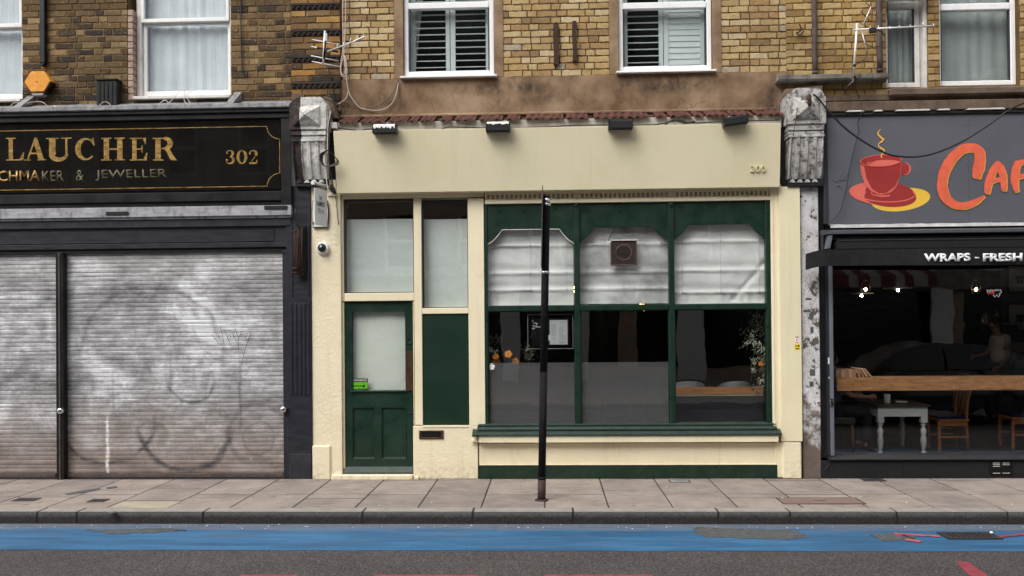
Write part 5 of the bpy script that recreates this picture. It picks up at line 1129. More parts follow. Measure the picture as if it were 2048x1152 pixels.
# folded iron arm on the slate pilaster
x0, x1, z0, z1 = rc(586, 446, 607, 552, -.1)
ga = thing('iron_bracket', ((x0+x1)/2, -.02, z0), 'folded rusty iron awning arm hung on the slate blue pilaster', 'awning arm')
pb('back_plate', 'black', ga, 598, 450, 611, 557, -.045, -.0305, .004)
for k, (a, q0, c, q1) in enumerate(((587, 462, 586, 546), (591, 462, 589, 548), (596, 458, 594, 549), (600, 458, 600, 552), (604, 452, 604, 552), (589, 460, 597, 545), (601, 462, 592, 547))):
    MB().tube([at(a, q0, -.10-.012*(k % 3)), at(c, q1, -.10-.012*(k % 3))], .0075, 6).build('bar', 'rust', ga)
for (a, q0, c, q1) in ((584, 463, 610, 456), (585, 536, 609, 540), (584, 545, 608, 549)): MB().tube([at(a, q0, -.13), at(c, q1, -.06)], .010, 6).build('cross_bar', 'rust', ga)
MB().tube([at(591, 416, -.11), at(590, 430, -.11), at(588, 441, -.11), at(594, 446, -.12), at(596, 455, -.12)], .008, 6).build('crank', 'black', ga)
# stickers on the cream pilaster
pb('sticker', 'paper', None, 1590, 672, 1598, 686, -.0515, -.0502, 0); o = bpy.context.scene.objects['sticker']; tag(o, 'small white and red sticker above the yellow one on the cream pilaster', 'sticker')
MB().pbox(1590.5, 673, 1597.5, 675.5, -.0522, -.0516).pbox(1591, 684, 1597, 685.3, -.0522, -.0516).pbox(1592.5, 678, 1594, 682.5, -.0522, -.0516).pbox(1595, 677.5, 1597, 679, -.0522, -.0516).build('red_print', 'red_print', o)
o = pb('sticker', 'yellow_sticker', None, 1589.5, 688, 1600, 700, -.0515, -.0502, 0); tag(o, 'small yellow and black sticker on the cream pilaster', 'sticker')
MB().pbox(1591, 690.5, 1593.5, 694, -.0522, -.0516).pbox(1595.5, 690, 1599, 694, -.0522, -.0516).pbox(1591, 696.3, 1599, 698.5, -.0522, -.0516).build('black_print', 'ink', o)
# ================================================================ blinds, fan, menu, flowers, furniture of the restaurant
def roman(px0, px1, top, bot, folds, m, label, seed, chamf=.17, lift=0):
    x0, x1 = at(px0, 520, .10).x, at(px1, 520, .10).x; z1 = at((px0+px1)/2, top, .1).z; z0 = at((px0+px1)/2, bot, .1).z; zf_ = [at((px0+px1)/2, q, .1).z for q in folds]; rn = random.Random(seed)
    t = thing('roman_blind', ((x0+x1)/2, .11, z0), label, 'blind', 'roman blinds in the restaurant window')
    ph = [rn.uniform(0, 6) for _ in range(6)]
    def f(u, v):
        z = z0+(z1-z0)*v; y = .115+.005*math.sin(u*7+ph[0]+v*3)+.004*math.sin(u*17+ph[1]-v*5)+.003*math.sin(v*23+u*6+ph[2])
        for q in zf_: y -= .018*math.exp(-((z-q)/.012)**2); y += .012*math.exp(-((z-q-.05)/.04)**2)
        if z < zf_[-1]: y += .006*math.sin(u*46+ph[3]+3*math.sin(u*9))*(1 if seed == 3 else .35)
        if seed == 3: y += .02*math.exp(-(((u-.8)*(x1-x0)-(z-z0-.25)*.9)/.04)**2)
        return (x0+(x1-x0)*u, y, z-.006*math.sin(u*3.1)*(1-v))
    MB().grid(f, 70, 60).build('fabric', m, t)
    for q in zf_:
        MB().box(x0+.01, x1-.01, .084, .0875, q-.004, q+.004).build('fold_batten', m, t)
        for u in (.08, .5, .92): MB().box(x0+(x1-x0)*u-.006, x0+(x1-x0)*u+.006, .080, .0838, q-.010, q+.004).build('ring', 'grey_plastic', t)
    for u in (.08, .5, .92): MB().tube([(x0+(x1-x0)*u, .086, z0+.12), (x0+(x1-x0)*u, .086, z1)], .0015, 4).build('cord', 'grey_plastic', t)
    MB().box(x0, x1, .1, .13, z0-.002, z0+.012).build('hem', m, t)
    return t
roman(975.5, 1147, 440, 611, (491, 546, 580), 'blind', 'clean pale roman blind in the window pane behind the signpost', 1)
roman(1159, 1336, 440, 607, (488, 544, 577), 'blind_soiled', 'smoke-stained grey roman blind behind the extractor fan', 2)
roman(1349, 1533, 436, 607, (482, 540, 584), 'blind', 'crumpled pale roman blind in the pane next to the cream pilaster', 3)
x0, x1, z0, z1 = rc(1221, 479.5, 1274, 531, .03)
fn = thing('extractor_fan', ((x0+x1)/2, .05, z0), 'greasy brown slatted extractor fan set in the middle window pane', 'extractor fan')
MB().box(x0, x0+.012, .02, .054, z0, z1).box(x1-.012, x1, .02, .054, z0, z1).box(x0+.0125, x1-.0125, .02, .054, z0, z0+.01).box(x0+.0125, x1-.0125, .018, .054, z1-.010, z1).build('frame', 'fan', fn, .003)
for i in range(21):
    z = z0+.012+(z1-z0-.03)*i/20; MB().profile([(.024, z), (.024, z+.004), (.046, z+.012), (.046, z+.008)], x0+.0125, x1-.0125).build('slat', 'fan', fn)
MB().box(x0+.01, x1-.01, .050, .054, z0+.01, z1-.01).build('backing', 'black_matt', fn)
MB().lathe([(.095, .0), (.095, -.006), (.085, -.006), (.085, 0)], ((x0+x1)/2, .026, (z0+z1)/2), 24, 'Y').build('ring', 'fan', fn)
MB().pbox(1222, 479.3, 1274, 481, .012, .0195).pbox(1214, 482, 1222, 485, .012, .05).build('top_clip', 'white_grubby', fn)
cable([(1232, 452), (1226, 462), (1220, 473), (1217, 482)], .035, .005, 'cable_black', 'short black flex rising from the extractor fan')
# menu case
x0, x1, z0, z1 = rc(1055, 628.5, 1146.5, 698, .03)
mc = thing('menu_case', ((x0+x1)/2, .03, z0), 'black menu case behind the shop glass holding one white menu sheet', 'menu case')
MB().box(x0, x1, .0665, .068, z0, z1).build('clear_board', 'glass_shop', mc)
for (a, b, c, d) in ((x0, x0+.006, z0, z1), (x1-.006, x1, z0, z1), (x0+.0065, x1-.0065, z0, z0+.006), (x0+.0065, x1-.0065, z1-.006, z1)): MB().box(a, b, .0645, .0695, c, d).build('rim', 'grey_plastic', mc)
pb('case', 'black', mc, 1063, 636, 1139, 692, .075, .11, .004)
pb('menu_sheet', 'paper', mc, 1099.5, 640, 1135, 689, .0715, .0745, 0)
b = MB(); rn = random.Random(2)
for cx0, cx1 in ((1101, 1114.5), (1117.5, 1132)):
    for k in range(24):
        q = 644+k*1.85
        if rn.random() < .85: b.pbox(cx0+rn.uniform(0, 2), q, cx1-rn.uniform(0, 5), q+.5, .0708, .0714)
b.build('menu_print', 'grey_plastic', mc)
b = MB()
for k in range(26):
    px = rn.uniform(1064, 1077); q = rn.uniform(640, 664)
    if (px-1064)/13+(q-640)/24 < 1.05: b.pbox(px, q, px+rn.uniform(1, 3), q+rn.uniform(1, 3), .0735-.0001*k, .0748)
b.pbox(1097, 670, 1100.5, 681, .073, .0748).pbox(1071, 653, 1084, 654.6, .0735, .0748).build('white_print', 'print_white', mc)
# fairy lights
for (px, py) in ((1149.5-.5, 583), (1148, 575), (1141, 609.5), (1136, 610), (1281, 608.5), (1286.5, 610), (1288, 620)):
    c = at(px, py, .14); o = MB().lathe([(.001, -.012), (.008, -.008), (.010, 0), (.007, .01), (.001, .013)], (c.x, c.y, c.z), 8).build('fairy_light', 'fairy'); tag(o, {1149: 'tiny amber bulb, lower of the pair between the clean blind and the mullion', 1148: 'tiny amber bulb, upper of the pair between the clean blind and the mullion', 1141: 'tiny amber bulb under the clean blind, nearer the mullion', 1136: 'tiny amber bulb under the clean blind, nearer the signpost', 1281: 'tiny amber bulb at the hem of the smoke-stained blind', 1286.5: 'tiny amber bulb at the hem of the smoke-stained blind, nearer the crumpled blind', 1288: 'faint amber bulb just under the transom below the smoke-stained blind'}[px], 'fairy light', 'amber fairy lights round the roman blinds')
# flowers
def leafq(b, c, r, rn, flat=.35):
    a = Vector((rn.gauss(0, 1), rn.gauss(0, 1), rn.gauss(0, 1))).normalized(); u = a.orthogonal().normalized()*r; v = a.cross(u).normalized()*r*flat*2
    c = Vector(c); b.add([c-u, c+v*.5+a*r*.15, c+u, c-v*.5+a*r*.15], [(0, 1, 2), (0, 2, 3)])
def rose(b, c, r, rn):
    c = Vector(c)
    for k, (n, rr) in enumerate(((5, 1), (5, .72), (4, .42))):
        for i in range(n):
            a = 6.283*i/n+k*.6; d = Vector((math.cos(a), 0, math.sin(a))); t_ = Vector((-math.sin(a), 0, math.cos(a)))
            p = c+d*r*rr*.55+Vector((0, -.004-.35*r*(k+0)*.5, 0)); q = r*rr*.62
            b.add([p-t_*q*.8-d*q*.5, p-t_*q*.7+d*q*.6+Vector((0, -.3*q, 0)), p+d*q*.95+Vector((0, -.1*q, 0)), p+t_*q*.7+d*q*.6+Vector((0, -.3*q, 0)), p+t_*q*.8-d*q*.5], [(0, 1, 2, 3, 4)])
def bouquet(label, cl, Y, seed):
    rn = random.Random(seed); xs = [c[0] for c in cl]; ys = [c[1] for c in cl]; cc_ = at(sum(xs)/len(xs), max(ys), Y)
    t = thing('flower_arrangement', tuple(cc_), label, 'flowers')
    lv = MB(); st_ = MB()
    for (px, py, kind, r) in cl:
        c = at(px, py, Y+rn.uniform(-.04, .06))
        for k in range(10): leafq(lv, c+Vector((rn.gauss(0, r*1.1), rn.uniform(0, .06), rn.gauss(0, r*1.1))), r*.6, rn)
        st_.tube([c, c+Vector((rn.uniform(-.04, .04), .05, -.16-rn.random()*.1))], .003, 4)
        b = MB()
        if kind == 'rose': rose(b, c-Vector((0, .03, 0)), r, rn); b.build('rose', 'petal_orange', t)
        elif kind == 'white':
            for k in range(34): leafq(b, c+Vector((rn.gauss(0, r*.5), rn.gauss(-.02, .015), rn.gauss(0, r*.5))), r*.28, rn, .45)
            b.build('blossom', 'petal_white', t)
        elif kind == 'grey':
            for k in range(30): leafq(b, c+Vector((rn.gauss(0, r*.6), rn.gauss(-.02, .015), rn.gauss(0, r*.7))), r*.22, rn, .4)
            b.build('dried_head', 'petal_grey', t)
    tag(lv.build('foliage', 'leaf', t), kind='stuff'); st_.build('stem', 'leaf', t)
bouquet('white blossom and orange roses behind the glass near the cream post', [(980, 688, 'grey', .06), (978, 700, 'white', .05), (988, 706, 'white', .05), (996, 675, 'grey', .035), (992, 713, 'rose', .035), (993, 723.5, 'rose', .042), (1017, 708, 'rose', .042), (1031, 722.5, 'rose', .040), (984, 720, 'grey', .04)], .17, 3)
bouquet('dried grey sprig standing behind the menu case', [(1052, 697, 'grey', .05), (1062, 704, 'grey', .055), (1056, 714, 'grey', .03)], .17, 5)
bouquet('tall garland of white and cream flowers beside the inner edge of the big window', [(1512, 635, 'grey', .06), (1506, 648, 'grey', .06), (1521, 655, 'grey', .06), (1504, 672, 'white', .055), (1496, 683, 'white', .04), (1512, 690, 'white', .065), (1524, 697, 'white', .05), (1517, 705, 'grey', .06), (1508, 724, 'white', .035), (1520, 727, 'rose', .028), (1526, 718, 'white', .05), (1506, 740, 'white', .03), (1521, 762, 'white', .045), (1517, 775, 'grey', .05), (1528, 745, 'grey', .045), (1526, 640, 'grey', .05)], .22, 9)
b = MB().pbox(979.5, 729, 988, 739, .0505, .0545).pbox(981, 726.5, 986, 728.5, .0505, .0545).pbox(988.2, 730, 989.5, 735, .0505, .0545).pbox(981.5, 735, 984, 740, .0503, .0545).build('jug_sticker', 'print_white'); tag(b, 'small white jug shaped sticker on the frosted glass', 'sticker')
# banquette and chair backs inside the third pane
x0, x1, z0, z1 = rc(1352, 774.5, 1513, 789, .55)
bq = thing('banquette', ((x0+x1)/2, .6, .03), 'low dark banquette with a wooden top rail behind the third pane', 'bench')
MB().box(x0-.1, x1+.0, .55, .62, z0, z1).build('top_rail', 'door_bar', bq, .004); MB().box(x1+.003, x1+.08, .55, .75, z0, z1).build('end_rail', 'door_bar', bq, .004)
MB().box(x0-.1, x1+.075, .56, .61, .03, z0-.02).build('back_panel', 'slate', bq); MB().box(x0-.1, x1+.08, .545, .62, z0-.018, z0-.004).build('trim', 'petal_grey', bq)
for (a, c, lab) in ((1340, 1415, 'rounded pale chair back behind the banquette rail, partly hidden by the mullion'), (1440, 1510, 'rounded pale chair back behind the banquette rail beside the garland')):
    x0, x1, z0, z1 = rc(a, 762, c, 775, .95); cx = (x0+x1)/2; t = thing('tub_chair', (cx, 1.1, .03), lab, 'chair', 'tub chairs behind the banquette'); r_ = (x1-x0)/2
    def f(u, v): a_ = math.pi*(1+u); return (cx+r_*math.cos(a_), 1.15+.24*math.sin(a_), .43+(z1-.43)*v*(1-.16*abs(2*u-1)**2))
    bm_ = MB().grid(f, 18, 4); bm_.grid(lambda u, v: tuple(Vector(f(u, v))+Vector((0, .03, 0))), 18, 4); bm_.build('back', 'net_green', t)
    MB().lathe([(r_*.95, 0), (r_*.97, .07), (r_*.8, .1), (.001, .1)], (cx, 1.18, .40), 18).build('seat', 'net_green', t)
    for sx in (-1, 1):
        for sy in (-1, 1): MB().tube([(cx+sx*r_*.6, 1.18+sy*.16, .40), (cx+sx*r_*.75, 1.18+sy*.2, .03)], [.014, .009], 6).build('leg', 'iron', t)
# dim things deeper in
def metal_chair(px, Y, label):
    c = at(px, 700, Y); t = thing('metal_chair', (c.x, Y, .03), label, 'chair', 'dim metal chairs in the restaurant'); x = c.x
    MB().tube([(x-.2, Y, .03), (x-.19, Y, .5), (x-.17, Y, .8), (x-.08, Y, .95), (x+.08, Y, .95), (x+.17, Y, .8), (x+.19, Y, .5), (x+.2, Y, .03)], .011, 6).build('back_frame', 'alu', t)
    MB().box(x-.2, x+.2, Y-.42, Y, .46, .49).build('seat', 'iron', t, .01)
    for s in (-1, 1): MB().tube([(x+s*.19, Y-.4, .46), (x+s*.2, Y-.42, .03)], .011, 6).build('leg', 'alu', t)
metal_chair(1230, 2.0, 'dim bent metal chair in the dark room behind the middle pane'); metal_chair(1310, 2.6, 'dim bent metal chair deeper in the dark room behind the middle pane')
x0, x1, z0, z1 = rc(1218, 642, 1272, 657, 5.3); o = MB().box(x0, x1, 5.42, 5.48, z0, z1+.15).build('wall_picture', 'chair_wood'); tag(o, 'dim amber picture on the far wall of the dark restaurant', 'picture')
# ================================================================ CAFE (to the right)
cbd = thing('cafe_building', (4.9, .2, 0), 'yellow brick building over the grey fronted cafe with a brown painted sill band', 'building')
KX0, KX1 = RX1+.001, 9.0
zk = at(1700, 186, YW).z
kw = []
for (l, b, r) in ((1772, 176, 1856), (1879, 172, 2041)):
    x0, x1, z0, z1 = rc(l, 0, r, b, YW); kw.append((x0, x1, z0, ZTOP+1.2))
wall_with_holes(cbd, 'wall', KX0, KX1, at(1800, 240, YW).z-.1, 9.5, YW, YW+.3, kw, 'mortar_ochre')
ledge_z0, ledge_z1 = at(1660, 163, YW-.1).z, at(1660, 148, YW-.1).z
lx0, lx1 = at(1553, 155, YW-.1).x, at(1774, 155, YW-.1).x
brick_fill(cbd, KX0, KX1, zk-.03, int((ZTOP+1.1-zk)/.0785), ZTOP, kw+[(lx0, lx1, ledge_z0-.01, ledge_z1+.0)], ['brick_ochre'], YW, seed=21)
MB().profile([(YW-.16, ledge_z0+.01), (YW-.17, ledge_z1-.02), (YW-.10, ledge_z1+.0), (YW-.0, ledge_z1+.03), (YW-.0, ledge_z0-.005), (YW-.13, ledge_z0)], lx0, lx1).build('stone_ledge', 'stone', cbd, .01, 2)
strip('sill_band', 'stone_brown', 186, 200, YW-.05, YW-.001, at(1650, 195, YW).x, KX1, cbd, .012, 1850); strip('sill_band', 'stone_brown', 200, 221, YW-.09, YW-.001, at(1650, 195, YW).x, KX1, cbd, .012, 1850)
strip('window_sill', 'stone_brown', 173, 190, YW-.12, YW-.03, at(1772, 180, YW).x, KX1, cbd, .02, 1900)
def fixed_window(r, px, q, m, lab, fr=.06):
    x0, x1, z0, z1 = r; yf = YW+.10; zt_ = at(px, q, yf).z
    w_ = MB().box(x0, x0+fr, yf, yf+.07, z0+.03, z1).box(x1-fr, x1, yf, yf+.07, z0+.03, z1).box(x0+fr+.0005, x1-fr-.0005, yf, yf+.07, z0+.03, z0+.03+fr).box(x0+fr+.0005, x1-fr-.0005, yf-.008, yf+.07, zt_-.03, zt_+.05).build('window', m, cbd, .008)
    w_['label'] = lab; ORG[w_.name] = org(cbd)
    for (a, b) in ((z0+.031+fr, zt_-.031), (zt_+.051, z1)):
        MB().box(x0+fr, x1-fr, yf+.035, yf+.04, a, b).build('pane', 'glass_old', w_)
        MB().box(x0+fr, x0+fr+.012, yf+.012, yf+.05, a, b).build('gasket', 'dark_frame', w_); MB().box(x1-fr-.012, x1-fr, yf+.012, yf+.05, a, b).build('gasket', 'dark_frame', w_)
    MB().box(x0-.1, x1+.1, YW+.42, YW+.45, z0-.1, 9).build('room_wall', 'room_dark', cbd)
fixed_window((kw[0][0], kw[0][1]-.05, kw[0][2], kw[0][3]), 1812, 12, 'white_grubby', 'narrow grubby window behind the antenna'); fixed_window(kw[1], 1960, 15, 'pvc', 'wide white window with net curtains')
MB().box(kw[0][1]-.045, kw[0][1], YW+.02, YW+.2, kw[0][2], kw[0][3]).build('window_lining', 'white_grubby', cbd, .006)
for k, (a, b, lab) in enumerate(((kw[0][0], kw[0][1], 'grey net curtain in the narrow window behind the antenna'), (kw[1][0], kw[1][1], 'grey net curtain in the wide window above the cafe sign'))): curtain((a, b, kw[0][2], kw[0][3]), YW+.30, 'net_green', lab, amp=.008, nf=6)
x0, x1, z0, z1 = rc(1780, -16, 1855, -6, YW-.12)
vh = MB().box(x0, x1, YW-.14, YW+.02, z0, z1+.1).build('blind_box', 'pvc', None, .006); tag(vh, 'white box hood just above the narrow window behind the antenna', 'window hood')
def pipe(pa, pbb, q1, label, m='rust_grey'):
    x0, x1, z0, z1 = rc(pa, -60, pbb, q1, YW-.06); t = thing('iron_pipe', ((x0+x1)/2, YW, z0), label, 'pipe', 'iron pipes down the cafe brickwork')
    r_ = (x1-x0)/2; MB().tube([((x0+x1)/2+.004*math.sin(k*2.1), YW-.06, z0+(z1-z0)*k/8) for k in range(9)], r_, 12).build('pipe', m, t)
    MB().lathe([(r_*1.15, z0-.001), (r_*1.15, z0+.03)], ((x0+x1)/2, YW-.06, 0), 12).build('collar', m, t); return t
pipe(1623.5, 1634, 148, 'brown iron pipe ending on the stone ledge beside the antenna'); pipe(1752.5, 1764, 143.5, 'dark iron pipe right behind the antenna boom', 'rust_grey')
cable([(1599, 48), (1602, 58), (1598, 64), (1593, 66), (1600, 70), (1608, 62)], YW-.04, .008, 'rust', 'small twisted iron hook on the bricks by the brown pipe')
# cafe sign
cs = thing('cafe_sign', (4.8, -.02, 3.4), 'grey cafe sign board painted with a red cup and orange brush lettering', 'sign')
YC = -.03; zt_ = at(1850, 224, YC).z; zb_ = at(1850, 441, YC).z
sx = [at(p, 330, YC).x for p in (1655, 1937.5, 2230)]
for a, b in zip(sx, sx[1:]): MB().box(a+.001, b-.001, YC, -.0, zb_, zt_).build('panel', 'sign_grey', cs, .0012)
MB().box(at(1647, 330, YC).x, sx[0], -.045, .1, zb_-.03, zt_+.0).build('edge_trim', 'dark_frame', cs, .003)
MB().box(sx[0], sx[2], -.042, .1, at(1850, 449, YC).z, zb_-.001).build('bottom_trim', 'sign_grey', cs, .003)
b = MB(); n = 40; xa, xb = at(1661, 450, -.06).x, 6.6; zc = at(1850, 450.5, -.06).z; top = [zc+.022+rnd.uniform(-.004, .004) for _ in range(n+1)]
for k in range(n): b.add([(xa+(xb-xa)*k/n, -.050, zc-.016), (xa+(xb-xa)*(k+1)/n, -.050, zc-.016), (xa+(xb-xa)*(k+1)/n, -.047-rnd.uniform(0, .006), top[k+1]), (xa+(xb-xa)*k/n, -.047-rnd.uniform(0, .006), top[k])], [(0, 1, 2, 3)])
b.build('torn_silver_strip', 'silver_tape', cs)
b = MB(); zc = at(1850, 223, -.05).z; n = 34; top = [zc+rnd.uniform(-.012, .008) for _ in range(n+1)]
for k in range(n): xa, xb = sx[0]+(sx[2]-sx[0])*k/n, sx[0]+(sx[2]-sx[0])*(k+1)/n; b.prism([(xa, zc-.026), (xb, zc-.026), (xb, top[k+1]), (xa, top[k])], -.055, .08)
b.build('broken_top_trim', 'black_matt', cs)
b = MB()
for (a, c) in ((1690, 1728), (1745, 1765), (1788, 1860), (1872, 1900), (1930, 2010)):
    x0, x1 = at(a, 219, -.06).x, at(c, 217, -.06).x; z = zc+.012; b.prism([(x0, z-.006), (x1, z-.004), (x1-.02, z+.012), (x0+.03, z+.010)], -.075, .0)
b.build('torn_flashing', 'white_grubby', cs)
CP = lambda x, y: at(1640+x/4.267, 230+y/4.267, YC)
def cp(l): return [(CP(*q).x, CP(*q).z) for q in l]
lay = [0]
def paintshape(name, pts, m, raw=False):
    lay[0] += 1; y = YC-.0004-.00035*lay[0]; b = MB().prism(pts if raw else cp(pts), y, y+.0003); return b.build(name, m, cs)
def ell(cx, cy, rx, ry, rot=0, a0=0, a1=360, n=36): return [(cx+rx*math.cos(R(a))*math.cos(R(rot))-ry*math.sin(R(a))*math.sin(R(rot)), cy+rx*math.cos(R(a))*math.sin(R(rot))+ry*math.sin(R(a))*math.cos(R(rot))) for a in [a0+(a1-a0)*i/n for i in range(n+(0 if a1-a0 == 360 else 1))]]
def stroke(name, pts, wd, m):
    lay[0] += 1; y = YC-.0004-.00035*lay[0]; s = 1/4.267/172.4
    return MB().ribbon(cp(pts), [q*s for q in wd] if hasattr(wd, '__len__') else wd*s, y+.0002, .0002).build(name, m, cs)
paintshape('saucer_shadow', ell(690, 722, 252, 97, -7), 'yellow_sign')
paintshape('saucer', ell(533, 672, 288, 100, 4), 'salmon')
paintshape('saucer_underside', ell(600, 700, 222, 86, 3), 'red_cup'); stroke('saucer_rim', ell(535, 655, 275, 85, 4, 10, 165), 9, 'salmon')
stroke('saucer_rim', ell(533, 672, 284, 98, 4, 110, 178), 5, 'red_cup'); paintshape('saucer_well', ell(590, 652, 205, 72, 3), 'red_cup')
stroke('saucer_ring', ell(530, 668, 92, 27, 2, 40, 260), 7, 'salmon'); stroke('saucer_ring', ell(540, 672, 60, 16, 2, 20, 200), 6, 'salmon')
paintshape('handle', ell(728, 460, 47, 54, 0), 'salmon'); paintshape('handle', ell(718, 458, 44, 50, 0), 'red_cup')
body = [(340, 400), (352, 500), (385, 590), (440, 645), (520, 676), (600, 655), (655, 600), (685, 520), (696, 400)]
paintshape('cup_side', body, 'salmon'); paintshape('cup_body', [(372, 420), (395, 540), (440, 630), (500, 668), (560, 668), (640, 610), (682, 520), (694, 400)], 'red_cup')
stroke('cup_outline', [(345, 430), (352, 500), (385, 590), (440, 650), (520, 680), (600, 660), (650, 610)], 6, 'salmon')
paintshape('cup_rim', ell(518, 390, 180, 52, -3), 'salmon'); paintshape('cup_inside', ell(519, 388, 172, 46, -3), 'red_cup')
paintshape('coffee', ell(535, 412, 145, 27, -3), 'salmon'); stroke('cup_sweep', [(375, 400), (400, 425), (440, 400), (480, 385)], 8, 'red_cup')
stroke('cup_outline', ell(518, 394, 178, 50, -3, 0, 180), 8, 'red_cup')
stroke('steam', [(518, 120), (498, 140), (492, 165), (515, 190), (540, 208), (525, 228), (500, 245), (496, 265), (520, 285), (546, 300), (545, 318), (522, 340), (520, 355), (528, 370)], [3, 8, 12, 14, 20, 16, 9, 8, 14, 13, 11, 9, 9, 4], 'amber_sign')
def brush(name, pts, wd, m, dx=0, dy=0, rn=random.Random(4)):
    # resample and roughen like a dry brush
    P = [Vector(p) for p in pts]; out = []; W = []
    for i in range(len(P)-1):
        p0, p1, p2, p3 = P[max(i-1, 0)], P[i], P[i+1], P[min(i+2, len(P)-1)]
        for k in range(6):
            t = k/6; q = .5*((2*p1)+(p2-p0)*t+(2*p0-5*p1+4*p2-p3)*t*t+(3*p1-p0-3*p2+p3)*t**3); out.append((q.x+dx, q.y+dy)); W.append((wd[i]*(1-t)+wd[i+1]*t)*rn.uniform(.94, 1.06))
    out.append((P[-1].x+dx, P[-1].y+dy)); W.append(wd[-1]); return stroke(name, out, W, m)
Cpts = [(1330, 540), (1345, 460), (1360, 370), (1345, 300), (1270, 278), (1190, 305), (1110, 385), (1055, 490), (1038, 600), (1060, 690), (1110, 745), (1190, 775), (1280, 760), (1350, 725), (1400, 690)]
Cw = [62, 92, 88, 78, 70, 72, 78, 84, 84, 84, 74, 56, 52, 36, 10]
Apts = ([(1422, 670), (1432, 590), (1470, 480), (1510, 415)], [40, 62, 58, 44]); A2 = ([(1490, 412), (1530, 440), (1558, 530), (1566, 645)], [40, 62, 58, 40]); A3 = ([(1425, 590), (1490, 555), (1570, 548)], [34, 30, 34])
F1 = ([(1672, 655), (1655, 560), (1665, 460), (1690, 400)], [40, 62, 60, 48]); F2 = ([(1660, 420), (1720, 402), (1790, 400), (1850, 408)], [46, 40, 34, 20]); F3 = ([(1660, 535), (1720, 520), (1790, 515)], [40, 34, 22])
E1 = ([(1930, 655), (1912, 560), (1920, 460), (1945, 400)], [40, 62, 60, 48]); E2 = ([(1925, 410), (2000, 398), (2080, 400)], [46, 36, 20]); E3 = ([(1920, 530), (2050, 515)], [36, 22]); E4 = ([(1925, 645), (2080, 640)], [44, 20])
for (g, (pts, wd)) in (('C', (Cpts, Cw)), ('A', Apts), ('A', A2), ('A', A3), ('F', F1), ('F', F2), ('F', F3), ('E', E1), ('E', E2), ('E', E3), ('E', E4)): brush('letter_highlight', pts, wd, 'amber_sign', 9, 9)
for (g, (pts, wd)) in (('C', (Cpts, Cw)), ('A', Apts), ('A', A2), ('A', A3), ('F', F1), ('F', F2), ('F', F3), ('E', E1), ('E', E2), ('E', E3), ('E', E4)): brush('letter', pts, wd, 'coral')
for (x, y) in ((1240, 90), (1285, 92), (1248, 425), (1250, 842), (605, 848), (48, 865), (1725, 60), (595, 100)): c = CP(x, y); MB().lathe([(.006, -.002), (.003, -.004)], (c.x, YC, c.z), 8, 'Y').build('screw', 'iron', cs)
for pts in ([(90, 545), (150, 560), (170, 600)], [(130, 520), (165, 550), (215, 545)], [(190, 460), (175, 500), (185, 540)], [(235, 480), (205, 520), (190, 545)], [(120, 600), (160, 595), (190, 625)]): stroke('faded_leaf_mark', pts, [2, 9, 3], 'slate' if 0 else 'grey_frame')
# awning
aw = thing('awning', (4.8, -.15, 2.9), 'folded charcoal awning with white lettering on its valance', 'awning')
ax0 = at(1641, 470, -.2).x; AX1 = 7.6
zz = lambda q, y: at(1850, q, y).z
MB().profile([(.0, zz(457, -.1)), (-.12, zz(457.5, -.12)), (-.20, zz(461, -.2)), (-.215, zz(466, -.2)), (-.20, zz(468, -.2)), (0, zz(467, -.1))], at(1650, 460, -.2).x, AX1).build('cassette', 'dark_frame', aw, .004)
MB().profile([(.0, zz(468, -.1)), (-.16, zz(470, -.16)), (-.17, zz(477, -.17)), (.0, zz(480, 0))], at(1665, 470, -.2).x, AX1).build('rolled_fabric', 'awning', aw, .006)
MB().box(at(1672, 480, -.2).x, AX1, -.26, .0, zz(497, -.26)+.001, zz(478.5, -.26)).build('front_bar', 'black_matt', aw, .006); MB().box(at(1671, 480, -.2).x, AX1, -.268, -.26, zz(480, -.26), zz(477.5, -.26)).build('bar_lip', 'dark_frame', aw, .002)
MB().box(at(1645, 480, -.1).x, at(1652, 480, -.1).x, -.12, .1, zz(500, -.1), zz(457, -.1)).build('end_bracket', 'black', aw, .004)
b = MB().prism([(at(1655, 470, -.15).x, at(1655, 466, -.15).z), (at(1664, 470, -.15).x, at(1664, 466, -.15).z), (at(1658, 498, -.15).x, at(1658, 498, -.15).z), (at(1650, 498, -.15).x, at(1650, 498, -.15).z)], -.2, -.1).build('arm', 'grey_frame', aw, .004)
xs0 = at(1640, 515, -.28).x; xl = at(1614, 512, -.2).x; zt2, zb2_ = zz(497, -.28), zz(530.5, -.28)
def val(u, v):
    s = u*(AX1-xl); x = xl+s; y = -.28-.006*math.sin(x*5)-.01*(1-v)*math.sin(x*3.1+1); dz = .006*math.sin(x*2.3)*(1-v)
    if s < .2: k = 1-s/.2; y += .14*k*k; dz -= .035*k*k
    return (x, y, zb2_+(zt2-zb2_)*v+dz)
MB().grid(val, 160, 6).build('valance', 'awning', aw)
text_mesh('lettering', 'WRAPS', 1848, 506.5, 1941, 523, -.305, 'print_white', aw, .002, .042); text_mesh('lettering', '-', 1950, 514.2, 1958, 516.7, -.305, 'print_white', aw, .002, .03); text_mesh('lettering', 'FRESH', 1966, 506.2, 2045, 522.6, -.305, 'print_white', aw, .002, .042); text_mesh('lettering', 'JUICE', 2056, 506.2, 2120, 522.6, -.305, 'print_white', aw, .002, .035) if 0 else None
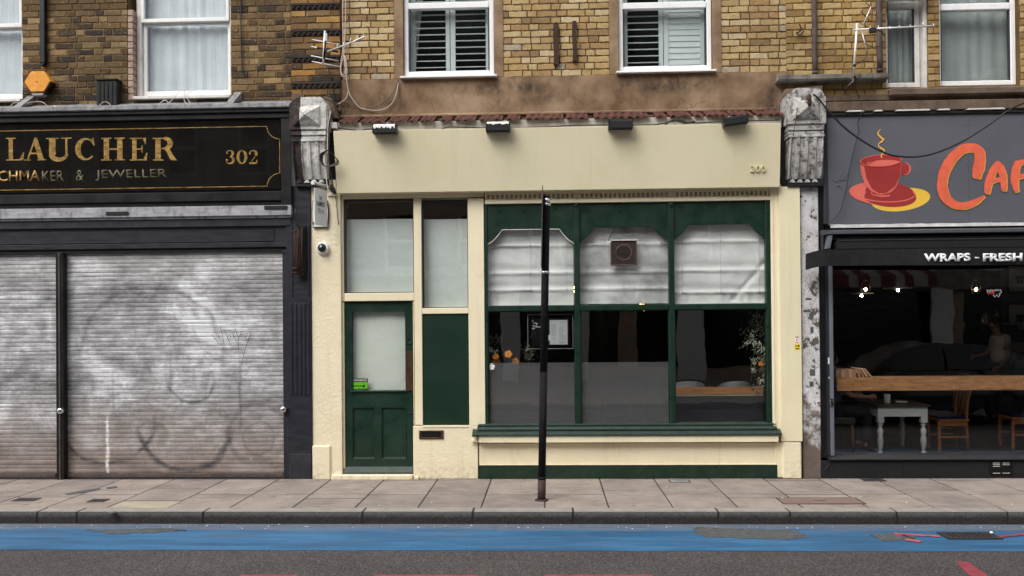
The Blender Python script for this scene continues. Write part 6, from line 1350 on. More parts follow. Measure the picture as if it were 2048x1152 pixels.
# peeling pier, riser, frame
p_ = pb('peeling_pier', 'peel', cbd, 1604, 372, 1640, 958, .0, .3, .01)
MB().pbox(1640.3, 372, 1650, 915, .015, .3).build('black_edge', 'black', cbd, .003)
def leafy(b, px, q, w_, h): b.pbox(px-w_/2, q-h/2, px+w_/2, q+h/2, -.0015, -.0002)
b = MB(); [leafy(b, *a) for a in ((1614, 622, 14, 5), (1623, 630, 9, 7), (1620, 636, 7, 5), (1625, 745, 11, 13), (1623, 768, 8, 10), (1617, 598, 12, 4), (1624, 660, 6, 12))]; b.build('sticker_remnant', 'patch', cbd)
cbf = lambda n, m, a, t, c, d, yf, yb, bev=.004: pb(n, m, cbd, a, t, c, d, yf, yb, bev)
cbf('frame_upright', 'dark_frame', 1650.5, 520, 1660, 912, .05, .25); cbf('frame_upright', 'grey_frame', 1660.2, 531, 1667.5, 912, .02, .25, .006)
zq = lambda q, y=.1: at(1850, q, y).z
kx1 = 9.0; kx0_ = at(1667.5, 700, .1).x
MB().box(at(1641, 940, .0).x, kx1, .0, .25, -.02, zq(921.5, 0)).build('stall_riser', 'black_matt', cbd, .006); MB().profile([(-.035, zq(920, -.03)), (-.035, zq(916, -.03)), (.09, zq(910, .09)), (.25, zq(910, .09)), (.25, zq(921, .0)), (-.0, zq(921, .0))], at(1658, 940, 0).x, kx1).build('riser_sill', 'dark_frame', cbd, .004)
MB().box(at(1806, 940, 0).x-.002, at(1806, 940, 0).x+.002, -.004, .0, .0, zq(922, 0)-.01).build('riser_joint', 'awning', cbd)
MB().box(kx0_, kx1, .12, .13, zq(910.5, .12), zq(500, .12)).build('pane', 'glass_shop', cbd); MB().box(kx0_-.1, kx1, .0, .25, zq(500, .0), at(1800, 240, YW).z).build('fascia_backing', 'black_matt', cbd)
x0, x1, z0, z1 = rc(1981, 925, 2027, 950, -.02); vg = thing('air_vent', ((x0+x1)/2, 0, z0), 'scuffed black air vent set in the cafe stall riser', 'vent')
MB().box(x0, x1, -.012, -.0005, z0, z1).build('vent_plate', 'black', vg, .003)
for c in range(2):
    for i in range(7):
        a = x0+.03+c*(x1-x0-.04)/2; MB().box(a, a+(x1-x0)/2-.05, -.017, -.0125, z0+.018+i*.019, z0+.023+i*.019).build('vent_bar', 'silver_tape' if (i in (0, 5, 6) or (c == 0 and i == 4)) else 'black', vg)
pb('door_closer', 'chrome', cbd, 1660, 797, 1667, 811, -.005, .015, .004); MB().lathe([(.008, -.0), (.008, -.012), (.001, -.012)], (at(1664, 804, 0).x, -.006, at(1664, 804, 0).z), 10, 'Y').build('keyhole', 'ink', cbd)
pb('frame_sticker', 'paper', cbd, 1656, 715, 1664, 728, .046, .0495, 0); pb('frame_sticker', 'paper', cbd, 1657, 754, 1664, 757, .046, .0495, 0)
# ---------------- cafe room
rx0, rx1 = at(1641, 700, .3).x, 8.9; YB = 8.5
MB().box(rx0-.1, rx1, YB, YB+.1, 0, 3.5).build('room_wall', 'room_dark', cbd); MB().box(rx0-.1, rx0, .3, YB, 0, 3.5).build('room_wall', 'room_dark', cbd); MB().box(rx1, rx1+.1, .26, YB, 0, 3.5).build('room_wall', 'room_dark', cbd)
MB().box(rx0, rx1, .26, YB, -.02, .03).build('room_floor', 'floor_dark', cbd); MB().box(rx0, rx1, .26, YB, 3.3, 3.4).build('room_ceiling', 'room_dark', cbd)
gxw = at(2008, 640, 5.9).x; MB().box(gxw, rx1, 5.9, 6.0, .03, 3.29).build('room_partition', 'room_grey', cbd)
# shelf beam in the window
x0, x1, z0, z1 = rc(1668, 753, 2200, 779.5, .3)
bs = thing('window_shelf', ((x0+x1)/2, .3, z0), 'long oiled timber shelf across the cafe window', 'shelf')
MB().box(x0-.0, x1, .20, .24, z0, z1).build('front_board', 'timber', bs, .004); MB().box(x0, x1, .2405, .52, z1-.03, z1-.002).build('shelf_top', 'timber', bs, .003)
for px in (1705, 1742, 1783, 1825, 1865, 1908, 1955, 2029): c = at(px, 776, .2); MB().lathe([(.005, -.0), (.005, -.004), (.001, -.004)], (c.x, .2, c.z), 8, 'Y').build('screw', 'brass' if px % 2 else 'alu', bs)
# books
bx = x0+.01; bz = z1-.001; k = 0
bt = [(.030, .155, 0), (.028, .15, 0), (.034, .16, 0), (.02, .155, 0), (.036, .165, 2), (.03, .16, 0), (.024, .155, 3), (.032, .15, 0)]
for (th, h, tilt) in bt:
    t = thing('book', (bx, .3, bz), 'tan book in the upright row on the timber shelf, %s' % ['nearest the window frame', 'second from the grey frame', 'third from the grey frame', 'fourth from the grey frame', 'fifth from the grey frame', 'sixth from the grey frame', 'seventh from the grey frame', 'last before the leaning ones'][k], 'book', 'tan books on the timber shelf')
    MB().box(bx+.001, bx+th-.001, .245, .40, bz, bz+h*.62).build('cover', M.setdefault('book%d' % (k % 3), paint('tan_book_%d' % (k % 3), [(.36, .20, .12), (.30, .15, .08), (.42, .27, .17)][k % 3], .6, .1)), t, .002); bx += th; k += 1
for i, tl in enumerate((24, 34, 36, 40)):
    t = thing('book', (bx+.02, .3, bz), ['tan book leaning slightly beside the upright row on the timber shelf', 'tan book leaning beside the row, second of the leaning ones', 'tan book leaning more steeply, third of the leaning ones', 'outermost tan book leaning furthest from the upright row'][i], 'book')
    q = MB().box(0, .024, .245, .40, 0, .12); Rm = Matrix.Rotation(-R(tl), 4, 'Y'); q.v = [Rm @ v+Vector((bx+.028, 0, bz+.0)) for v in q.v]; q.build('cover', 'book%d' % (i % 3), t, .002); bx += .044
# table
Y1 = 1.6
def lp(px, q): return at(px, q, Y1)
tx_0, tx_1 = lp(1756, 820).x, lp(1855, 820).x; tz = lp(1805, 809).z
tb = thing('table', ((tx_0+tx_1)/2, 1.95, .03), 'white painted table with turned legs and a dark wooden top', 'table')
MB().box(tx_0-.03, tx_1+.03, 1.56, 2.42, tz-.028, tz).build('top', 'dark_wood', tb, .006)
MB().box(tx_0+.08, tx_1-.08, 1.6, 1.62, tz-.16, tz-.029).box(tx_0+.08, tx_1-.08, 2.36, 2.38, tz-.16, tz-.029).box(tx_0, tx_0+.02, 1.68, 2.3, tz-.16, tz-.029).box(tx_1-.02, tx_1, 1.68, 2.3, tz-.16, tz-.029).build('apron', 'white', tb, .002)
for x in (tx_0, tx_1-.08):
    for y in (1.6, 2.3):
        b = MB().box(x, x+.08, y, y+.08, tz-.24, tz-.029); h = tz-.24-.03
        pr = [(.034, 1), (.024, .97), (.038, .93), (.024, .89), (.022, .84), (.040, .76), (.042, .70), (.028, .62), (.036, .60), (.026, .575), (.036, .52), (.040, .42), (.034, .28), (.024, .14), (.022, .10), (.034, .07), (.030, .03), (.034, .0)]
        b.lathe([(r_, .03+h*z) for r_, z in pr[::-1]], (x+.04, y+.04, 0), 16); b.build('leg', 'white', tb, 0)
c = lp(1786, 795); mg = MB().lathe([(.036, 0), (.04, .01), (.042, .12), (.038, .12), (.036, .01), (.001, .01)], (c.x+.0, 1.8, tz), 14); mg.build('glass_mug', 'pvc'); tag(bpy.context.scene.objects['glass_mug'], 'tall pale mug on the dark topped cafe table', 'mug')
c = lp(1812, 800); sc = MB().lathe([(.03, 0), (.07, .012), (.085, .03), (.08, .03), (.066, .016), (.001, .012)], (c.x, 1.75, tz), 16).build('bowl', 'pvc'); tag(sc, 'shallow white bowl on the dark topped cafe table', 'bowl')
def chair(px, Y, face, label, m='chair_wood'):
    x = at(px, 800, Y).x; t = thing('dining_chair', (x, Y, .03), label, 'chair', 'wooden chairs in the cafe'); s = face   # back stands on the side s
    MB().box(x-.20, x+.20, Y-.2, Y+.2, .43, .465).build('seat', 'chair_wood', t, .006); MB().box(x-.19, x+.19, Y-.19, Y+.19, .466, .50).build('cushion', 'seat_blue', t, .015)
    for dy in (-.17, .17):
        MB().tube([(x+s*.19, Y+dy, .03), (x+s*.17, Y+dy, .45), (x+s*.19, Y+dy, .7), (x+s*.27, Y+dy, 1.0)], [.018, .02, .019, .015], 8).build('back_post', m, t)
        MB().box(x-s*.19-.018, x-s*.19+.018, Y+dy-.018, Y+dy+.018, .03, .43).build('leg', m, t, .004)
        MB().box(x-.18, x+.18, Y+dy-.01, Y+dy+.01, .21, .235).build('stretcher', m, t)
    MB().tube([(x+s*.265, Y-.19, .97), (x+s*.285, Y, .985), (x+s*.265, Y+.19, .97)], .024, 8).build('top_rail', m, t)
    for dy in (-.09, 0, .09): MB().tube([(x+s*.17, Y+dy, .48), (x+s*.20, Y+dy, .7), (x+s*.265, Y+dy, .97)], .013, 6).build('spindle', m, t)
    MB().box(x-.18, x+.18, Y-.195, Y-.175, .37, .428).build('seat_rail', m, t, .002)
chair(1895, 2.0, 1, 'wooden chair with a navy seat pulled up to the white table'); chair(1893, 3.0, 1, 'second wooden chair with a navy seat behind the one at the white table'); chair(2040, 2.2, 1, 'wooden chair at the far side of the cafe window near the frame edge')
# lamps
def pendant(px, q, wpx, Y, label):
    c = at(px, q, Y); r_ = wpx/2/(F/(Y+D)); t = thing('pendant_lamp', (c.x, Y, c.z), label, 'pendant lamp', 'flat disc pendant lamps in the cafe')
    MB().lathe([(r_, 0), (r_*.98, .012), (r_*.3, .03), (.02, .05), (.02, .09), (.001, .09)], (c.x, Y, c.z), 24).build('shade', 'pvc', t); MB().lathe([(.001, -.042), (.014, -.036), (.018, -.024), (.010, -.010), (.001, -.003)], (c.x, Y, c.z), 10).build('bulb', 'bulb_white', t)
    MB().tube([(c.x, Y, c.z+.09), (c.x, Y, 3.3)], .004, 5).build('flex', 'ink', t)
pendant(1723, 588, 46, 3.0, 'flat disc pendant lamp hanging lower, nearer the grey frame upright'); pendant(1796, 577, 54, 2.4, 'wider flat disc pendant lamp hanging over the white table')
def lantern(px, q, Y, label):
    c = at(px, q, Y); t = thing('lantern', (c.x, Y, c.z), label, 'lantern', 'small caged lanterns in the cafe')
    MB().lathe([(.001, -.022), (.018, -.016), (.022, 0), (.018, .018), (.001, .022)], (c.x, Y, c.z), 8).build('bulb', 'bulb', t)
    for k in range(6): a = k*math.pi/3; MB().tube([(c.x+.05*math.cos(a), Y+.05*math.sin(a), c.z-.06), (c.x+.08*math.cos(a), Y+.08*math.sin(a), c.z+.04), (c.x+.03*math.cos(a), Y+.03*math.sin(a), c.z+.14)], .004, 4).build('cage_bar', 'iron', t)
    MB().lathe([(.04, .14), (.02, .2), (.008, .22), (.008, 3.3-c.z)], (c.x, Y, c.z), 8).build('cap', 'iron', t)
lantern(1731, 579, 3.8, 'small glowing caged lantern behind the lower disc pendant'); lantern(1952, 579, 4.2, 'small glowing caged lantern beside the red and white neon sign')
c = at(1989, 586, 5.6); nz = thing('neon_sign', (c.x, 5.6, c.z), 'small red and white neon scribble sign in the cafe', 'neon sign')
def nstroke(pts, m): MB().tube([at(1974+x*30/145, 578+(y)*17/90, 5.6) for x, y in pts], .008, 5).build('neon_tube', m, nz)
nstroke([(0, 5), (4, 35), (20, 10), (24, 35), (40, 5), (48, 30), (60, 8)], 'neon_white'); nstroke([(5, 30), (15, 55), (30, 35), (44, 52), (58, 34), (72, 50)], 'neon_red'); nstroke([(72, 6), (84, 22), (98, 2), (110, 20), (128, 6), (140, 28), (130, 44)], 'neon_white'); nstroke([(60, 60), (75, 85), (95, 60), (110, 86), (125, 60), (118, 42)], 'neon_white'); nstroke([(50, 12), (66, 28), (78, 10)], 'neon_red')
for (t_, b_, lab) in ((529, 585, 'framed print hung highest on the grey cafe partition'), (607, 662, 'framed print hung in the middle on the grey cafe partition'), (682, 738, 'framed print hung lowest on the grey cafe partition')):
    x0, x1, z0, z1 = rc(2016, t_, 2066, b_, 5.85); t = thing('picture_frame', ((x0+x1)/2, 5.88, z0), lab, 'picture', 'framed prints on the cafe partition'); f = .02
    MB().box(x0, x1, 5.86, 5.895, z1-f, z1).box(x0, x1, 5.86, 5.895, z0, z0+f).box(x0, x0+f, 5.86, 5.895, z0+f+.0005, z1-f-.0005).box(x1-f, x1, 5.86, 5.895, z0+f+.0005, z1-f-.0005).build('frame', 'ink', t)
    MB().box(x0+f, x1-f, 5.875, 5.89, z0+f, z1-f).build('print', 'net_green', t); cx, cz = (x0+x1)/2, (z0+z1)/2-.02; MB().prism([(cx-.08, cz+.07), (cx+.08, cz+.07), (cx+.05, cz-.07), (cx-.05, cz-.07)], 5.871, 5.8745).build('motif', 'ink', t)
# back bar with bottles
x0, x1, z0, z1 = rc(1962, 645, 2046, 649, 5.5); sb = thing('bar_shelf', ((x0+x1)/2, 5.6, z0), 'thin grey bar shelf holding small bottles before the partition', 'shelf'); MB().box(x0, x1, 5.5, 5.75, z0, z0+.03).build('board', 'alu', sb, .002)
for k in range(2): MB().box(x0+.1+k*(x1-x0-.2), x0+.12+k*(x1-x0-.2), 5.52, 5.74, z0-.1, z0).build('bracket', 'iron', sb)
for k, px in enumerate((1966, 1972, 1979, 1987, 1994)):
    c = at(px, 645, 5.6); h = .16+.05*(k % 3); o = MB().lathe([(.03, 0), (.032, .01), (.032, h*.6), (.012, h*.75), (.012, h), (.001, h)], (c.x, 5.6, z0+.031), 10).build('bottle', ['alu', 'net_green', 'leaf'][k % 3]); tag(o, 'dim bottle on the thin bar shelf, %s' % ['first from the white table side', 'second from the white table side', 'middle one of the five', 'fourth from the white table side', 'nearest the framed prints'][k], 'bottle', 'bottles on the bar shelf')
# ---------------- people
def skin_mesh(name, pts, edges, rad, m, parent, sub=2, root=0):
    me = bpy.data.meshes.new(name); o0 = org(parent); me.from_pydata([Vector(p)-o0 for p in pts], edges, []); o = bpy.data.objects.new(name, me); COL.objects.link(o)
    sk = o.modifiers.new('s', 'SKIN'); sk.use_smooth_shade = True
    if not me.skin_vertices: me.skin_vertices.new(name='')
    for i, r_ in enumerate(rad): me.skin_vertices[0].data[i].radius = (r_, r_) if not hasattr(r_, '__len__') else r_; me.skin_vertices[0].data[i].use_root = (i == root)
    sb_ = o.modifiers.new('b', 'SUBSURF'); sb_.levels = sub; sb_.render_levels = sub; bpy.context.view_layer.update()
    m2 = bpy.data.meshes.new_from_object(o.evaluated_get(bpy.context.evaluated_depsgraph_get())); bpy.data.objects.remove(o); m2.materials.clear(); m2.materials.append(M[m])
    m2.polygons.foreach_set('use_smooth', [True]*len(m2.polygons)); o = bpy.data.objects.new(name, m2); COL.objects.link(o); o.parent = parent; return o
def person(loc, label, J, clothes, hair=True, face=(-1, 0, 0)):
    """J: joint positions; one continuous skinned body with five-fingered hands"""
    t = thing('person', loc, label, 'person'); V = {k: Vector(v) for k, v in J.items()}
    pts, rad, ed, ix = [], [], [], {}
    def node(k, p, r_, par=None):
        ix[k] = len(pts); pts.append(p); rad.append(r_)
        if par: ed.append((ix[par], ix[k]))
    node('pelvis', V['pelvis'], (.15, .12)); node('waist', V['pelvis'].lerp(V['chest'], .45), (.13, .10), 'pelvis'); node('chest', V['chest'], (.16, .115), 'waist'); node('neck', V['neck'], .055, 'chest'); node('head0', V['neck'].lerp(V['head'], .5), .06, 'neck'); node('head', V['head'], (.078, .095), 'head0'); node('crown', V['head']+(V['head']-V['neck']).normalized()*.085, .065, 'head')
    f = Vector(face); node('nose', V['head']+f*.088-Vector((0, 0, .01)), .016, 'head'); node('chin', V['head']+f*.06-Vector((0, 0, .085)), .026, 'head0')
    for s in 'lr':
        node('sh'+s, V['sh'+s], .058, 'chest'); node('el'+s, V['el'+s], .040, 'sh'+s); node('wr'+s, V['wr'+s], .025, 'el'+s); d = (V['ha'+s]-V['wr'+s]).normalized(); node('pa'+s, V['wr'+s]+d*.06, (.036, .018), 'wr'+s)
        side = d.cross(Vector((0, 1, 0) if abs(d.y) < .8 else (1, 0, 0))).normalized(); down = V.get('curl', Vector((0, 0, -1)))
        for k in range(4):
            b0 = V['wr'+s]+d*.085+side*(k-1.5)*.017; L_ = (.030, .034, .032, .025)[k]
            node('f%s%d0' % (s, k), b0, .010, 'pa'+s); node('f%s%d1' % (s, k), b0+d*L_+down*.012, .009, 'f%s%d0' % (s, k)); node('f%s%d2' % (s, k), b0+d*L_*1.4+down*.036, .0075, 'f%s%d1' % (s, k))
        tb_ = V['wr'+s]+d*.035-side*.034; node('t%s0' % s, tb_, .012, 'pa'+s); node('t%s1' % s, tb_+d*.035-side*.012+down*.012, .010, 't%s0' % s)
        node('hp'+s, V['hp'+s], .090, 'pelvis'); node('kn'+s, V['kn'+s], .058, 'hp'+s); node('an'+s, V['an'+s], .036, 'kn'+s); node('he'+s, V['an'+s]+Vector((0, 0, -.06)), .036, 'an'+s); node('to'+s, V['an'+s]+f*.17+Vector((0, 0, -.07)), (.042, .026), 'he'+s)
    skin_mesh('body', pts, ed, rad, 'skin', t)
    g = lambda *k: [ix[q] for q in k]
    def wear(name, keys, m, ex):                    # clothing follows the same skeleton, a little thicker
        idx = [ix[k] for k, _ in keys]; P = [pts[i] for i in idx]; E = []
        for j, (k, par) in enumerate(keys):
            if par is not None: E.append(([q for q, _ in keys].index(par), j))
        Rr = [tuple(a+ex for a in (rad[i] if hasattr(rad[i], '__len__') else (rad[i], rad[i]))) for i in idx]; return skin_mesh(name, P, E, Rr, m, t)
    def halfway(k, a, b, fr): node(k, pts[ix[a]].lerp(pts[ix[b]], fr), tuple([(rad[ix[a]] if not hasattr(rad[ix[a]], '__len__') else rad[ix[a]][0])*(1-fr)+(rad[ix[b]] if not hasattr(rad[ix[b]], '__len__') else rad[ix[b]][0])*fr]*2))
    for s in 'lr': halfway('sl'+s, 'sh'+s, 'el'+s, clothes.get('sleeve', .6)); halfway('cuff'+s, 'kn'+s, 'an'+s, clothes.get('cuff', 1.0))
    node('collar', V['chest'].lerp(V['neck'], .62), .070)
    node('hem', V['pelvis'].lerp(V['chest'], .04), (.155, .125))
    wear('top', [('chest', None), ('collar', 'chest'), ('waist', 'chest'), ('hem', 'waist'), ('shl', 'chest'), ('sll', 'shl'), ('shr', 'chest'), ('slr', 'shr')], clothes['top'], .030)
    wear('trousers', [('pelvis', None), ('hpl', 'pelvis'), ('knl', 'hpl'), ('cuffl', 'knl'), ('hpr', 'pelvis'), ('knr', 'hpr'), ('cuffr', 'knr')], clothes['trousers'], .016)
    wear('shoes', [('anl', None), ('hel', 'anl'), ('tol', 'hel')], 'ink', .010); wear('shoes', [('anr', None), ('her', 'anr'), ('tor', 'her')], 'ink', .010)
    up = (V['head']-V['neck']).normalized(); hc = V['head']+up*.03-f*.022
    def hf(u, v):
        a, b_ = u*2*math.pi, v*math.pi*.62; d = Vector((math.sin(b_)*math.cos(a), math.sin(b_)*math.sin(a), math.cos(b_))); return tuple(hc+Vector((d.x*.098, d.y*.090, d.z*.115)))
    MB().grid(hf, 16, 8).build('hair', 'hair', t)
    sd_ = f.cross(Vector((0, 0, 1))).normalized(); b = MB()
    for s in (-1, 1): e = V['head']+f*.083+sd_*s*.03+Vector((0, 0, .012)); b.lathe([(.001, -.008), (.009, 0), (.001, .008)], e, 6)
    b.build('eyes', 'ink', t); b = MB(); 
    for s in (-1, 1): e = V['head']+sd_*s*.085-f*.01; b.lathe([(.004, -.03), (.014, -.01), (.016, .015), (.004, .03)], e, 6)
    b.build('ears', 'skin', t); MB().tube([V['head']+f*.078-Vector((0, 0, .045))+sd_*.02, V['head']+f*.084-Vector((0, 0, .045)), V['head']+f*.078-Vector((0, 0, .045))-sd_*.02], .005, 5).build('mouth', 'red_print', t)
    return t
# seated guest: faces the table (towards +X), near arm laid on its edge
sx_ = at(1672, 790, 1.85).x
person((sx_-.05, 1.95, .03), 'seated guest in a blue grey short sleeved shirt with one forearm on the white table', dict(
    pelvis=(sx_-.02, 1.95, .60), chest=(sx_-.06, 1.95, .93), neck=(sx_-.055, 1.95, 1.12), head=(sx_-.03, 1.95, 1.255), shr=(sx_-.05, 1.76, 1.03), elr=(sx_+.13, 1.68, .80), wrr=(sx_+.37, 1.70, .775), har=(sx_+.47, 1.72, .79),
    shl=(sx_-.05, 2.14, 1.03), ell=(sx_+.12, 2.22, .80), wrl=(sx_+.34, 2.18, .775), hal=(sx_+.45, 2.15, .79), hpr=(sx_+.02, 1.85, .58), knr=(sx_+.42, 1.84, .55), anr=(sx_+.38, 1.84, .13), hpl=(sx_+.02, 2.05, .58), knl=(sx_+.42, 2.06, .55), anl=(sx_+.36, 2.06, .13)),
    dict(top='shirt', trousers='trousers', sleeve=.85), face=(1, 0, 0))
chx = sx_-.02; ct = thing('dining_chair', (chx, 1.95, .03), 'grey upholstered chair under the seated guest', 'chair')
MB().box(chx-.22, chx+.24, 1.73, 2.17, .40, .50).build('seat', 'bag', ct, .02); MB().box(chx-.30, chx-.22, 1.74, 2.16, .45, .92).build('backrest', 'bag', ct, .02)
for a in (-.2, .2):
    for b_ in (-.18, .18): MB().tube([(chx+a, 1.95+b_, .40), (chx+a*1.1, 1.95+b_, .03)], [.018, .012], 8).build('leg', 'chair_wood', ct)
# solid figure indoors for a pedestrian mirrored in the glass, side on, facing the bar (-X)
c = at(1996, 700, 5.2); px_s = c.x
person((px_s, 5.2, .03), 'standing figure for a mirrored pedestrian, with dark hair in a plain white T-shirt beside the framed prints', dict(
    pelvis=(px_s+.02, 5.2, 1.0), chest=(px_s+.03, 5.2, 1.36), neck=(px_s-.02, 5.2, 1.58), head=(px_s-.05, 5.2, 1.705), shr=(px_s+.04, 5.01, 1.47), elr=(px_s+.06, 4.96, 1.18), wrr=(px_s-.10, 4.95, .99), har=(px_s-.20, 4.95, .95),
    shl=(px_s+.04, 5.39, 1.47), ell=(px_s-.06, 5.44, 1.2), wrl=(px_s-.28, 5.38, 1.16), hal=(px_s-.38, 5.35, 1.15), hpr=(px_s+.02, 5.1, .95), knr=(px_s, 5.09, .55), anr=(px_s+.03, 5.09, .12), hpl=(px_s+.02, 5.3, .95), knl=(px_s-.04, 5.31, .55), anl=(px_s-.02, 5.31, .12)),
    dict(top='tee', trousers='trousers', sleeve=.55), face=(-1, 0, 0))
# ================================================================ antennas and cables
def antenna(mast, boom, dirs, refl, label, Ym, Yb, m='alu_white'):
    t = thing('tv_antenna', tuple(mast[0]), label, 'antenna', 'television antennas on the brickwork'); MB().tube(mast, .013, 8).build('mast', m, t)
    MB().tube(boom, .010, 6).build('boom', m, t)
    for p, q in dirs: MB().tube([p, q], .0045, 5).build('director', 'alu_white', t)
    for p, q in refl: MB().tube([p, q], .0065, 5).build('reflector_rod', m, t)
    return t
Y0 = -.15
A = lambda x, y, Y=Y0: at(x, y, Y)
t = antenna([A(650, 62), A(646, 132)], [A(655, 103), A(690, 90, Y0-.25), A(731, 73, Y0-.5)], [(A(676+i*13, 96-i*5.2, Y0-.15-.1*i)+Vector((0, 0, .05)), A(676+i*13, 96-i*5.2, Y0-.15-.1*i)-Vector((0, .05, .0))) for i in range(5)],
            [(A(624, 79), A(679, 89.5)), (A(622, 92.5), A(655, 101)), (A(622, 111.5), A(677, 122)), (A(624, 123), A(679, 133.5))], 'white multi-rod television antenna against the orange brick pier', Y0, Y0)
MB().tube([A(634, 95.5), A(676, 103.5)], .012, 6).tube([A(650, 82), A(648, 118)], .016, 6).build('dipole_box', 'black', t)
MB().tube([A(650, 100), at(650, 100, YW-.05)], .012, 6).build('wall_arm', 'iron', t)
MB().pbox(647, 66, 654, 82, Y0-.01, Y0+.02).build('clamp', 'white_grubby', t, .003)
Y0 = -.2
t = antenna([A(1707, 153), A(1714, 47)], [A(1706, 59.5), A(1865, 52, Y0-.1)], [(A(p, q-5), A(p+3, q+3)) for p, q in ((1740, 58), (1756, 56), (1779, 57), (1798, 55), (1820, 54), (1845, 50), (1866, 52))],
            [(A(1742, 13), A(1726, 50)), (A(1724, 64), A(1734, 103))], 'long boom television antenna on a bent mast above the stone ledge', Y0, Y0)
for (a, q, c, d) in ((1731, 5, 1744, 17), (1745, 16, 1750, 22), (1721, 22, 1739, 42), (1712, 41, 1735, 55)): MB().tube([A(a, q), A(c, d)], .005, 5).build('reflector_rod', 'ink', t)
MB().pbox(1740, 55, 1754, 64, Y0-.02, Y0+.02).build('dipole_box', 'ink', t, .004)
MB().tube([A(1707, 152), A(1706, 163), A(1698, 172), at(1692, 180, YW-.04)], .014, 8).build('bent_foot', 'rust_grey', t)
for q in (131, 154): c = A(1708.5-.0, q); MB().lathe([(.02, -.012), (.02, .012)], (c.x, c.y, c.z), 10).build('mast_clip', 'ink', t)
cable([(1754, 60), (1766, 66), (1770, 78), (1763, 90), (1750, 94), (1738, 92), (1730, 86)], -.2, .005, 'cable_black', 'black lead looping below the long boom antenna')
cable([(1734, 103), (1733, 112), (1725, 122), (1711, 129)], -.2, .005, 'cable_black', 'black lead running from the antenna rod back to its mast')
cable([(1711, 155), (1712, 180), (1721, 200), (1724, 222), (1716, 245), (1717, 265), (1708, 300), (1698, 345), (1693, 375), (1683, 415), (1672, 434), (1656, 447)], [-.1, 0, .02, -.1]+[-.08]*8, .005, 'cable_black', 'thin black cable trailing down the grey cafe sign from the antenna')
cable([(1626, 188), (1640, 200), (1655, 220), (1690, 256), (1730, 285), (1770, 306), (1800, 313), (1840, 313), (1880, 303), (1930, 280), (1980, 248), (2015, 222), (2048, 206), (2100, 190)], -.24, .010, 'cable_black', 'thick black cable drooping across the cafe sign in front of the cup')
cable([(1619, 196), (1608, 194), (1600, 205), (1594, 225), (1588, 260), (1584, 290), (1580, 330), (1583, 360)], -.24, .005, 'cable_brown', 'thin brown cable running down the flaking console bracket')
c = at(1619, 200, -.32); ins = MB().lathe([(.012, -.07), (.022, -.05), (.026, 0), (.022, .05), (.012, .06)], (c.x, c.y, c.z), 10).build('insulator', 'rust'); tag(ins, 'rusty insulator spool holding the thick cable on the flaking console bracket', 'insulator'); MB().tube([c+Vector((0, 0, -.02)), at(1612, 196, -.2)], .008, 5).build('bracket', 'rust', ins)
YK = YW-.05
for pts, m, lab in (([(686, -40), (685, 30), (686, 75), (685, 105), (681, 130), (682, 148), (688, 154), (694, 146), (691, 125), (688, 110)], 'cable_cream', 'pinkish cable dropping from the roof into a knot beside the orange brick pier'),
                    ([(692, -40), (691, 40), (689, 80), (688, 110), (692, 150), (698, 185), (710, 205), (720, 216)], 'cable_cream', 'second pinkish cable dropping past the antenna to the render band'),
                    ([(688, 108), (684, 125), (682, 140), (686, 150), (692, 140), (693, 125), (689, 112)], 'cable_cream', 'small hanging loop of pinkish cable under the knot'),
                    ([(697, 182), (692, 196), (680, 206), (668, 213), (661, 222), (657, 240), (655, 270), (654, 320), (656, 370)], 'cable_cream', 'pinkish cable branching down beside the two-tone console'),
                    ([(720, 216), (745, 221), (765, 219), (782, 209), (792, 190), (797, 165)], 'cable_cream', 'cream cable drooping across the render to the white window corner'),
                    ([(683, 203), (700, 208), (728, 218), (752, 214), (775, 200), (790, 178), (797, 158)], 'cable_brown', 'brown cable drooping across the render to the white window corner'),
                    ([(797, 160), (798, 180), (800, 200), (797, 222)], 'cable_brown', 'thin brown cable hanging straight below the white window corner'),
                    ([(672, 206), (690, 204), (698, 212), (692, 222), (680, 223), (672, 214), (680, 206)], 'cable_black', 'black cable coil resting at the end of the tiled ledge'),
                    ([(700, -40), (699, 60), (698, 110), (699, 165)], 'cable_brown', 'thin brown wire straight down the bricks beside the pinkish cables')): cable(pts, YK, .006 if 'cable_cream' == m else .0045, m, lab)
cable([(664, 226), (658, 250), (657, 280), (659, 320), (662, 350), (668, 385)], -.22, .008, 'cable_black', 'black cable running down behind the edge of the cream sign')
cable([(661, 222), (656, 260), (655, 300), (652, 340), (656, 380), (664, 388)], -.21, .005, 'alu_white', 'pale grey cable running down beside the two-tone console')
cw = thing('cable_coil', tuple(at(658, 320, -.23)), 'loose coil of thin cables tied beside the two-tone console', 'cable coil')
for k in range(6):
    a_ = rnd.uniform(-2, 2); o = cable([(658+a_, 300), (648-k*1.5, 308), (645-k*.8, 322), (652+a_, 333), (664+k*2, 330), (674+k*.6, 322), (668, 312), (660, 304)][:(8 if k % 2 else 6)], -.23-.01*k, .004, 'cable_black' if k % 3 else 'cable_brown', None, name='loop'); o.parent = cw; o.location = -org(cw)
cable([(655, 372), (668, 385), (672, 400), (674, 420), (677, 450)], -.01, .004, 'cable_brown', 'thin brown cable curling onto the cream pier from under the sign')
cw = thing('cable_bundle', tuple(at(664, 380, -.06)), 'bundle of black cable ends tucked under the corner of the cream sign', 'cable bundle')
for k in range(5): o = cable([(656+k*2, 372-k), (662+k*2, 380), (668+k, 388)], -.06, .007, 'cable_black', None, name='cable_end'); o.parent = cw; o.location = -org(cw)
cable([(1648, 880), (1655, 895), (1650, 912), (1660, 925), (1648, 940)], -.02, .004, 'cable_black', 'loose black cable at the foot of the grey frame upright')
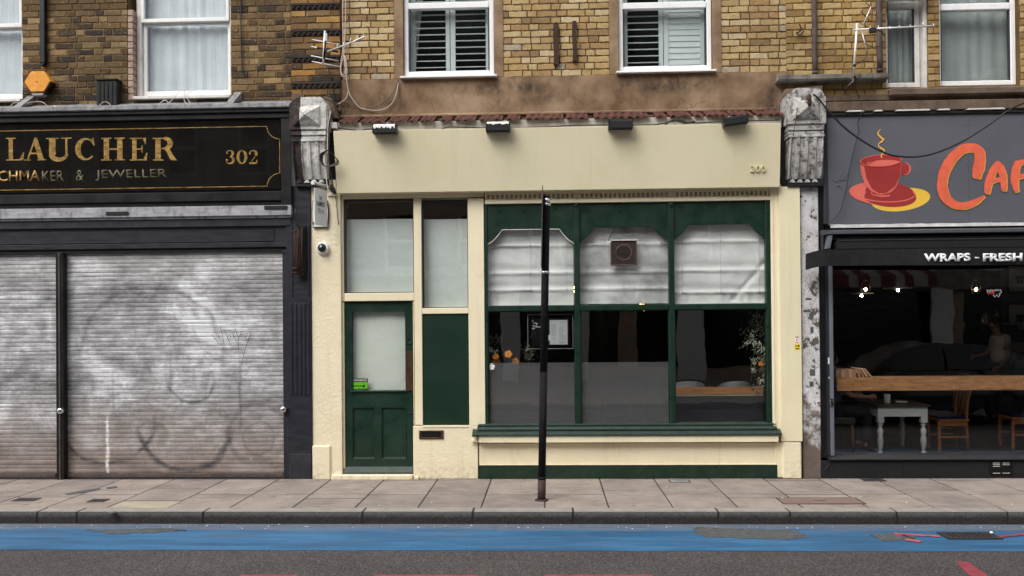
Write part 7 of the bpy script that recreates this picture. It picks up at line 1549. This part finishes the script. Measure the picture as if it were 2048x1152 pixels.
# ================================================================ signpost on the pavement
pbm = ground(1083, 1001, 0); pt_ = None
YP = pbm.y; ptop = at(1093, 388, YP)
sp = thing('signpost', (pbm.x, YP, 0), 'slightly leaning black steel signpost carrying an edge-on sign plate', 'signpost')
ax = (ptop-pbm); L1 = .17
r_ = .040
def on(t): return pbm.lerp(ptop, t)
MB().tube([on(0)-Vector((0, 0, .02)), on(.075)], r_*1.05, 20).build('base_sleeve', 'post_rust', sp); MB().tube([on(.073), on(.42)], r_*.98, 20).build('pole', 'post', sp)
MB().tube([on(.42), on(.972)], r_*.97, 20).build('pole', 'post', sp); MB().tube([on(.972), on(.985)], r_*1.02, 20).build('band', 'chrome', sp); MB().tube([on(.985), on(1.0)], r_*.95, 20).build('cap', 'post_rust', sp)
MB().tube([on(.070), on(.078)], r_*1.12, 20).build('collar', 'post', sp); MB().lathe([(.075, 0), (.065, .012), (.045, .016), (.045, 0)], (pbm.x, YP, 0), 18).build('base_ring', 'post_rust', sp)
# sign plate seen edge-on, facing along the street
sz0, sz1 = at(1083, 540, YP).z, at(1083, 376, YP).z; sxp = at(1083.3, 460, YP).x; lean = (ptop.x-pbm.x)/(ptop.z-pbm.z)
b = MB(); pts = [(.0, sz0+.03), (.05, sz0), (-.32+.0, sz0+.0), (-.36, sz0+.05), (-.36, sz1-.05), (-.32, sz1), (.03, sz1), (.06, sz1-.04), (.06, sz0+.04)]
pts = [(-.19, sz0), (.05, sz0+.05), (.05, sz1-.04), (.01, sz1), (-.19, sz1), (-.23, sz1-.04), (-.23, sz0+.04)]
vs = []
for s in (-1, 1): vs += [(sxp+s*.0025+(z-1.81-.9)*lean-(y)*.030, YP+y, z) for y, z in pts]
n = len(pts); b.add(vs, [tuple(range(n-1, -1, -1)), tuple(range(n, 2*n))]+[(i, (i+1) % n, (i+1) % n+n, i+n) for i in range(n)]).build('sign_plate', 'iron', sp)
for t_ in (.965, .744):
    q = on(t_); MB().tube([q-ax.normalized()*.012, q+ax.normalized()*.012], r_*1.10, 20).box(sxp+(q.z-2.71)*lean, q.x-r_*.6, YP-.012, YP+.012, q.z-.01, q.z+.01).build('clip', 'chrome', sp)
# ================================================================ across the street (seen only in the glass)
ob = thing('terrace_building', (0, -17, -.12), 'plain brick terrace on the opposite side of the street', 'building')
OY = -17.0; b = MB(); wins = []
for i in range(-9, 10):
    for z in (3.6, 6.6): wins.append((i*2.3-.5, i*2.3+.5, z, z+1.6))
wall_with_holes(ob, 'wall', -6.5, 26, 9.2, 13.6, OY-.4, OY, [(i*2.3-.5, i*2.3+.5, 9.7, 11.3) for i in range(-2, 8)], bpy.data.materials['blackened_dentil_brick']); wall_with_holes(ob, 'wall', -26, 26, -.12, 9.2, OY-.4, OY, wins+[(i*5.0-2.2, i*5.0+2.2, .4, 2.7) for i in range(-3, 4)], M['brick_dark'] if 0 else paint('opposite_brick', (.30, .22, .16), .9, .3))
MB().box(-20, 20, OY, OY+.25, 9.0, 9.3).box(-20, 20, OY, OY+.2, 2.75, 3.3).build('cornice', 'stone', ob)
MB().box(-26, 26, OY-1.6, OY-.41, 9.02, 9.18).box(-6.5, 26, OY-1.6, OY-.41, 13.3, 13.5).box(-26, 26, OY-1.6, OY-1.5, -.1, 13.4).build('room_wall', 'room', ob)
wf = MB()
for (a, c, d, e) in wins[:]: wf.box(a, a+.08, OY-.15, OY-.05, d, e).box(c-.08, c, OY-.15, OY-.05, d, e).box(a+.081, c-.081, OY-.15, OY-.05, (d+e)/2-.04, (d+e)/2+.04).box(a-.05, c+.05, OY-.1, OY+.08, d-.09, d-.001)
wf.build('window_frames', 'white', ob); tag(bpy.context.scene.objects['window_frames'], kind='stuff')
for i in range(-3, 4): MB().box(i*5.0-2.2, i*5.0+2.2, OY-.3, OY-.28, .4, 2.7).build('shop_glass', 'black_glass', ob)
for (a, c_) in ((-12.9, -12.3), (-7.4, -6.9), (-1.45, -.85), (.98, 1.3), (4.0, 4.85), (7.6, 8.1), (11.75, 12.35), (16.5, 17.1)): MB().box(a, c_, OY+.001, OY+.16, -.1, 3.5).build('pilaster', 'white_grubby', ob)
MB().box(-26, 26, OY+.001, OY+.10, 3.3, 3.55).build('string_course', 'white_grubby', ob)
M['salmon_dull'] = paint('faded_red_canvas', (.13, .035, .03), .8)
sa = thing('striped_awning', (10.2, OY, 2.7), 'red and white striped shop awning on the terrace across the street', 'awning')
for k in range(9):
    a = 8.6+k*.34; MB().profile([(OY+.0, 3.45), (OY+.9, 3.12), (OY+.92, 2.78), (OY+.90, 2.78), (OY+.88, 3.10), (OY+.0, 3.43)], a, a+.338).build('stripe', 'salmon_dull' if k % 2 == 0 else 'petal_grey', sa)
op = MB().box(-40, 40, -30, -9.2, -.4, 0).build('far_pavement', 'flag'); tag(op, 'pavement on the opposite side of the street', kind='structure')

# parked hatchback beyond the frame on the street side, mirrored in the cafe glass
pc = thing('parked_car', (7.0, -6.6, -.12), 'dark grey hatchback parked in the road beyond the edge of the picture', 'car')
side = [(-2.05, .30), (-2.08, .62), (-1.95, .84), (-1.15, .98), (-.45, 1.40), (.1, 1.49), (.9, 1.46), (1.65, 1.28), (1.98, .95), (2.05, .55), (2.0, .30), (1.62, .28), (1.5, .52), (1.25, .62), (1.0, .52), (.88, .28), (-.98, .26), (-1.1, .52), (-1.35, .62), (-1.6, .52), (-1.72, .28)]
cx, cy, cz = 7.0, -6.6, -.12; n = len(side); vs = []
for s, ins in ((-1, 0), (-1, 1), (1, 1), (1, 0)):
    for (x, z) in side:
        tp = max(0, (z-.9))/.6; w_ = .86-.20*tp-(0 if ins == 0 else 0)
        vs.append((cx+x*(1-.0*tp), cy+s*(w_ if ins else w_-.03), cz+z))
vs = vs[:n]+vs[3*n:]
MB().add([(v[0], v[1], v[2]) for v in vs], [tuple(range(n)), tuple(range(2*n-1, n-1, -1))]+[((i+1) % n, i, i+n, (i+1) % n+n) for i in range(n)]).build('body', paint('dark_car_paint', (.02, .022, .025), .25, .05, coat=.5), pc, .03, 2)
for s in (-1, 1):
    for pts in ([(-.95, .99), (-.42, 1.34), (.15, 1.41), (.18, 1.0)], [(.26, 1.0), (.23, 1.41), (.9, 1.38), (1.45, 1.22), (1.5, 1.03)]):
        q = [(cx+x, cy+s*(.865-.20*(z-.9)/.6-.02), cz+z) for x, z in pts]; q2 = [(x, y+s*.008, z) for x, y, z in q]; m_ = len(q)
        MB().add(q+q2, [tuple(range(m_)), tuple(range(2*m_-1, m_-1, -1))]+[((i+1) % m_, i, i+m_, (i+1) % m_+m_) for i in range(m_)]).build('side_window', 'black_glass', pc)
    for x in (-1.35, 1.25):
        wh = MB().lathe([(.31, -.09), (.33, -.06), (.33, .06), (.31, .09), (.2, .09), (.2, -.09)], (cx+x, cy+s*.78, cz+.33), 24, 'Y').build('wheel', 'ink', pc); ORG[wh.name] = org(pc)
        MB().lathe([(.2, -.085), (.19, -.095), (.05, -.1), (.001, -.1)] if s < 0 else [(.001, .1), (.05, .1), (.19, .095), (.2, .085)], (cx+x, cy+s*.78, cz+.33), 20, 'Y').build('rim', 'iron', wh)
    MB().box(cx-2.09, cx-1.98, cy+s*.62-.13, cy+s*.62+.13, cz+.6, cz+.74).build('headlight', 'pvc', pc, .02); MB().box(cx+1.95, cx+2.06, cy+s*.66-.1, cy+s*.66+.1, cz+.7, cz+.9).build('tail_light', 'red_print', pc, .02)
